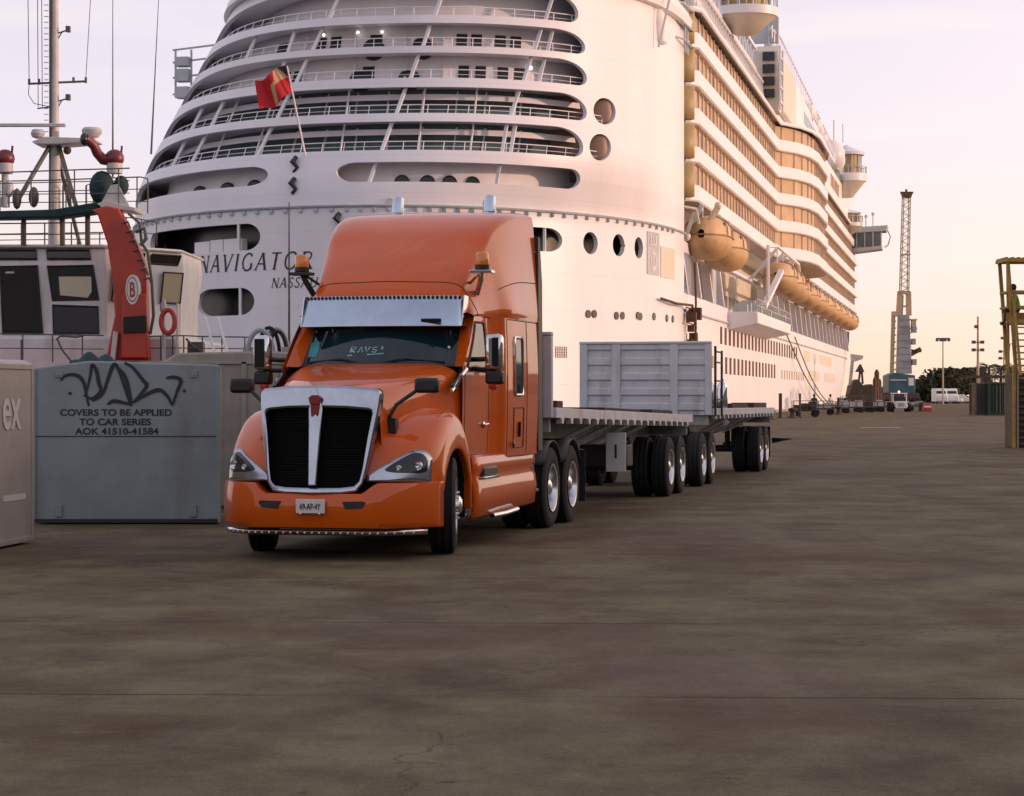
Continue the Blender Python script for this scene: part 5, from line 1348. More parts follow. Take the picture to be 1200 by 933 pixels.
m = MB(); m.beam((18.2, 4.5, 12.6), (20.2, 2.6, 15.7), .38, .30); m.sphere((20.2, 2.6, 15.8), .28, 10); m.beam((17.5, 1.0, 12), (18.6, 1.2, 15.2), .3); m.sphere((17.6, -.3, 14.2), .45, 10); m.sphere((18.0, 1.2, 13.4), .35, 10); m.tube([(17.5, 0, 15.6), (18.8, .5, 15.4), (18.9, 1.5, 14.4)], .12, 6)
m.build('davit', 'ship_cream', ship)
# anchor pocket, moored bow details
m = MB(); m.beam((10, 266, 12.5), (14, 262, 13.2), .5); m.box(9, 11, 262, 270, 9, 9.6); m.build('bow_fitting', 'ship_grey', ship)

# ---- lifeboats hang outboard: things of their own
def lifeboat(b, a, z, L, label, s=1.0):
    o = empty('lifeboat', W2(b, a, z), R(-SA), label, 'lifeboat', 'lifeboats hanging along the ship')
    o.scale = (s, s, s); L = L / s
    def hullrow(q, kk):
        t = q * 2 - 1; e = math.sqrt(max(0, 1 - abs(t) ** 2.6)); return t, e
    rows = []; rows2 = []
    for i in range(23):
        t = -math.cos(math.pi * i / 22); e = max(.02, (1 - abs(t) ** 3.2)) ** .5
        rows.append([(1.95 * e * math.sin(R(w_)) * (1 if abs(w_) <= 90 else 1), t * L / 2, -1.9 * e * math.cos(R(w_)) ** .8 * .95) for w_ in range(-90, 91, 12)])
        rows2.append([(1.90 * e * math.sin(R(w_)), t * L / 2 * .985, .10 + 1.7 * (e ** .8) * abs(math.cos(R(w_))) ** .7) for w_ in range(-90, 91, 12)])
    MB().grid(rows).build('hull', 'boat_tan', o, smooth=60)
    MB().grid(rows2).build('canopy', 'boat_tan', o, smooth=60)
    m = MB(); rr = []
    for i in range(40):
        th = 2 * math.pi * i / 40; t = math.cos(th); e = (max(.0004, 1 - abs(t) ** 3.2)) ** .5; rr.append((2.0 * e * (1 if math.sin(th) >= 0 else -1), t * L / 2 * 1.01, .05))
    m.tube(rr, .07, 5, closed=True); m.build('fender_rail', 'boat_seam', o)
    m = MB()
    for t in (-.45, .1, .5): m.tube([(1.98 * (1 - abs(t) ** 3.2) ** .5 * math.sin(R(w_)), t * L / 2, .12 + 1.77 * abs(math.cos(R(w_))) ** .7 * (1 - abs(t) ** 3.2) ** .4) for w_ in range(0, 91, 15)], .05, 4)
    m.build('grab_line', 'boat_seam', o)
    m = MB()
    for k in range(6):
        t = -.55 + k * .2; m.box(1.60, 1.66 , t * L / 2, t * L / 2 + .5, .75, 1.1)
    m.build('window', 'ship_dark', o, smooth=0)
    return o
def fall(b, a, z, zt, L):
    m = MB()
    for s in (-1, 1): m.cyl((b, a + s * L * .4, z + 1.3), (b, a + s * L * .4, zt), .06, n=5); m.beam((17.5, a + s * L * .42, 12.8), (b, a + s * L * .42, 15.9), .3, .3)
    m.build('davit_arm', 'ship_white', ship)
ords = ['first', 'second', 'third', 'fourth', 'fifth', 'sixth', 'seventh', 'eighth', 'ninth', 'tenth', 'eleventh', 'twelfth']
bl = [(19.0, 6.4, 13.6, 8.6, .92), (19.2, 16.6, 13.3, 8.6, .92), (20.2, 58, 13.2, 9.0, .85), (20.2, 69, 13.1, 8.6, .85)] + [(19.2, 93 + 16.0 * k, 13.6, 9.8, .76) for k in range(8)]
for i, (b, a, z, L, s_) in enumerate(bl):
    lifeboat(b, a, z, L, '%s orange lifeboat counted from the stern, hanging below the balconies' % ords[i], s_); fall(b, a, z, 15.95, L)
m = MB(); m.tube([(20.6, 40, 10), (20.6, 40, 15.2), (20.9, 46, 15.6), (20.9, 72, 15.4), (20.9, 75, 14.0)], .18, 6); m.beam((20.4, 38, 9.6), (20.8, 52, 13.6), .5, .4); m.cyl((20.8, 66, 15.3), (20.8, 66, 12), .12, n=6); m.build('davit_frame', 'ship_white', ship)

# flag on its staff
zf = Z['s5'][0]
base = shell(phi_px(361, zf), zf - .3, .25); top = base + Vector((-.75, -1.5, 5.5)); 
fs = empty('flag', W2(base.x, base.y, base.z), R(-SA), 'red ensign hanging from the white staff at the stern rail', 'flag')
bt = Vector(top) - Vector(base)
m = MB(); m.cyl((0, 0, 0), tuple(bt), .07, .05, n=8); m.build('staff', 'ship_white', fs)
m = MB(); nU, nV = 26, 16; rows = []; 
for i in range(nU + 1):
    u = i / nU; r = []
    for j in range(nV + 1):
        v = j / nV
        p = bt * (1 - .32 * v) + Vector((-2.15 * u, 0, 0)) + Vector((0, .22 * math.sin(u * 9 + v * 2), -.95 * u ** 1.2 + .18 * math.sin(u * 7 + v)))
        p.z += -.1 * u * v
        r.append(p)
    rows.append(r)
fl = MB(); k = nV + 1
fl.v = [p for r in rows for p in r]
for i in range(nU):
    for j in range(nV):
        u = (i + .5) / nU; v = (j + .5) / nV
        c = 0
        if u < .42 and v < .42: c = 2 if (v * .6 + u * .9 < .30) else 1
        if abs(u - .48) < .045 and v > .3: c = 1
        fl.f.append([i * k + j, i * k + j + 1, (i + 1) * k + j + 1, (i + 1) * k + j]); fl.m.append(c)
fl.build('cloth', ['flag_red', 'flag_gold', 'flag_black'], fs, smooth=60)
# mooring lines from ship to quay
for k, (a0, z0, a1) in enumerate(((92, 8.6, 135), (104, 8.6, 142))):
    p = Vector(W2(18.1, a0, z0)); q = Vector(W2(20.0, a1, .3)); m = MB()
    m.tube([p + (q - p) * t + Vector((0, 0, -1.2 * math.sin(math.pi * t))) for t in [i / 12 for i in range(13)]], .07, 5)
    tag(m.build('mooring_line', 'rust'), ('nearer' if k == 0 else 'farther') + ' mooring rope slanting from the ship side down to the quay', 'rope', 'mooring ropes')
# boxes and fenders on the port upper corner
cor = shell(R(-55), 23.8, .3)
m = MB(); pz = 24.0
P0 = shell(phi_px(215, pz), pz)
for dz, s in ((0, 1.0), (1.2, 1.1), (2.3, .8)):
    m.box(P0.x - 1.6, P0.x - .6, P0.y + .5, P0.y + 1.5, pz + dz - .9, pz + dz - .9 + s * .8)
m.beam((P0.x - 1.7, P0.y + 1, pz - .8), (P0.x - 1.7, P0.y + 1, pz + 2.6), .12); m.beam((P0.x - .5, P0.y + 1, pz - .8), (P0.x - .5, P0.y + 1, pz + 2.6), .12)
for z in (pz - .6, pz + .6, pz + 1.7, pz + 2.6): m.beam((P0.x - 1.9, P0.y + 1, z), (P0.x + 1.5, P0.y + 1, z + .3), .12)
m.build('side_gantry', 'ship_grey', ship, smooth=0)
# ------------------------------------------------------------------ steel covers at the left
def xat(px, Y): return (px - CX) / F * Y
# teal cover
Yc = 29.4; x0 = xat(38, Yc); x1 = xat(258, Yc); W = x1 - x0
cv = empty('wagon_cover', ((x0 + x1) / 2, Yc, 0), 0, 'grey-green steel wagon cover with black graffiti and stencilled text', 'cover', None)
hw = W / 2
prof = [(-hw, 0.02), (hw, 0.02), (hw, 2.05), (hw - .02, 2.10), (-hw + .75, 2.15), (-hw + .02, 2.06), (-hw, 2.0)]
m = MB(); m.prism(prof, 'y', 0, 1.9)
for v in m.v:
    if v.y > 1: v.x = min(v.x, hw - .27)
m.build('body', 'cover_teal', cv, bevel=.025)
m = MB(); m.box(-hw + .01, hw - .01, -.006, .0, 1.150, 1.162); m.box(-hw + .03, hw - .03, -.02, 0, .02, .07); m.build('seam', 'frame_dark', cv, smooth=0)
m = MB()
m.box(-hw - .012, -hw + .05, -.02, .03, .02, 2.03); m.box(hw - .05, hw + .012, -.02, .03, .02, 2.08)
m.build('edge_angle', 'cover_teal', cv, bevel=.006)
m = MB()
for x in (-hw + .35, hw - .35):
    m.box(x - .05, x + .05, -.02, 0, 1.93, 2.02); m.cyl((x, -.03, 1.97), (x, .0, 1.97), .022, n=8); m.box(x - .04, x + .04, -.025, 0, .10, .26)
m.build('lifting_lug', 'cover_teal', cv, bevel=.004)
px2x = lambda px: xat(px, Yc) - (x0 + x1) / 2
py2z = lambda py: CAMZ + (HZ - py) / F * Yc
for body, pxc, py, wpx in (('COVERS TO BE APPLIED', 136, 487.0, 131), ('TO CAR SERIES', 135, 498, 84), ('AOK 41510-41584', 137, 509, 98)):
    t = text(body, .118, 'ink', 'stencil_text', cv, extr=.002, bold=.003); 
    w = max(v.co.x for v in t.data.vertices) - min(v.co.x for v in t.data.vertices); k = wpx / F * Yc / w
    for v in t.data.vertices: v.co.x *= k
    t.location = (px2x(pxc), -.004, py2z(py)); t.rotation_euler = (R(90), 0, 0)
m = MB(); li = 0
def gf(x, y):
    return (px2x(x), -.006 - .0012 * li, py2z(y))
strokes = [
 [(71, 446), (76, 441), (84, 439), (92, 441), (98, 448), (101, 461), (104, 476)],
 [(101, 461), (106, 440), (108, 428), (113, 434), (116, 449), (118, 458), (108, 467), (98, 463)],
 [(108, 470), (120, 462), (128, 440), (134, 427), (140, 436), (152, 472)],
 [(134, 427), (146, 440), (152, 462), (154, 476)], [(126, 474), (134, 470), (154, 474)],
 [(146, 425), (156, 431), (168, 446), (172, 452), (165, 462), (156, 472)],
 [(156, 472), (170, 463), (186, 457), (196, 464), (202, 475)], [(202, 475), (208, 458), (212, 446), (204, 442), (195, 443)]]
for st in strokes:
    li += 1
    ps = [Vector(p + (0,)) for p in st]; fine = [cr1(ps, i / 6) for i in range((len(ps) - 1) * 6 + 1)]
    n = len(fine); ribbon(m, [(p.x, p.y) for p in fine], [4.8 - 2.2 * abs(2 * i / n - 1) for i in range(n)], gf)
for c in ((82, 461), (216, 458)):
    m.cyl((px2x(c[0]), -.001, py2z(c[1])), (px2x(c[0]), -.008, py2z(c[1])), .022, n=10)
m.build('graffiti', 'ink', cv, smooth=0)
# white cover, far left, turned
wc = empty('wagon_cover', (xat(38, 25.7), 25.7, 0), R(-6.5), 'dirty off-white steel cover with large pale letters at the far left', 'cover')
m = MB(); m.prism([(-2.3, .02), (0, .02), (0, 2.06), (-.1, 2.10), (-2.3, 2.06)], 'y', -5.2, 0)
for v in m.v:
    if v.y > -1 and v.x < -1: v.y -= .3
m.build('body', 'cover_white', wc, bevel=.02)
m = MB(); m.box(-.02, .012, -.05, .012, .03, 2.05); m.box(-.0, .014, -5.2, 0, 1.99, 2.05); m.box(0, .014, -5.2, 0, .03, .09); m.build('edge_angle', 'cover_white', wc, bevel=.005)
t = text('ex', .70, 'letter_white', 'lettering', wc, extr=.003, bold=.012, sx=.86); t.location = (.008, -.74, 1.33); t.rotation_euler = (R(90), 0, R(90))
m = MB(); m.box(.001, .006, -1.0, -.25, .515, .585); m.build('paint_smear', 'letter_white', wc, smooth=0)
# beige cover behind
Yb = 33.5
bc = empty('wagon_cover', (xat(203, Yb), Yb, 0), 0, 'beige steel cover standing behind the graffiti cover and the truck', 'cover')
m = MB(); m.prism([(-.55, .02), (2.75, .02), (2.75, 2.28), (1.4, 2.36), (.05, 2.33), (-.12, 2.22), (-.55, 2.1)], 'y', 0, 2.4); m.build('body', 'cover_beige', bc, bevel=.03)
m = MB(); m.box(-.5, 2.74, -.03, 0, 2.16, 2.20); m.box(1.02, 1.10, -.03, 0, .05, 2.2); m.box(2.0, 2.06, -.03, 0, .05, 2.2); m.build('rib', 'cover_beige', bc, bevel=.006)
# junk piled on the covers
m = MB(); c = at(108, 420, 31.0)
tp = empty('tarpaulin', (c.x, c.y, 2.16), 0, 'crumpled dark tarpaulin heaped on top of the graffiti cover', 'tarpaulin')
rows = []
random.seed(3)
for i in range(19):
    x = -.28 + .62 * i / 18; e = math.sin(math.pi * i / 18) ** .6
    rows.append([(x, -.2 + .4 * j / 12, .14 * e * math.sin(math.pi * j / 12) * (.8 + .35 * math.sin(i * .75 + j * .5)) - .02) for j in range(13)])
m.grid(rows); m.build('cloth', 'canvas_teal', tp, smooth=60, solid=.01)
hs = empty('hose_rack', (xat(311, 34.2), 34.4, 2.28), 0, 'bundle of thick grey hoses arched over pipe stubs behind the truck mirror', 'hoses')
def arch(cx, w, h, r, dy, mt='rubber'):
    m = MB(); m.tube([(cx - w / 2 * math.cos(math.pi * i / 14), dy, -.12 + (h + .12) * math.sin(math.pi * i / 14) ** .8) for i in range(15)], r, 8); m.build('hose', mt, hs)
arch(-.10, .42, .42, .038, 0, 'crane_grey'); arch(.02, .34, .46, .03, .12); arch(.12, .40, .44, .038, .2, 'crane_grey'); arch(.16, .30, .40, .03, .05)
for x in (-.30, .30):
    m = MB(); m.box(x - .07, x + .07, 0, .16, -.05, .16); m.build('clamp', 'cover_beige', hs, bevel=.01)
# white ladder leaning there
ld = empty('ladder', (xat(262, 35), 34.9, 2.25), 0, 'short white ladder leaning behind the beige cover', 'ladder')
m = MB(); m.beam((-.07, 0, -.1), (-.32, .3, .68), .035); m.beam((.13, 0, -.1), (-.12, .3, .68), .035)
for t in (.15, .4, .65): m.beam((-.07 - .25 * t, .3 * t, -.1 + .78 * t), (.13 - .25 * t, .3 * t, -.1 + .78 * t), .025)
m.build('rails', 'plate_white', ld, bevel=.004)

# ------------------------------------------------------------------ tug
YT = 66.0
tg = empty('tugboat', (xat(60, YT), YT, 0), R(0), 'white and red tugboat moored behind the covers, mast rising above its wheelhouse', 'tugboat')
ux = lambda px, Y=YT: xat(px, Y) - xat(60, YT)
uz = lambda py, Y=YT: CAMZ + (HZ - py) / F * Y
# hull
hp = [(-9.5, 2), (-8.5, -1), (-4, -2.2), (2.6, -2.2), (3.4, -1), (3.5, 14), (2.5, 20), (-3, 23), (-8, 20), (-9.5, 14)]
m = MB(); m.prism(hp, 'z', -3.2, 2.2); m.build('hull', 'black', tg, bevel=.2)
m = MB(); m.prism([(x * .985, y + .05) for x, y in hp], 'z', 2.2, 2.35); m.build('deck', 'tug_red', tg, smooth=0)
m = MB()   # bulwark house under wheelhouse (white)
m.box(ux(-60), ux(204), 1.0, 12, 2.35, uz(392)); m.build('deckhouse', 'tug_white', tg, bevel=.12)
# wheelhouse: octagonal tapered outwards
def oct_ring(z, g): 
    xl, xr = ux(-75), ux(190); c = 1.35
    return [(xl - g, 2.6, z), (xl + c, 1.2 - g, z), (ux(112), 1.2 - g, z), (ux(112) + .1, 1.2 - g, z), (xr + g * .6, 3.6, z), (xr + g, 7.5, z), (xr - c, 9 + g, z), (xl + c, 9 + g, z), (xl - g, 7.5, z)]
zb, zt = uz(392), uz(290)
m = MB(); rings = [oct_ring(zb, 0), oct_ring(uz(350), .02), oct_ring(uz(306), .16), oct_ring(zt + .05, .12), oct_ring(uz(285), -.05)]
m.grid(rings, closed_u=True); m.add(rings[-1], [tuple(range(9))]); m.build('wheelhouse', 'tug_white', tg, smooth=20, bevel=.04)
def pane(pts, name='window', mt='side_glass', d=.03, frame=True, y=None):
    """pts: picture-plane quad on the front face (px, py) -> real panel on the wheelhouse front"""
    m = MB(); P = []
    for px, py in pts:
        z = uz(py); g = .16 * max(0, min(1, (z - uz(350)) / (uz(306) - uz(350))))
        P.append((ux(px, YT + 1.2), z, 1.2 - g))
    n = len(P); vs = [(x, yy - d, z) for x, z, yy in P] + [(x, yy + .05, z) for x, z, yy in P]
    m.add(vs, [tuple(range(n))] + [(i, (i + 1) % n, n + (i + 1) % n, n + i) for i in range(n)])
    o = m.build(name, mt, tg, smooth=0)
    if frame:
        m = MB(); m.tube([(x, yy - d, z) for x, z, yy in P], .035, 5, closed=True); m.build('frame', 'black', o)
    return o
pane([(2, 310), (45, 309), (50, 389), (4, 390)], mt='side_glass')
pane([(57, 310), (110, 309), (116, 349), (62, 350)])
pane([(62, 356), (115, 358), (116, 389), (63, 389)], mt='ship_dark')
pane([(-50, 311), (-6, 310), (-5, 389), (-52, 390)])
pane([(0, 291), (44, 291), (45, 301), (-2, 301)], 'upper_window'); pane([(56, 291), (106, 291), (108, 301), (57, 301)], 'upper_window'); pane([(-60, 291), (-8, 291), (-8, 301), (-60, 301)], 'upper_window')
# evening sky behind the far windows, painted as pale opaque panes on the glass
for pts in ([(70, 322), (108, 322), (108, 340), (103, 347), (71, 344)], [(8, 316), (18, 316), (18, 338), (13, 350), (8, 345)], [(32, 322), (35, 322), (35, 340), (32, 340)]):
    pane(pts, 'painted_sky_pane', 'painted_glow_glass', d=.045, frame=False)
# starboard diagonal face windows (sky glow put into the lower panes' colour)
def slant(p0, p1, z0, z1, name, mt):
    m = MB(); a = Vector(p0); b = Vector(p1); n = Vector((b.y - a.y, -(b.x - a.x), 0)).normalized() * .05
    g = Vector((.10, -.03, 0))
    vs = [a + n, b + n, b + n + g, a + n + g]; P = [(vs[0].x, vs[0].y, z0), (vs[1].x, vs[1].y, z0), (vs[2].x, vs[2].y, z1), (vs[3].x, vs[3].y, z1)]
    m.add(P + [tuple(Vector(p) - n * 1.5) for p in P], [(0, 1, 2, 3), (7, 6, 5, 4), (0, 4, 5, 1), (1, 5, 6, 2), (2, 6, 7, 3), (3, 7, 4, 0)]); o = m.build(name, mt, tg, smooth=0)
    m = MB(); m.tube(P, .035, 5, closed=True); m.build('frame', 'black', o)
A = Vector((ux(112) + .1, 1.15, 0)); B = Vector((ux(190) + .05, 3.6, 0))
slant(A + (B - A) * .06, A + (B - A) * .26, uz(350), uz(313), 'window', 'painted_glow_glass')
slant(A + (B - A) * .70, A + (B - A) * .96, uz(350), uz(313), 'window', 'painted_glow_glass')
slant(A + (B - A) * .05, A + (B - A) * .45, uz(303), uz(292), 'upper_window', 'side_glass'); slant(A + (B - A) * .55, A + (B - A) * .93, uz(303), uz(292), 'upper_window', 'side_glass')
m = MB(); m.prism([(ux(-80), 2.2), (ux(-60), .9), (ux(115), .9), (ux(194), 3.4), (ux(196), 8), (ux(-80), 8)], 'z', uz(288), uz(284)); m.build('roof', 'tug_white', tg, bevel=.05)
# dark bridge beam carrying the monitors
m = MB(); m.prism([(ux(-80), uz(256)), (ux(-80), uz(248)), (ux(60), uz(244)), (ux(112), uz(235)), (ux(114), uz(247)), (ux(62), uz(254))], 'y', .4, 1.3); m.build('bridge_beam', 'canvas_teal', tg, bevel=.05)
m = MB()
for px in (-40, 20, 66, 96): m.cyl((ux(px), .9, uz(285)), (ux(px), .9, uz(250)), .08, n=8)
m.build('beam_post', 'rail_grey', tg)
# white platform under monitor
m = MB(); m.prism([(ux(112), uz(238)), (ux(118), uz(243)), (ux(156), uz(247)), (ux(158), uz(243)), (ux(122), uz(234))], 'y', .2, 1.8); m.build('monitor_platform', 'mast_white', tg, bevel=.02)
# red arm
m = MB(); P = [(ux(106), uz(246)), (ux(124), uz(241)), (ux(139), uz(244)), (ux(164), uz(294)), (ux(171), uz(318)), (ux(174), uz(422)), (ux(124), uz(422)), (ux(128), uz(398)), (ux(134), uz(370)), (ux(131), uz(325)), (ux(125), uz(285)), (ux(114), uz(252))]
m.prism(P, 'y', .05, .55); arm = m.build('red_arm', 'tug_red', tg, bevel=.05)
m = MB(); m.prism([(ux(146), uz(345)), (ux(174), uz(345)), (ux(175), uz(420)), (ux(144), uz(420))], 'y', -.35, .05); m.build('arm_foot', 'tug_red', arm, bevel=.04)
m = MB(); m.prism([(ux(147), uz(372)), (ux(174), uz(370)), (ux(174), uz(390)), (ux(147), uz(391))], 'y', -.42, -.34); m.build('arm_pad', 'rubber', arm, bevel=.02)
m = MB(); m.prism([(ux(134), uz(388)), (ux(140), uz(390)), (ux(136), uz(424)), (ux(130), uz(424))], 'y', -.2, .04); m.build('arm_strut', 'mast_white', arm, bevel=.02)
cB = (ux(157.5), -.02, uz(340))
m = MB(); n = 28
def ell(rx, rz, y): return [(cB[0] + rx * math.cos(2 * math.pi * i / n), y, cB[2] + rz * math.sin(2 * math.pi * i / n)) for i in range(n)]
yB = -.36
m.add(ell(.20, .44, yB - .004) + ell(.20, .44, .05), [tuple(range(n))] + [(i, (i + 1) % n, n + (i + 1) % n, n + i) for i in range(n)]); 
bd = m.build('badge', 'letter_white', arm, smooth=0)
m = MB(); m.add(ell(.165, .37, yB - .008), [tuple(range(n))]); m.build('badge_ring', 'tug_red', bd, smooth=0, fix=False)
m = MB(); m.add(ell(.145, .335, yB - .012), [tuple(range(n))]); m.build('badge_field', 'letter_white', bd, smooth=0, fix=False)
t = text('B', .62, 'tug_red', 'badge_letter', bd, extr=.004, bold=.012, sx=.50); t.location = (cB[0], yB - .02, cB[2] - .215); t.rotation_euler = (R(90), 0, 0)
# pipes looping down the arm
m = MB()
for k in range(7):
    z = uz(262 + k * 11); x = ux(140 + k * 4.2); m.tube([(x, .1, z), (x + .25, .0, z + .05), (x + .32, .0, z - .14)], .035, 5)
m.tube([(ux(150), .1, uz(250)), (ux(164), 0, uz(262)), (ux(166), 0, uz(285)), (ux(173), 0, uz(295)), (ux(178), 0, uz(330)), (ux(180), 0, uz(370)), (ux(176), 0, uz(392))], .045, 6)
m.tube([(ux(160), -.05, uz(272)), (ux(170), -.1, uz(268)), (ux(172), -.1, uz(280)), (ux(165), -.1, uz(288))], .06, 6)
m.build('pipework', 'rail_grey', arm)
# fire monitors
def monitor(px, flip=1, cover=True):
    X = ux(px)
    o = MB(); b_ = .9
    o.cyl((X, b_, uz(240)), (X, b_, uz(228)), .14, n=10); o.cyl((X, b_, uz(200)), (X, b_, uz(186)), .24, n=12)
    base_ = o.build('monitor_base', 'mast_white', tg)
    m = MB(); m.sphere((X, b_, uz(182)), .29, 16, (1, 1, .95)); m.tube([(X, b_, uz(184)), (X - flip * .35, b_ - .05, uz(183)), (X - flip * .50, b_ - .1, uz(176)), (X - flip * .58, b_ - .2, uz(168)), (X - flip * .72, b_ - .3, uz(162)), (X - flip * .80, b_ - .35, uz(161))], [.20, .17, .15, .14, .15, .17], 12)
    m.cyl((X + .2, b_, uz(176)), (X + .22, b_, uz(167)), .035, n=6)
    mon = m.build('fire_monitor', 'monitor_red', tg, smooth=50)
    m = MB(); m.sphere((X - flip * .83, b_ - .35, uz(161)), .20, 12, (.7, 1, 1)); m.build('nozzle', 'ship_dark', mon)
    if cover:
        m = MB(); m.sphere((X - .38, b_, uz(217)), .45, 16, (.85, .8, 1.15)); m.sphere((X + .18, b_ + .1, uz(214)), .26, 12, (.9, .9, 1.2)); m.build('monitor_cover', 'canvas_teal', tg)
        m = MB(); m.prism([(X - .05, uz(215)), (X + .18, uz(214)), (X + .52, uz(240)), (X - .38, uz(240))], 'y', b_ - .42, b_ - .38); m.build('pale_cloth', 'mast_white', tg, bevel=.02)
    else:
        m = MB(); m.sphere((X + .1, b_, uz(218)), .2, 10, (.8, .8, 1.4)); m.cyl((X, b_, uz(240)), (X, b_, uz(200)), .1, n=8); m.build('monitor_valve', 'mast_white', tg)
monitor(128); monitor(-2, 1, False)
m = MB(); m.sphere((ux(32), .9, uz(228)), .2, 10, (.8, .8, 1.6)); m.sphere((ux(12), .9, uz(230)), .18, 10, (.8, .8, 1.8)); m.build('deck_lamp', 'rail_grey', tg)
# rails on top
def rail(pts, posts, zb_, mt='rail_grey', y=.3, r=.022, mids=1):
    m = MB(); P = [(ux(a), y, uz(b_)) for a, b_ in pts]; m.tube(P, r, 6)
    for k in range(1, mids + 1):
        m.tube([(p[0], p[1], p[2] - (p[2] - uz(zb_)) * k / (mids + 1)) for p in P], r * .7, 5)
    for a in posts:
        # height by interpolation
        for (q0, q1) in zip(pts, pts[1:]):
            if q0[0] <= a <= q1[0]: zt_ = q0[1] + (q1[1] - q0[1]) * (a - q0[0]) / (q1[0] - q0[0])
        m.cyl((ux(a), y, uz(zb_)), (ux(a), y, uz(zt_)), r, n=6)
    m.build('railing', mt, tg)
rail([(-60, 203), (0, 201), (85, 198), (150, 196)], [-40, 0, 34, 85, 137], 240, mids=2)
rail([(-60, 205), (40, 203), (150, 199), (159, 201)], [-20, 40, 60, 146, 159], 243, y=2.2, mids=2)
rail([(-60, 258), (40, 257), (110, 256)], [-30, 12, 40, 72, 92], 284, y=1.5, mids=1)
rail([(-60, 262), (60, 260), (112, 259)], [-10, 28, 56, 84, 108], 284, y=4.5, mids=2)
rail([(-60, 392), (0, 391), (120, 393)], [-40, -10, 25, 60, 95], 425, y=.2, mids=1)
rail([(160, 394), (213, 393), (235, 394), (300, 395)], [163, 186, 200, 213, 235, 258, 285], 422, y=.4, mids=1)
rail([(112, 249), (150, 252), (176, 257)], [140, 158, 176], 285, y=1.2, r=.018)
m = MB(); 
for a in (58, 86): m.tube([(ux(a), 2, uz(238)), (ux(a), 2, uz(210)), (ux(a + 4), 2, uz(208)), (ux(a + 9), 2, uz(222)), (ux(a + 9), 2, uz(238))], .03, 6)
m.build('rail_gate', 'rail_grey', tg)
# mast
m = MB(); m.cyl((ux(43), 2.6, uz(285)), (ux(43), 2.6, uz(160)), .20, .17, n=14); m.cyl((ux(43), 2.6, uz(160)), (ux(43), 2.6, uz(-60)), .14, .11, n=14)
mast = m.build('mast', 'mast_white', tg)
m = MB(); m.box(ux(37.5), ux(39.5), 2.45, 2.55, uz(232), uz(-60)); m.build('cable_duct', 'rail_grey', mast, smooth=0)
m = MB()
for k in range(30): m.box(ux(31), ux(36), 2.5, 2.54, uz(150 - k * 7), uz(149.2 - k * 7))
m.build('mast_step', 'mast_white', mast, smooth=0)
m = MB(); m.beam((ux(38), 2.5, uz(160)), (ux(12), 1.2, uz(228)), .10); m.beam((ux(49), 2.5, uz(160)), (ux(80), 1.2, uz(238)), .10); m.beam((ux(43), 2.7, uz(160)), (ux(50), 6, uz(280)), .10); m.build('mast_stay', 'rail_grey', mast)
m = MB(); m.prism([(ux(20), uz(157)), (ux(36), uz(151)), (ux(96), uz(153)), (ux(97), uz(156)), (ux(50), uz(160)), (ux(24), uz(160))], 'y', 2.0, 3.2); m.build('radar_platform', 'mast_white', mast, bevel=.02)
m = MB(); m.lathe([(0, -.14), (.20, -.14), (.30, -.02), (.31, .08), (.25, .15), (0, .17)], (ux(89), 2.5, uz(144)), 'z', 20); m.cyl((ux(89), 2.5, uz(153)), (ux(89), 2.5, uz(148)), .12, n=8); m.build('radar_dome', 'mast_white', mast)
m = MB(); m.lathe([(0, -.12), (.17, -.12), (.22, 0), (.17, .12), (0, .14)], (ux(25), 2.3, uz(146)), 'z', 16); m.cyl((ux(25), 2.3, uz(152)), (ux(25), 2.3, uz(149)), .1, n=8); m.box(ux(-30), ux(59), 2.2, 2.35, uz(138), uz(134)); m.build('radar_scanner', 'mast_white', mast, bevel=.02)
m = MB(); m.sphere((ux(60), 2.4, uz(166)), .13, 10); m.build('horn', 'rust', mast)
m = MB(); m.beam((ux(12), 2.6, uz(84)), (ux(81), 2.6, uz(81)), .06); 
for px, y0, y1 in ((12, 84, -60), (24, 84, 78), (66, 82, 70), (81, 82, 74)): m.cyl((ux(px), 2.6, uz(y0 + 1)), (ux(px), 2.6, uz(y0 - 6)), .04, n=6)
for px, y0, px2, y1 in ((12, 80, 10, -60), (23, 112, 22, -60), (28, 112, 27, -60), (81, 78, 88, -40)): m.cyl((ux(px), 2.6, uz(y0)), (ux(px2), 2.6, uz(y1)), .012, n=4)
m.tube([(ux(12), 2.6, uz(84)), (ux(11), 2.6, uz(97)), (ux(18), 2.6, uz(108)), (ux(38), 2.6, uz(112))], .012, 4); m.beam((ux(22), 2.6, uz(114)), (ux(40), 2.6, uz(112)), .04)
m.build('aerial', 'rail_grey', mast)
m = MB(); 
for y in (17, 100): m.box(ux(57), ux(62), 2.5, 2.7, uz(y + 4), uz(y - 3)); m.beam((ux(45), 2.6, uz(y + 6)), (ux(58), 2.6, uz(y + 2)), .04); m.beam((ux(45), 2.6, uz(y + 16)), (ux(52), 2.6, uz(y + 4)), .03)
m.build('mast_lamp', 'rail_grey', mast)
# whip aerials
for px0, y0, px1, y1 in ((111, 196, 111, -60), (158, 168, 168, -40)):
    m = MB(); m.tube([(ux(px0), 3, uz(y0)), (ux((px0 * .6 + px1 * .4)), 3, uz(y0 * .6 + y1 * .4)), (ux(px1), 3, uz(y1))], [.035, .02, .008], 6); m.build('whip_aerial', 'rail_grey', tg)
m = MB(); m.cyl((ux(325), 3.5, uz(430)), (ux(325), 3.5, uz(225)), .045, .02, n=6); m.build('whip_aerial', 'rail_grey', tg)
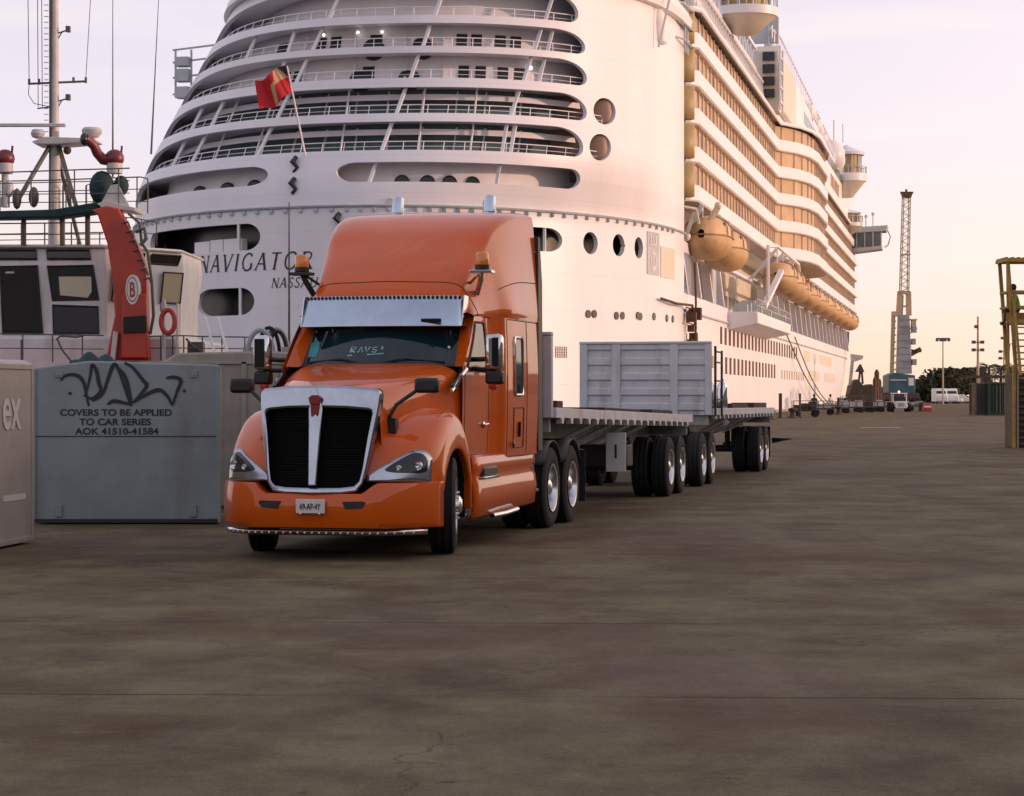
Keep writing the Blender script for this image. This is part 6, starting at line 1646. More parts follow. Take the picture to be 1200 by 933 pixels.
# lifebuoy (lifts off: own thing)
p = Vector((xat(197, YT - .1), YT - .1, uz(377)))
m = MB(); m.tube([(.20 * math.cos(2 * math.pi * i / 24), 0, .34 * math.sin(2 * math.pi * i / 24)) for i in range(24)], .075, 10, closed=True)
lb = m.build('lifebuoy', 'red_paint'); lb.location = p; tag(lb, 'red lifebuoy ring hung on the tug rail beside the red arm', 'lifebuoy')
m = MB(); m.box(ux(188), ux(191), .3, .5, uz(422), uz(350)); m.box(ux(205), ux(206.5), .3, .5, uz(422), uz(355)); m.sphere((ux(189), .4, uz(360)), .14, 10, (.8, .8, 1.5)); m.build('rail_fitting', 'mast_white', tg)
m = MB(); m.box(ux(216), ux(235), .6, 1.0, uz(418), uz(400)); m.tube([(ux(215), .5, uz(396)), (ux(222), .5, uz(404)), (ux(233), .5, uz(412))], .04, 5); m.build('winch', 'rail_grey', tg, bevel=.03)
m = MB(); m.tube([(ux(65), .1, uz(398)), (ux(70), .1, uz(394)), (ux(90), .1, uz(395)), (ux(98), .1, uz(393))], .03, 5); m.tube([(ux(66), .1, uz(396)), (ux(72), .1, uz(410)), (ux(84), .1, uz(425))], .03, 5); m.cyl((ux(24), .12, uz(398)), (ux(24), .12, uz(424)), .03, n=6); m.build('deck_pipe', 'rail_grey', tg)
# ------------------------------------------------------------------ people (small)
def person(loc, rz, label, pose, top='hivis', legs='denim', h=1.72, group=None, hair='hair', scale=1):
    """skeleton dict -> skinned continuous body; materials by height"""
    J, E, Rr = pose
    me = bpy.data.meshes.new('person'); me.from_pydata(J, E, []); me.update()
    o = bpy.data.objects.new('person', me); COL.objects.link(o)
    sk = o.modifiers.new('s', 'SKIN'); sk.use_smooth_shade = True
    for i, v in enumerate(me.skin_vertices[0].data): v.radius = (Rr[i], Rr[i]); v.use_root = (i == 0)
    sb = o.modifiers.new('u', 'SUBSURF'); sb.levels = 1; sb.render_levels = 1
    bpy.context.view_layer.update()
    m2 = bpy.data.meshes.new_from_object(o.evaluated_get(bpy.context.evaluated_depsgraph_get()))
    o.modifiers.clear(); o.data = m2; m2.materials.clear()
    for mm in ('skin', top, legs, 'black'): m2.materials.append(M[mm])
    zneck, zwaist = J[2][2], J[0][2]
    hand = [Vector(j) for j in (J[7], J[10])]; feet = [Vector(j) for j in (J[13], J[17])]
    legpts = [Vector(J[i]) for i in (11, 12, 13, 15, 16, 17)]
    arm = [Vector(J[i]) for i in (5, 6, 8, 9)]
    for p in m2.polygons:
        c = p.center; k = 1
        if c.z > zneck + .03 and min((c - a).length for a in arm) > .16: k = 0
        if min((c - a).length for a in hand) < .11: k = 0
        if min((c - Vector(a)).length for a in [(J[0])]) < .14 or min((c - a).length for a in legpts) < .22 and c.z < zwaist + .05: k = 2
        if c.z < zwaist - .06 and k == 1: k = 2
        if min((c - a).length for a in feet) < .13: k = 3
        p.material_index = k; p.use_smooth = True
    o.location = loc; o.rotation_euler = (0, 0, rz); tag(o, label, 'person', group)
    hd = Vector(J[3]); m = MB(); m.sphere((hd.x, hd.y + .025, hd.z + .05), .115, 14, (.95, 1.05, 1.05)); hb = m.build('hair', hair, o)
    return o
def pose_stand(step=.12, arms=.1):
    J = [(0, 0, .92), (0, 0, 1.20), (0, -.01, 1.46), (0, -.03, 1.62), (0, 0, 1.38),
         (-.19, 0, 1.40), (-.25, -.02, 1.13), (-.24, -.12 - arms, .92), (.19, 0, 1.40), (.25, .02, 1.13), (.24, -.08 + arms, .90),
         (-.10, 0, .88), (-.11, -.02 - step * .5, .48), (-.11, -step, .07), (-.11, -step - .14, .03),
         (.10, 0, .88), (.11, step * .5, .48), (.11, step, .07), ] 
    J[17] = (.11, step, .07); J.append((.11, step - .14, .03)); 
    E = [(0, 1), (1, 4), (4, 2), (2, 3), (4, 5), (5, 6), (6, 7), (4, 8), (8, 9), (9, 10), (0, 11), (11, 12), (12, 13), (13, 14), (0, 15), (15, 16), (16, 17), (17, 18)]
    Rr = [.14, .13, .055, .105, .13, .065, .045, .035, .065, .045, .035, .09, .06, .045, .04, .09, .06, .045, .04]
    return J, E, Rr
def pose_sit():
    J = [(0, 0, .14), (-.04, 0, .42), (-.10, 0, .68), (-.13, 0, .86), (-.06, 0, .60),
         (-.06, -.19, .60), (-.18, -.24, .36), (-.34, -.18, .30), (-.06, .19, .60), (-.16, .24, .38), (-.32, .18, .34),
         (-.02, -.10, .12), (-.40, -.13, .16), (-.46, -.13, -.26), (-.60, -.13, -.30),
         (-.02, .10, .12), (-.38, .13, .22), (-.36, .13, -.20), (-.50, .13, -.25)]
    _, E, Rr = pose_stand(); return J, E, Rr

# ------------------------------------------------------------------ stair tower at the right edge
YS = 72.0
sx_ = lambda px: xat(px, YS) - xat(1181, YS); sz_ = lambda py: CAMZ + (HZ - py) / F * YS
tw = empty('stair_tower', (xat(1181, YS), YS, 0), 0, 'rusty yellow steel ladder tower with a roofed lookout at the right edge', 'tower')
m = MB(); zr = sz_(307)
for x, y in ((0, 0), (0, 1.2), (2.4, 0), (2.4, 1.2)):
    m.beam((x + (.28 if x == 0 else -.1), y, sz_(440)), (x, y, zr), .11)
    if y == 0 and x == 0: m.beam((.13, .5, sz_(430)), (.10, .5, zr), .08)
m.build('post', 'yellow_steel', tw, bevel=.01)
m = MB(); m.box(-.12, 2.6, -.15, 1.3, zr, zr + .10)
for k in range(14): m.box(-.10 + k * .2, -.02 + k * .2, -.15, 1.3, zr + .10, zr + .15)
m.build('roof', 'yellow_steel', tw, smooth=0)
m = MB()
for py in (342, 360, 377): 
    m.beam((.03, 0, sz_(py)), (2.4, 0, sz_(py)), .09 if py != 377 else .13); m.beam((.03, 1.2, sz_(py)), (2.4, 1.2, sz_(py)), .07); m.beam((.03, 0, sz_(py)), (.03, 1.2, sz_(py)), .07)
m.build('guard_rail', 'yellow_steel', tw, smooth=0)
m = MB(); m.box(.02, 2.4, 0, 1.2, sz_(378) - .05, sz_(378)); m.build('lookout_floor', 'yellow_steel', tw, smooth=0)
m = MB(); m.box(.02, 1.2, .35, .85, sz_(378), sz_(366)); m.build('bench', 'yellow_steel', tw, smooth=0)
# ladder
m = MB(); m.beam((sx_(1187), -.12, sz_(352)), (sx_(1192), -.5, sz_(440)), .07); m.beam((sx_(1208), -.12, sz_(352)), (sx_(1213), -.5, sz_(440)), .07)
m.build('ladder_rail', 'yellow_steel', tw, smooth=0)
m = MB()
for k in range(9): py = 384 + k * 7.4; m.beam((sx_(1187 + k * .45), -.25, sz_(py)), (sx_(1212), -.25, sz_(py)), .05)
m.build('rung', 'yellow_steel', tw, smooth=0)
m = MB(); m.tube([(sx_(1180), -.1, sz_(432)), (sx_(1182), -.1, sz_(404)), (sx_(1186), -.1, sz_(402)), (sx_(1188), -.1, sz_(425))], .035, 5); m.build('hand_loop', 'yellow_steel', tw)
# lower body: dark weathered crate like stair base
m = MB(); m.box(sx_(1187), 2.6, -.1, 1.2, 0, sz_(437)); m.build('base', 'tower_base', tw, bevel=.03)
m = MB()
for k in range(11): m.box(sx_(1192), 2.6, -.28 + .0 * k, -.1, .1 + k * .2, .15 + k * .2)
m.build('stair_tread', 'rust', tw, smooth=0)
m = MB(); m.beam((sx_(1191), -.2, 0), (sx_(1191), -.2, sz_(434)), .06); m.build('pale_post', 'cover_beige', tw)
m = MB(); m.beam((sx_(1187), -.16, 0.0), (sx_(1187), -.16, sz_(430)), .10); m.build('corner_post', 'yellow_steel', tw, bevel=.01)
person((xat(1195, YS) + .05, YS + .55, sz_(378) + .25), R(0), 'person in hi-vis top sitting high on the ladder tower', pose_sit(), 'hivis', 'denim', hair='hair')

# green and grey container
YC = 186.0
def container(px0, px1, Y, h, label, mt, L=2.4):
    x0, x1 = xat(px0, Y), xat(px1, Y); o = empty('shipping_container', ((x0 + x1) / 2, Y, 0), 0, label, 'container', 'containers beside the tower'); hw = (x1 - x0) / 2
    m = MB(); n = int(hw * 2 / .28); pts = []
    for i in range(n):
        a = -hw + .1 + (2 * hw - .2) * i / n; w = (2 * hw - .2) / n
        pts += [(a, 0), (a + w * .35, 0), (a + w * .5, .08), (a + w * .85, .08)]
    pts += [(hw - .1, 0), (hw - .1, L), (-hw + .1, L)]
    m.prism(pts, 'z', .15, h - .12); m.build('body', mt, o, smooth=0)
    m = MB()
    for x in (-hw + .06, hw - .06):
        for y in (.0, L): m.box(x - .07, x + .07, y - .09, y + .07, 0, h)
    m.box(-hw, hw, -.06, .06, 0, .16); m.box(-hw, hw, -.06, .06, h - .13, h); m.box(-hw, -hw + .12, 0, L, h - .13, h); m.box(-hw, -hw + .12, 0, L, 0, .16); m.build('frame', mt, o, smooth=0)
    m = MB()
    for x in (-.4, -.15, .15, .4): m.cyl((x * hw, -.09, .2), (x * hw, -.09, h - .2), .03, n=6)
    m.build('lock_bar', mt, o)
    return o
container(1158, 1190, 186, 2.75, 'dark green shipping container beside the ladder tower', 'container_green')
container(1143, 1157.5, 187, 2.7, 'brown grey container end left of the dark green one', 'container_grey')
# kiosk canopy behind
kp = empty('open_shelter', (xat(1165, 250), 250, 0), 0, 'low dark roofed shelter behind the containers', 'shelter')
m = MB(); m.box(-2.2, 6, 0, 5, 3.6, 3.9); m.build('roof', 'brown', kp)
m = MB(); [m.box(x, x + .15, 0, .15, 0, 3.6) for x in (-1.6, 0, 1.6, 3.2)]; m.build('post', 'cover_beige', kp, smooth=0)
# street lights
def lamp(px, ytop, ybase, Y, label, heads, r=.12):
    o = empty('street_light', (xat(px, Y), Y, 0), 0, label, 'street light', 'tall lights on the quay'); h = CAMZ + (HZ - ytop) / F * Y
    m = MB(); m.cyl((0, 0, 0), (0, 0, h), r * 1.4, r * .8, n=8); m.build('pole', 'crane_yellow', o)
    if heads == 'flat':
        m = MB(); m.box(-1.3, 1.3, -.3, .3, h - .15, h + .15); 
        for x in (-1.1, -.4, .4, 1.1): m.box(x - .22, x + .22, -.4, .4, h - .5, h - .1)
        m.build('lamp_head', 'rail_grey', o)
    else:
        m = MB()
        for z, x in ((h - 3.0, -.5), (h - 3.0, .5), (h - 3.9, -.5), (h - 3.9, .5), (h - 1.2, -.2)): m.box(x - .2, x + .2, -.25, .25, z - .16, z + .2); m.beam((0, 0, z), (x, 0, z), .12)
        m.build('lamp_head', 'rail_grey', o)
    return o
lamp(1105, 397, 462, 420, 'slim tall street light above the parked white vans', 'flat', .13)
lamp(1146, 371, 450, 260, 'light pole with four floodlights near the palms', 'flood', .14)
lamp(1176.5, 386, 450, 300, 'light pole rising right behind the tower legs', 'flood', .1)
# vans
def van(px, Y, label, rz=0, w=2.0, h=2.4, L=5.2, kind='van'):
    o = empty('parked_van', (xat(px, Y), Y, 0), rz, label, 'van', 'white vehicles parked in the distance')
    m = MB(); P = [(0, .35), (L, .35), (L, h), (1.5, h), (.95, h * .64), (.0, h * .52)]
    m.prism([(a, b_) for a, b_ in P], 'x', -w / 2, w / 2); m.build('body', 'van_white', o, bevel=.12)
    m = MB(); m.add([(-w / 2 + .15, .93, h * .66), (w / 2 - .15, .93, h * .66), (w / 2 - .25, 1.42, h * .93), (-w / 2 + .25, 1.42, h * .93)], [(0, 1, 2, 3)]); m.build('windscreen', 'side_glass', o, smooth=0, solid=-.05)
    for x in (-w / 2 + .25, w / 2 - .25):
        m = MB(); m.box(x - .16, x + .16, -.05, .03, .9, 1.12); m.build('headlight', 'alloy', o)
        for y in (1.0, L - 1.0):
            m = MB(); m.lathe([(.15, -.12), (.36, -.12), (.36, .12), (.15, .12)], (x * 1.05, y, .36), 'x', 14); m.build('wheel', 'tyre', o)
    m = MB(); m.box(-w / 2 + .2, w / 2 - .2, -.06, 0, .4, .6); m.build('bumper', 'crane_grey', o); return o
YV = 440
van(1104, YV, 'left of two tall white vans parked ahead beyond the crane', 0, 2.2, 3.0, 5.5)
van(1117, YV + 2, 'right of two tall white vans parked ahead beyond the crane', 0, 2.2, 3.0, 5.5)
van(1128, YV + 8, 'low white car parked right of the two vans', R(70), 1.9, 1.7, 4.4)
van(1139, YV + 12, 'white car parked farthest right, by the container', R(80), 1.9, 1.8, 4.4)

# trees
def tree(x, y, h, w, label, seed, n=900, grp='trees at the end of the quay', leafs=.55):
    random.seed(seed); o = empty('tree', (x, y, 0), 0, label, 'tree', grp)
    m = MB(); m.tube([(0, 0, 0), (.1, 0, h * .3), (.25, 0, h * .55), (.2, 0, h * .8)], [.35, .28, .2, .06], 8)
    for k in range(7):
        a = random.random() * 6.28; m.tube([(.1, 0, h * (.3 + .05 * k)), (math.cos(a) * w * .25, math.sin(a) * w * .25, h * (.5 + .05 * k)), (math.cos(a) * w * .42, math.sin(a) * w * .42, h * (.58 + .05 * k))], [.14, .09, .03], 5)
    m.build('trunk', 'bark', o)
    cl = [(random.uniform(-.42, .42) * w, random.uniform(-.4, .4) * w, h * random.uniform(.42, .86), random.uniform(.13, .24) * w) for _ in range(16)]
    m = MB()
    for _ in range(n):
        c = random.choice(cl); d = Vector((random.gauss(0, 1), random.gauss(0, 1), random.gauss(0, .8))).normalized() * c[3] * random.uniform(.55, 1.08)
        p = Vector(c[:3]) + d
        if p.z > h: p.z = h - random.random() * .5
        s = leafs * random.uniform(.5, 1.1); a = Vector((random.gauss(0, 1), random.gauss(0, 1), random.gauss(0, 1))).normalized(); b_ = a.orthogonal().normalized() 
        a = a.cross(b_)
        m.add([p + a * s, p + b_ * s * .6, p - a * s, p - b_ * s * .6], [(0, 1, 2, 3)])
    m.build('crown', 'leaf', o, smooth=0, fix=False); return o
tl = [(1075, 500, 3.6, 9, 'low tree just right of the harbour crane'), (1090, 520, 5.4, 12, 'broad dark tree directly behind the left white van'), (1098, 500, 5.6, 10, 'rounded tree at the foot of the slim street light'), (1118, 480, 7.2, 12, 'tallest bushy tree behind the right white van'), (1128, 500, 7.6, 11, 'bushy tree between the vans and the containers'), (1137, 520, 5.6, 11, 'tree half hidden by the brown container'), (1062, 560, 3.4, 13, 'far low tree behind the harbour crane'), (1046, 600, 3.2, 15, 'farthest low tree left of the crane')]
for i, (px, Y, h, w, lb_) in enumerate(tl): tree(xat(px, Y), Y, h, w, lb_, 20 + i, leafs=.8 if Y > 450 else .6)
def palm(px, Y, h, label, seed):
    random.seed(seed); o = empty('palm_tree', (xat(px, Y), Y, 0), 0, label, 'palm', 'palms behind the containers')
    m = MB(); m.tube([(0, 0, 0), (.15, 0, h * .5), (.1, 0, h)], [.22, .17, .15], 8); m.build('trunk', 'bark', o)
    m = MB()
    for k in range(26):
        a = random.random() * 6.28; el = random.uniform(-.2, 1.0); L = random.uniform(1.8, 2.6); prev = None; pts = []
        for i in range(8):
            t = i / 7; r = L * t * math.cos(el * .8); z = h + L * t * math.sin(el) - 1.9 * t * t
            pts.append(Vector((math.cos(a) * r, math.sin(a) * r, z)))
        sd_ = Vector((-math.sin(a), math.cos(a), 0))
        for i in range(1, 8):
            for s in (-1, 1):
                q = pts[i]; w = .55 * math.sin(math.pi * (.15 + .8 * i / 7)); m.add([q, q + (pts[i] - pts[i - 1]) * .45, q + sd_ * s * w + Vector((0, 0, -.3 * w)) + (pts[i] - pts[i - 1]) * .8], [(0, 1, 2)])
        m.tube(pts, .025, 3, cap=False)
    m.build('crown', 'leaf_palm', o, smooth=0, fix=False)
palm(1150, 270, 4.6, 'left palm rising behind the floodlight pole', 1); palm(1158, 262, 4.9, 'palm in the middle behind the containers', 2); palm(1172, 258, 4.7, 'palm beside the tower legs', 3); palm(1183, 266, 5.0, 'rightmost palm half hidden by the tower', 4)
# harbour crane
YK = 372.0
kx = lambda px: xat(px, YK) - xat(1057, YK); kz = lambda py: CAMZ + (HZ - py) / F * YK
cr_ = empty('harbour_crane', (xat(1057, YK), YK, 0), 0, 'tall mobile harbour crane with yellow lattice boom raised upright', 'crane')
m = MB(); m.prism([(kx(1039), 2.0), (kx(1039), kz(440)), (kx(1046), kz(437)), (kx(1070), kz(440)), (kx(1070), 2.0)], 'y', -2, 4); m.build('machine_house', 'crane_blue', cr_, bevel=.1)
m = MB(); m.box(kx(1062), kx(1068), -2.15, -2.02, kz(452), kz(443)); m.box(kx(1041), kx(1060), -2.15, -2.02, kz(446), kz(445)); m.build('house_panel', 'van_white', cr_)
m = MB(); m.box(kx(1040), kx(1072), -4, 6, 0.9, 2.0); m.build('undercarriage', 'brown', cr_, bevel=.1)
for px in (1042, 1048, 1054, 1060, 1066, 1071):
    m = MB(); m.lathe([(.1, -.3), (.62, -.3), (.7, -.2), (.7, .2), (.62, .3), (.1, .3)], (kx(px), -3.6, .7), 'x', 16); m.build('wheel', 'tyre', cr_)
m = MB(); m.prism([(kx(1051), kz(438)), (kx(1053), kz(369)), (kx(1065), kz(369)), (kx(1068), kz(438))], 'y', -.8, 1.2); m.build('tower', 'crane_grey', cr_, bevel=.1)
m = MB()
for k in range(8): m.box(kx(1053), kx(1067), -.95, -.8, kz(430 - k * 8), kz(431 - k * 8))
for py, w in ((386, 5), (400, 4), (424, 5)): m.box(kx(1068), kx(1068 + w), -1, .5, kz(py + 4), kz(py - 3))
m.build('tower_gear', 'crane_grey', cr_, smooth=0)
m = MB(); m.beam((kx(1045), 0, kz(438)), (kx(1047), 0, kz(366)), .6); m.box(kx(1045), kx(1056), -.5, .5, kz(371), kz(365))
for k in range(9): m.beam((kx(1046), 0, kz(436 - k * 8)), (kx(1050), 0, kz(432 - k * 8)), .15)
m.build('boom_ram', 'crane_yellow', cr_, smooth=0)
m = MB(); m.box(kx(1068), kx(1073), -.6, .6, kz(384), kz(375)); m.box(kx(1066), kx(1074), -.7, .7, kz(375.5), kz(374)); m.box(kx(1066), kx(1074), -.7, .7, kz(386), kz(384.5)); m.build('operator_cab', 'crane_yellow', cr_, smooth=0)
m = MB(); m.beam((kx(1066), 0, kz(416)), (kx(1079), 0, kz(409)), .7); m.beam((kx(1066), 0, kz(410)), (kx(1077), 0, kz(412)), .3); m.box(kx(1073), kx(1079), -.5, .5, kz(413), kz(409)); m.build('side_jib', 'rust', cr_, smooth=0)
# boom: lower yellow frame + lattice
m = MB()
for a, b_ in (((1053, 370), (1054.5, 342)), ((1065, 370), (1064.5, 342))): m.beam((kx(a[0]), 0, kz(a[1])), (kx(b_[0]), 0, kz(b_[1])), .8)
m.box(kx(1053), kx(1066), -.5, .5, kz(345), kz(341)); m.box(kx(1056), kx(1062), -.3, .3, kz(360), kz(358)); m.beam((kx(1057), 0, kz(370)), (kx(1058), 0, kz(346)), .25)
m.build('boom_foot', 'crane_yellow', cr_, smooth=0)
m = MB(); yb, yt = 342, 232
L = lambda t, s, d: (kx(1055 + 3.3 * t) if s < 0 else kx(1064 + 1.8 * t), d, kz(yb + (yt - yb) * t))
for s in (-1, 1):
    for d in (-.8, .8): m.beam(L(0, s, d), L(1, s, d), .17)
for k in range(26):
    t0, t1 = k / 26, (k + 1) / 26; s = 1 if k % 2 else -1
    m.beam(L(t0, s, -.8), L(t1, -s, -.8), .09); m.beam(L(t0, s, .8), L(t1, -s, .8), .09); m.beam(L(t0, s, -.8), L(t0, s, .8), .09)
m.box(kx(1056), kx(1066), -1, 1, kz(299), kz(298))
m.build('lattice_boom', 'crane_yellow', cr_, smooth=0)
m = MB(); m.prism([(kx(1058), kz(232)), (kx(1056.5), kz(226)), (kx(1068.5), kz(226)), (kx(1067), kz(232))], 'y', -.8, .8); m.beam((kx(1055), 0, kz(226)), (kx(1070), 0, kz(226)), .35); m.cyl((kx(1062), 0, kz(226)), (kx(1062), 0, kz(222)), .2, n=6); m.build('boom_head', 'rust', cr_, smooth=0)
# tow tractor in front of crane
YQ = 226.0
tt = empty('tow_tractor', (xat(1054.5, YQ), YQ, 0), 0, 'small white tow tractor with cab facing us below the crane', 'tractor')
m = MB(); m.prism([(-.55, .35), (.55, .35), (.66, .6), (.55, .95), (.28, 1.08), (-.28, 1.08), (-.55, .95), (-.66, .6)], 'y', -.9, .5); m.build('body', 'van_white', tt, bevel=.05)
m = MB(); m.box(-.3, .3, -.93, -.9, .55, .9); m.build('radiator_grille', 'crane_grey', tt)
m = MB()
for x in (-.72, .64): m.box(x, x + .09, .0, .09, .9, 1.85); m.box(x, x + .09, 1.0, 1.09, .9, 1.85)
m.box(-.76, .77, -.1, 1.2, 1.82, 1.92); m.box(-.9, .92, -.05, .05, .98, 1.06); m.build('cab_frame', 'van_white', tt, bevel=.01)
m = MB(); m.box(-.6, .6, .3, 1.0, .5, 1.5); m.build('seat', 'black', tt)
for x in (-.85, .85):
    for y, r in ((-.4, .42), (1.2, .5)):
        m = MB(); m.lathe([(.12, -.15), (r * .9, -.17), (r, -.1), (r, .1), (r * .9, .17), (.12, .15)], (x, y, r), 'x', 18); m.build('wheel', 'tyre', tt)
m = MB(); m.sphere((0, .5, 2.02), .11, 10); m.build('beacon', 'lit', tt)
# red barrier / barrel pair
YR = 232
o = empty('safety_barrier', (xat(1087.5, YR), YR, 0), 0, 'small red and white plastic barrier standing on the quay', 'barrier')
m = MB(); m.prism([(-.55, 0), (.45, 0), (.4, .75), (-.3, .8), (-.5, .4)], 'y', 0, .5); m.build('body', 'red_paint', o, bevel=.05)
m = MB(); m.box(-.4, .3, -.03, -.005, .4, .6); m.build('stripe', 'van_white', o, smooth=0)
o = empty('plastic_drum', (xat(1080, YR + 2), YR + 2, 0), 0, 'dark drum left of the red barrier', 'drum')
m = MB(); m.lathe([(0, 0), (.32, 0), (.34, .1), (.32, .3), (.34, .5), (.32, .9), (0, .92)], n=16); m.build('body', 'brown', o, smooth=40)

# quay clutter between the ship's bow and the crane
YL = 300.0
lx = lambda px, Y=YL: xat(px, Y); 
hp_ = empty('loading_hopper', (lx(1008), YL, 0), 0, 'brown loading hopper with funnel and peaked head beside the ship bow', 'hopper')
hx = lambda px: lx(px) - lx(1008); hzz = lambda py: CAMZ + (HZ - py) / F * YL
m = MB(); m.prism([(hx(994), hzz(462)), (hx(996), hzz(452)), (hx(1004), hzz(444)), (hx(1010), hzz(452)), (hx(1020), hzz(450)), (hx(1026), hzz(462)), (hx(1018), hzz(470)), (hx(1000), hzz(470))], 'y', -1.5, 2.5); m.build('bin', 'brown', hp_, bevel=.15)
m = MB(); m.prism([(hx(1003), hzz(436)), (hx(1008), hzz(427)), (hx(1012), hzz(436))], 'y', -.8, .8); m.beam((hx(1006), 0, hzz(450)), (hx(1008), 0, hzz(434)), .25); m.beam((hx(1011), 0, hzz(450)), (hx(1010), 0, hzz(436)), .25); m.build('peaked_head', 'brown', hp_, smooth=0)
m = MB()
for px in (996, 1004, 1014, 1023): m.beam((hx(px), -1.4, 0), (hx(px), -1.4, hzz(464)), .25); m.beam((hx(px), 2.2, 0), (hx(px), 2.2, hzz(464)), .25)
m.build('leg', 'rust', hp_, smooth=0)
m = MB(); m.prism([(hx(997), hzz(415)), (hx(1011), hzz(417)), (hx(1010), hzz(421)), (hx(998), hzz(425))], 'y', -.6, .6); m.beam((hx(999), 0, hzz(422)), (hx(996), 0, hzz(452)), .4); m.build('chute', 'mast_white', hp_, smooth=0)
for k, (px, yt, w) in enumerate(((1025, 442, .5), (1029, 433, .65), (1034, 444, .45))):
    o = empty('steel_pile', (lx(px, 290), 290 + k, 0), 0, ['short rusty post at the left of three by the crane', 'tallest rusty post, middle of three by the crane', 'rusty post at the right of three, nearest the crane'][k], 'post', 'rusty posts left of the crane')
    m = MB(); h = CAMZ + (HZ - yt) / F * 290; m.lathe([(0, 0), (w * .5, 0), (w * .5, h - .4), (w * .2, h), (0, h)], n=10); m.build('shaft', 'rust', o, smooth=40)
    m = MB(); m.lathe([(0, 0), (w * .9, 0), (w * .9, .3), (0, .3)], n=12); m.build('footing', 'brown', o, smooth=40)
def cart(px, Y, w, h, label, mt='brown', load=0, rz=0):
    o = empty('luggage_cart', (lx(px, Y), Y, 0), rz, label, 'cart', 'carts and trolleys on the quay')
    m = MB(); m.box(-w / 2, w / 2, 0, 1.4, .45, .58); m.build('platform', mt, o, bevel=.02)
    for x in (-w * .38, w * .38):
        for y in (.2, 1.2):
            m = MB(); m.lathe([(.05, -.08), (.24, -.08), (.24, .08), (.05, .08)], (x, y, .24), 'y', 12); m.build('wheel', 'tyre', o)
    m = MB()
    for x in (-w / 2 + .05, w / 2 - .05): m.beam((x, .1, .5), (x, .1, h), .06); m.beam((x, 1.3, .5), (x, 1.3, h), .06)
    for z in (h * .7, h): m.beam((-w / 2, .1, z), (w / 2, .1, z), .05)
    m.build('stanchion', 'rail_grey', o, smooth=0)
    if load: m = MB(); [m.box(-w / 2 + .1 + k * (w - .2) / load, -w / 2 + .02 + (k + 1) * (w - .2) / load, .2, 1.2, .585, .585 + .35 + .25 * ((k * 7) % 3) / 2) for k in range(load)]; m.build('load', 'ship_grey' if mt == 'brown' else 'brown', o, bevel=.02)
    return o
cart(945, 172, 2.0, 1.25, 'dark flat cart nearest the ship, in front of the hull', 'ship_dark', 3)
cart(966, 190, 1.6, 1.2, 'second cart standing right of the dark flat cart', 'brown', 2)
cart(984, 205, 1.9, 1.1, 'loaded cart between the ship and the hopper', 'brown', 3)
cart(1000, 214, 2.2, 1.6, 'high caged trolley in front of the hopper legs', 'brown', 3)
cart(1014, 220, 2.0, 1.7, 'caged trolley directly under the hopper funnel', 'rust', 2)
cart(1026, 224, 1.9, 1.5, 'trolley before the three rusty posts', 'brown', 3)
cart(1037, 228, 1.6, 1.4, 'trolley standing just left of the tow tractor', 'brown', 2)
cart(1075, 236, 1.5, 1.0, 'low cart right of the tow tractor', 'brown', 2)
person(( lx(954, 180), 180, 0), R(160), 'person in dark clothes standing by the carts near the ship', pose_stand(), 'denim', 'denim')
person(( lx(973, 195), 195, 0), R(40), 'person in pale top walking between the carts', pose_stand(.2), 'mast_white', 'denim')
person(( lx(992, 208), 208, 0), R(0), 'person in brown jacket standing before the hopper', pose_stand(), 'brown', 'denim')
# bollards
for k, (px, Y) in enumerate(((903, 152), (929, 165), (983, 196))):
    b_ = empty('mooring_bollard', (xat(px, Y), Y, 0), 0, ['nearest squat bollard close to the rear trailer', 'bollard at the left end of the dark cart', 'bollard nearest the bow, between carts'][k], 'bollard', 'mooring bollards on the quay edge')
    m = MB(); m.lathe([(.42, 0), (.42, .08), (.24, .14), (.20, .45), (.34, .55), (.36, .68), (.2, .76), (0, .78)], n=20); m.build('post', 'brown', b_, smooth=50)
    m = MB(); m.lathe([(.5, 0), (.5, .05), (.3, .07)], n=20); m.build('base_plate', 'rust', b_, smooth=50)
for k, (px, Y, yt) in enumerate(((915.5, 163, 461), (929, 165, 461), (983.5, 200, 466))):
    h = CAMZ + (HZ - yt) / F * Y
    o = empty('marker_post', (xat(px, Y) + .6 * (k == 1), Y + .5, 0), 0, ['thick dark post in front of the hull, nearest of three', 'thin dark post beside the dark flat cart', 'short dark post near the hull bow'][k], 'post', 'dark posts along the ship side')
    m = MB(); m.cyl((0, 0, 0), (0, 0, h), .13 if k != 1 else .08, n=10); m.build('shaft', 'black', o)
    m = MB(); m.cyl((0, 0, 0), (0, 0, .08), .25, n=12); m.build('foot', 'brown', o)
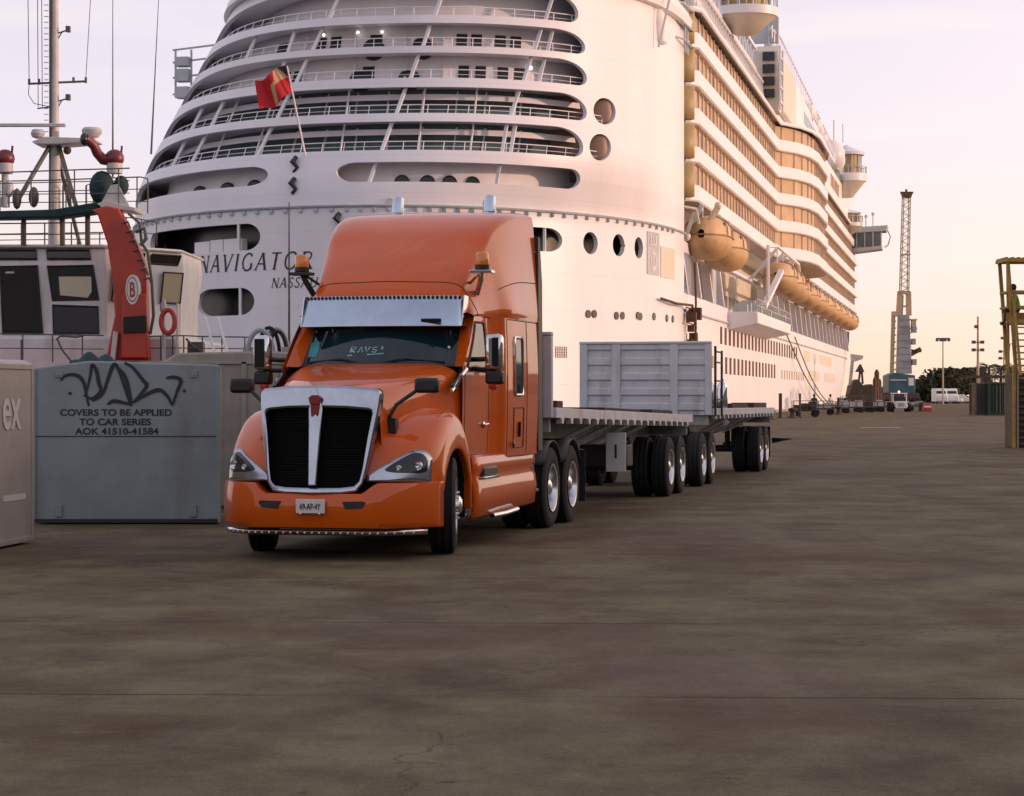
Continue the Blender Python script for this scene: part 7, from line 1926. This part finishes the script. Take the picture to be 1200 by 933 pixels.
# ------------------------------------------------------------------ countable pieces become parts of their own
def islands(me):
    p = list(range(len(me.vertices)))
    def f(x):
        while p[x] != x: p[x] = p[p[x]]; x = p[x]
        return x
    for e in me.edges:
        a, b = f(e.vertices[0]), f(e.vertices[1])
        if a != b: p[a] = b
    g = {}
    for q in me.polygons: g.setdefault(f(q.vertices[0]), []).append(q.index)
    return list(g.values())
def piece(o, polys, name):
    me = o.data; idx = {}; vs = []; fs = []; sm = []; mi = []
    for pi in polys:
        q = me.polygons[pi]; fc = []
        for v in q.vertices:
            if v not in idx: idx[v] = len(vs); vs.append(tuple(me.vertices[v].co))
            fc.append(idx[v])
        fs.append(fc); sm.append(q.use_smooth); mi.append(q.material_index)
    n = bpy.data.meshes.new(name); n.from_pydata(vs, [], fs)
    for m_ in me.materials: n.materials.append(m_)
    for q, s_, i in zip(n.polygons, sm, mi): q.use_smooth = s_; q.material_index = i
    n.set_sharp_from_angle(angle=R(35))
    c = o.copy(); c.data = n; COL.objects.link(c); c.parent = o.parent; return c
SPLIT = 'promenade_window sun_deck_column beam_post dome leg visor_stud marker_bulb plate_bolt rung stair_tread cross_member screen_post strake_bracket lamp_head lifting_lug hatch_handle lock_bar window locker rail_fitting tower_gear deck_lamp post mast_stub davit_arm monitor_base mudguard bolt clamp mast_lamp stanchion grab_line'.split()
budget = {'balcony_divider': 100}
for o in [q for q in bpy.data.objects if q.type == 'MESH' and q.parent is not None]:
    base = o.name.split('.')[0]
    if base not in SPLIT and base != 'balcony_divider': continue
    isl = islands(o.data)
    if len(isl) < 2 or len(isl) > 120: continue
    if base == 'window' and o.parent.name.startswith('lifeboat') is False and len(isl) > 60: continue
    if base == 'balcony_divider':
        isl.sort(key=lambda g: min(o.data.vertices[v].co.y for pi in g for v in o.data.polygons[pi].vertices))
        near, rest = isl[:20], [pi for g in isl[20:] for pi in g]
        for g in near: piece(o, g, base)
        r_ = piece(o, rest, base); r_['kind'] = 'stuff'
    else:
        for g in isl: piece(o, g, base)
    bpy.data.objects.remove(o)
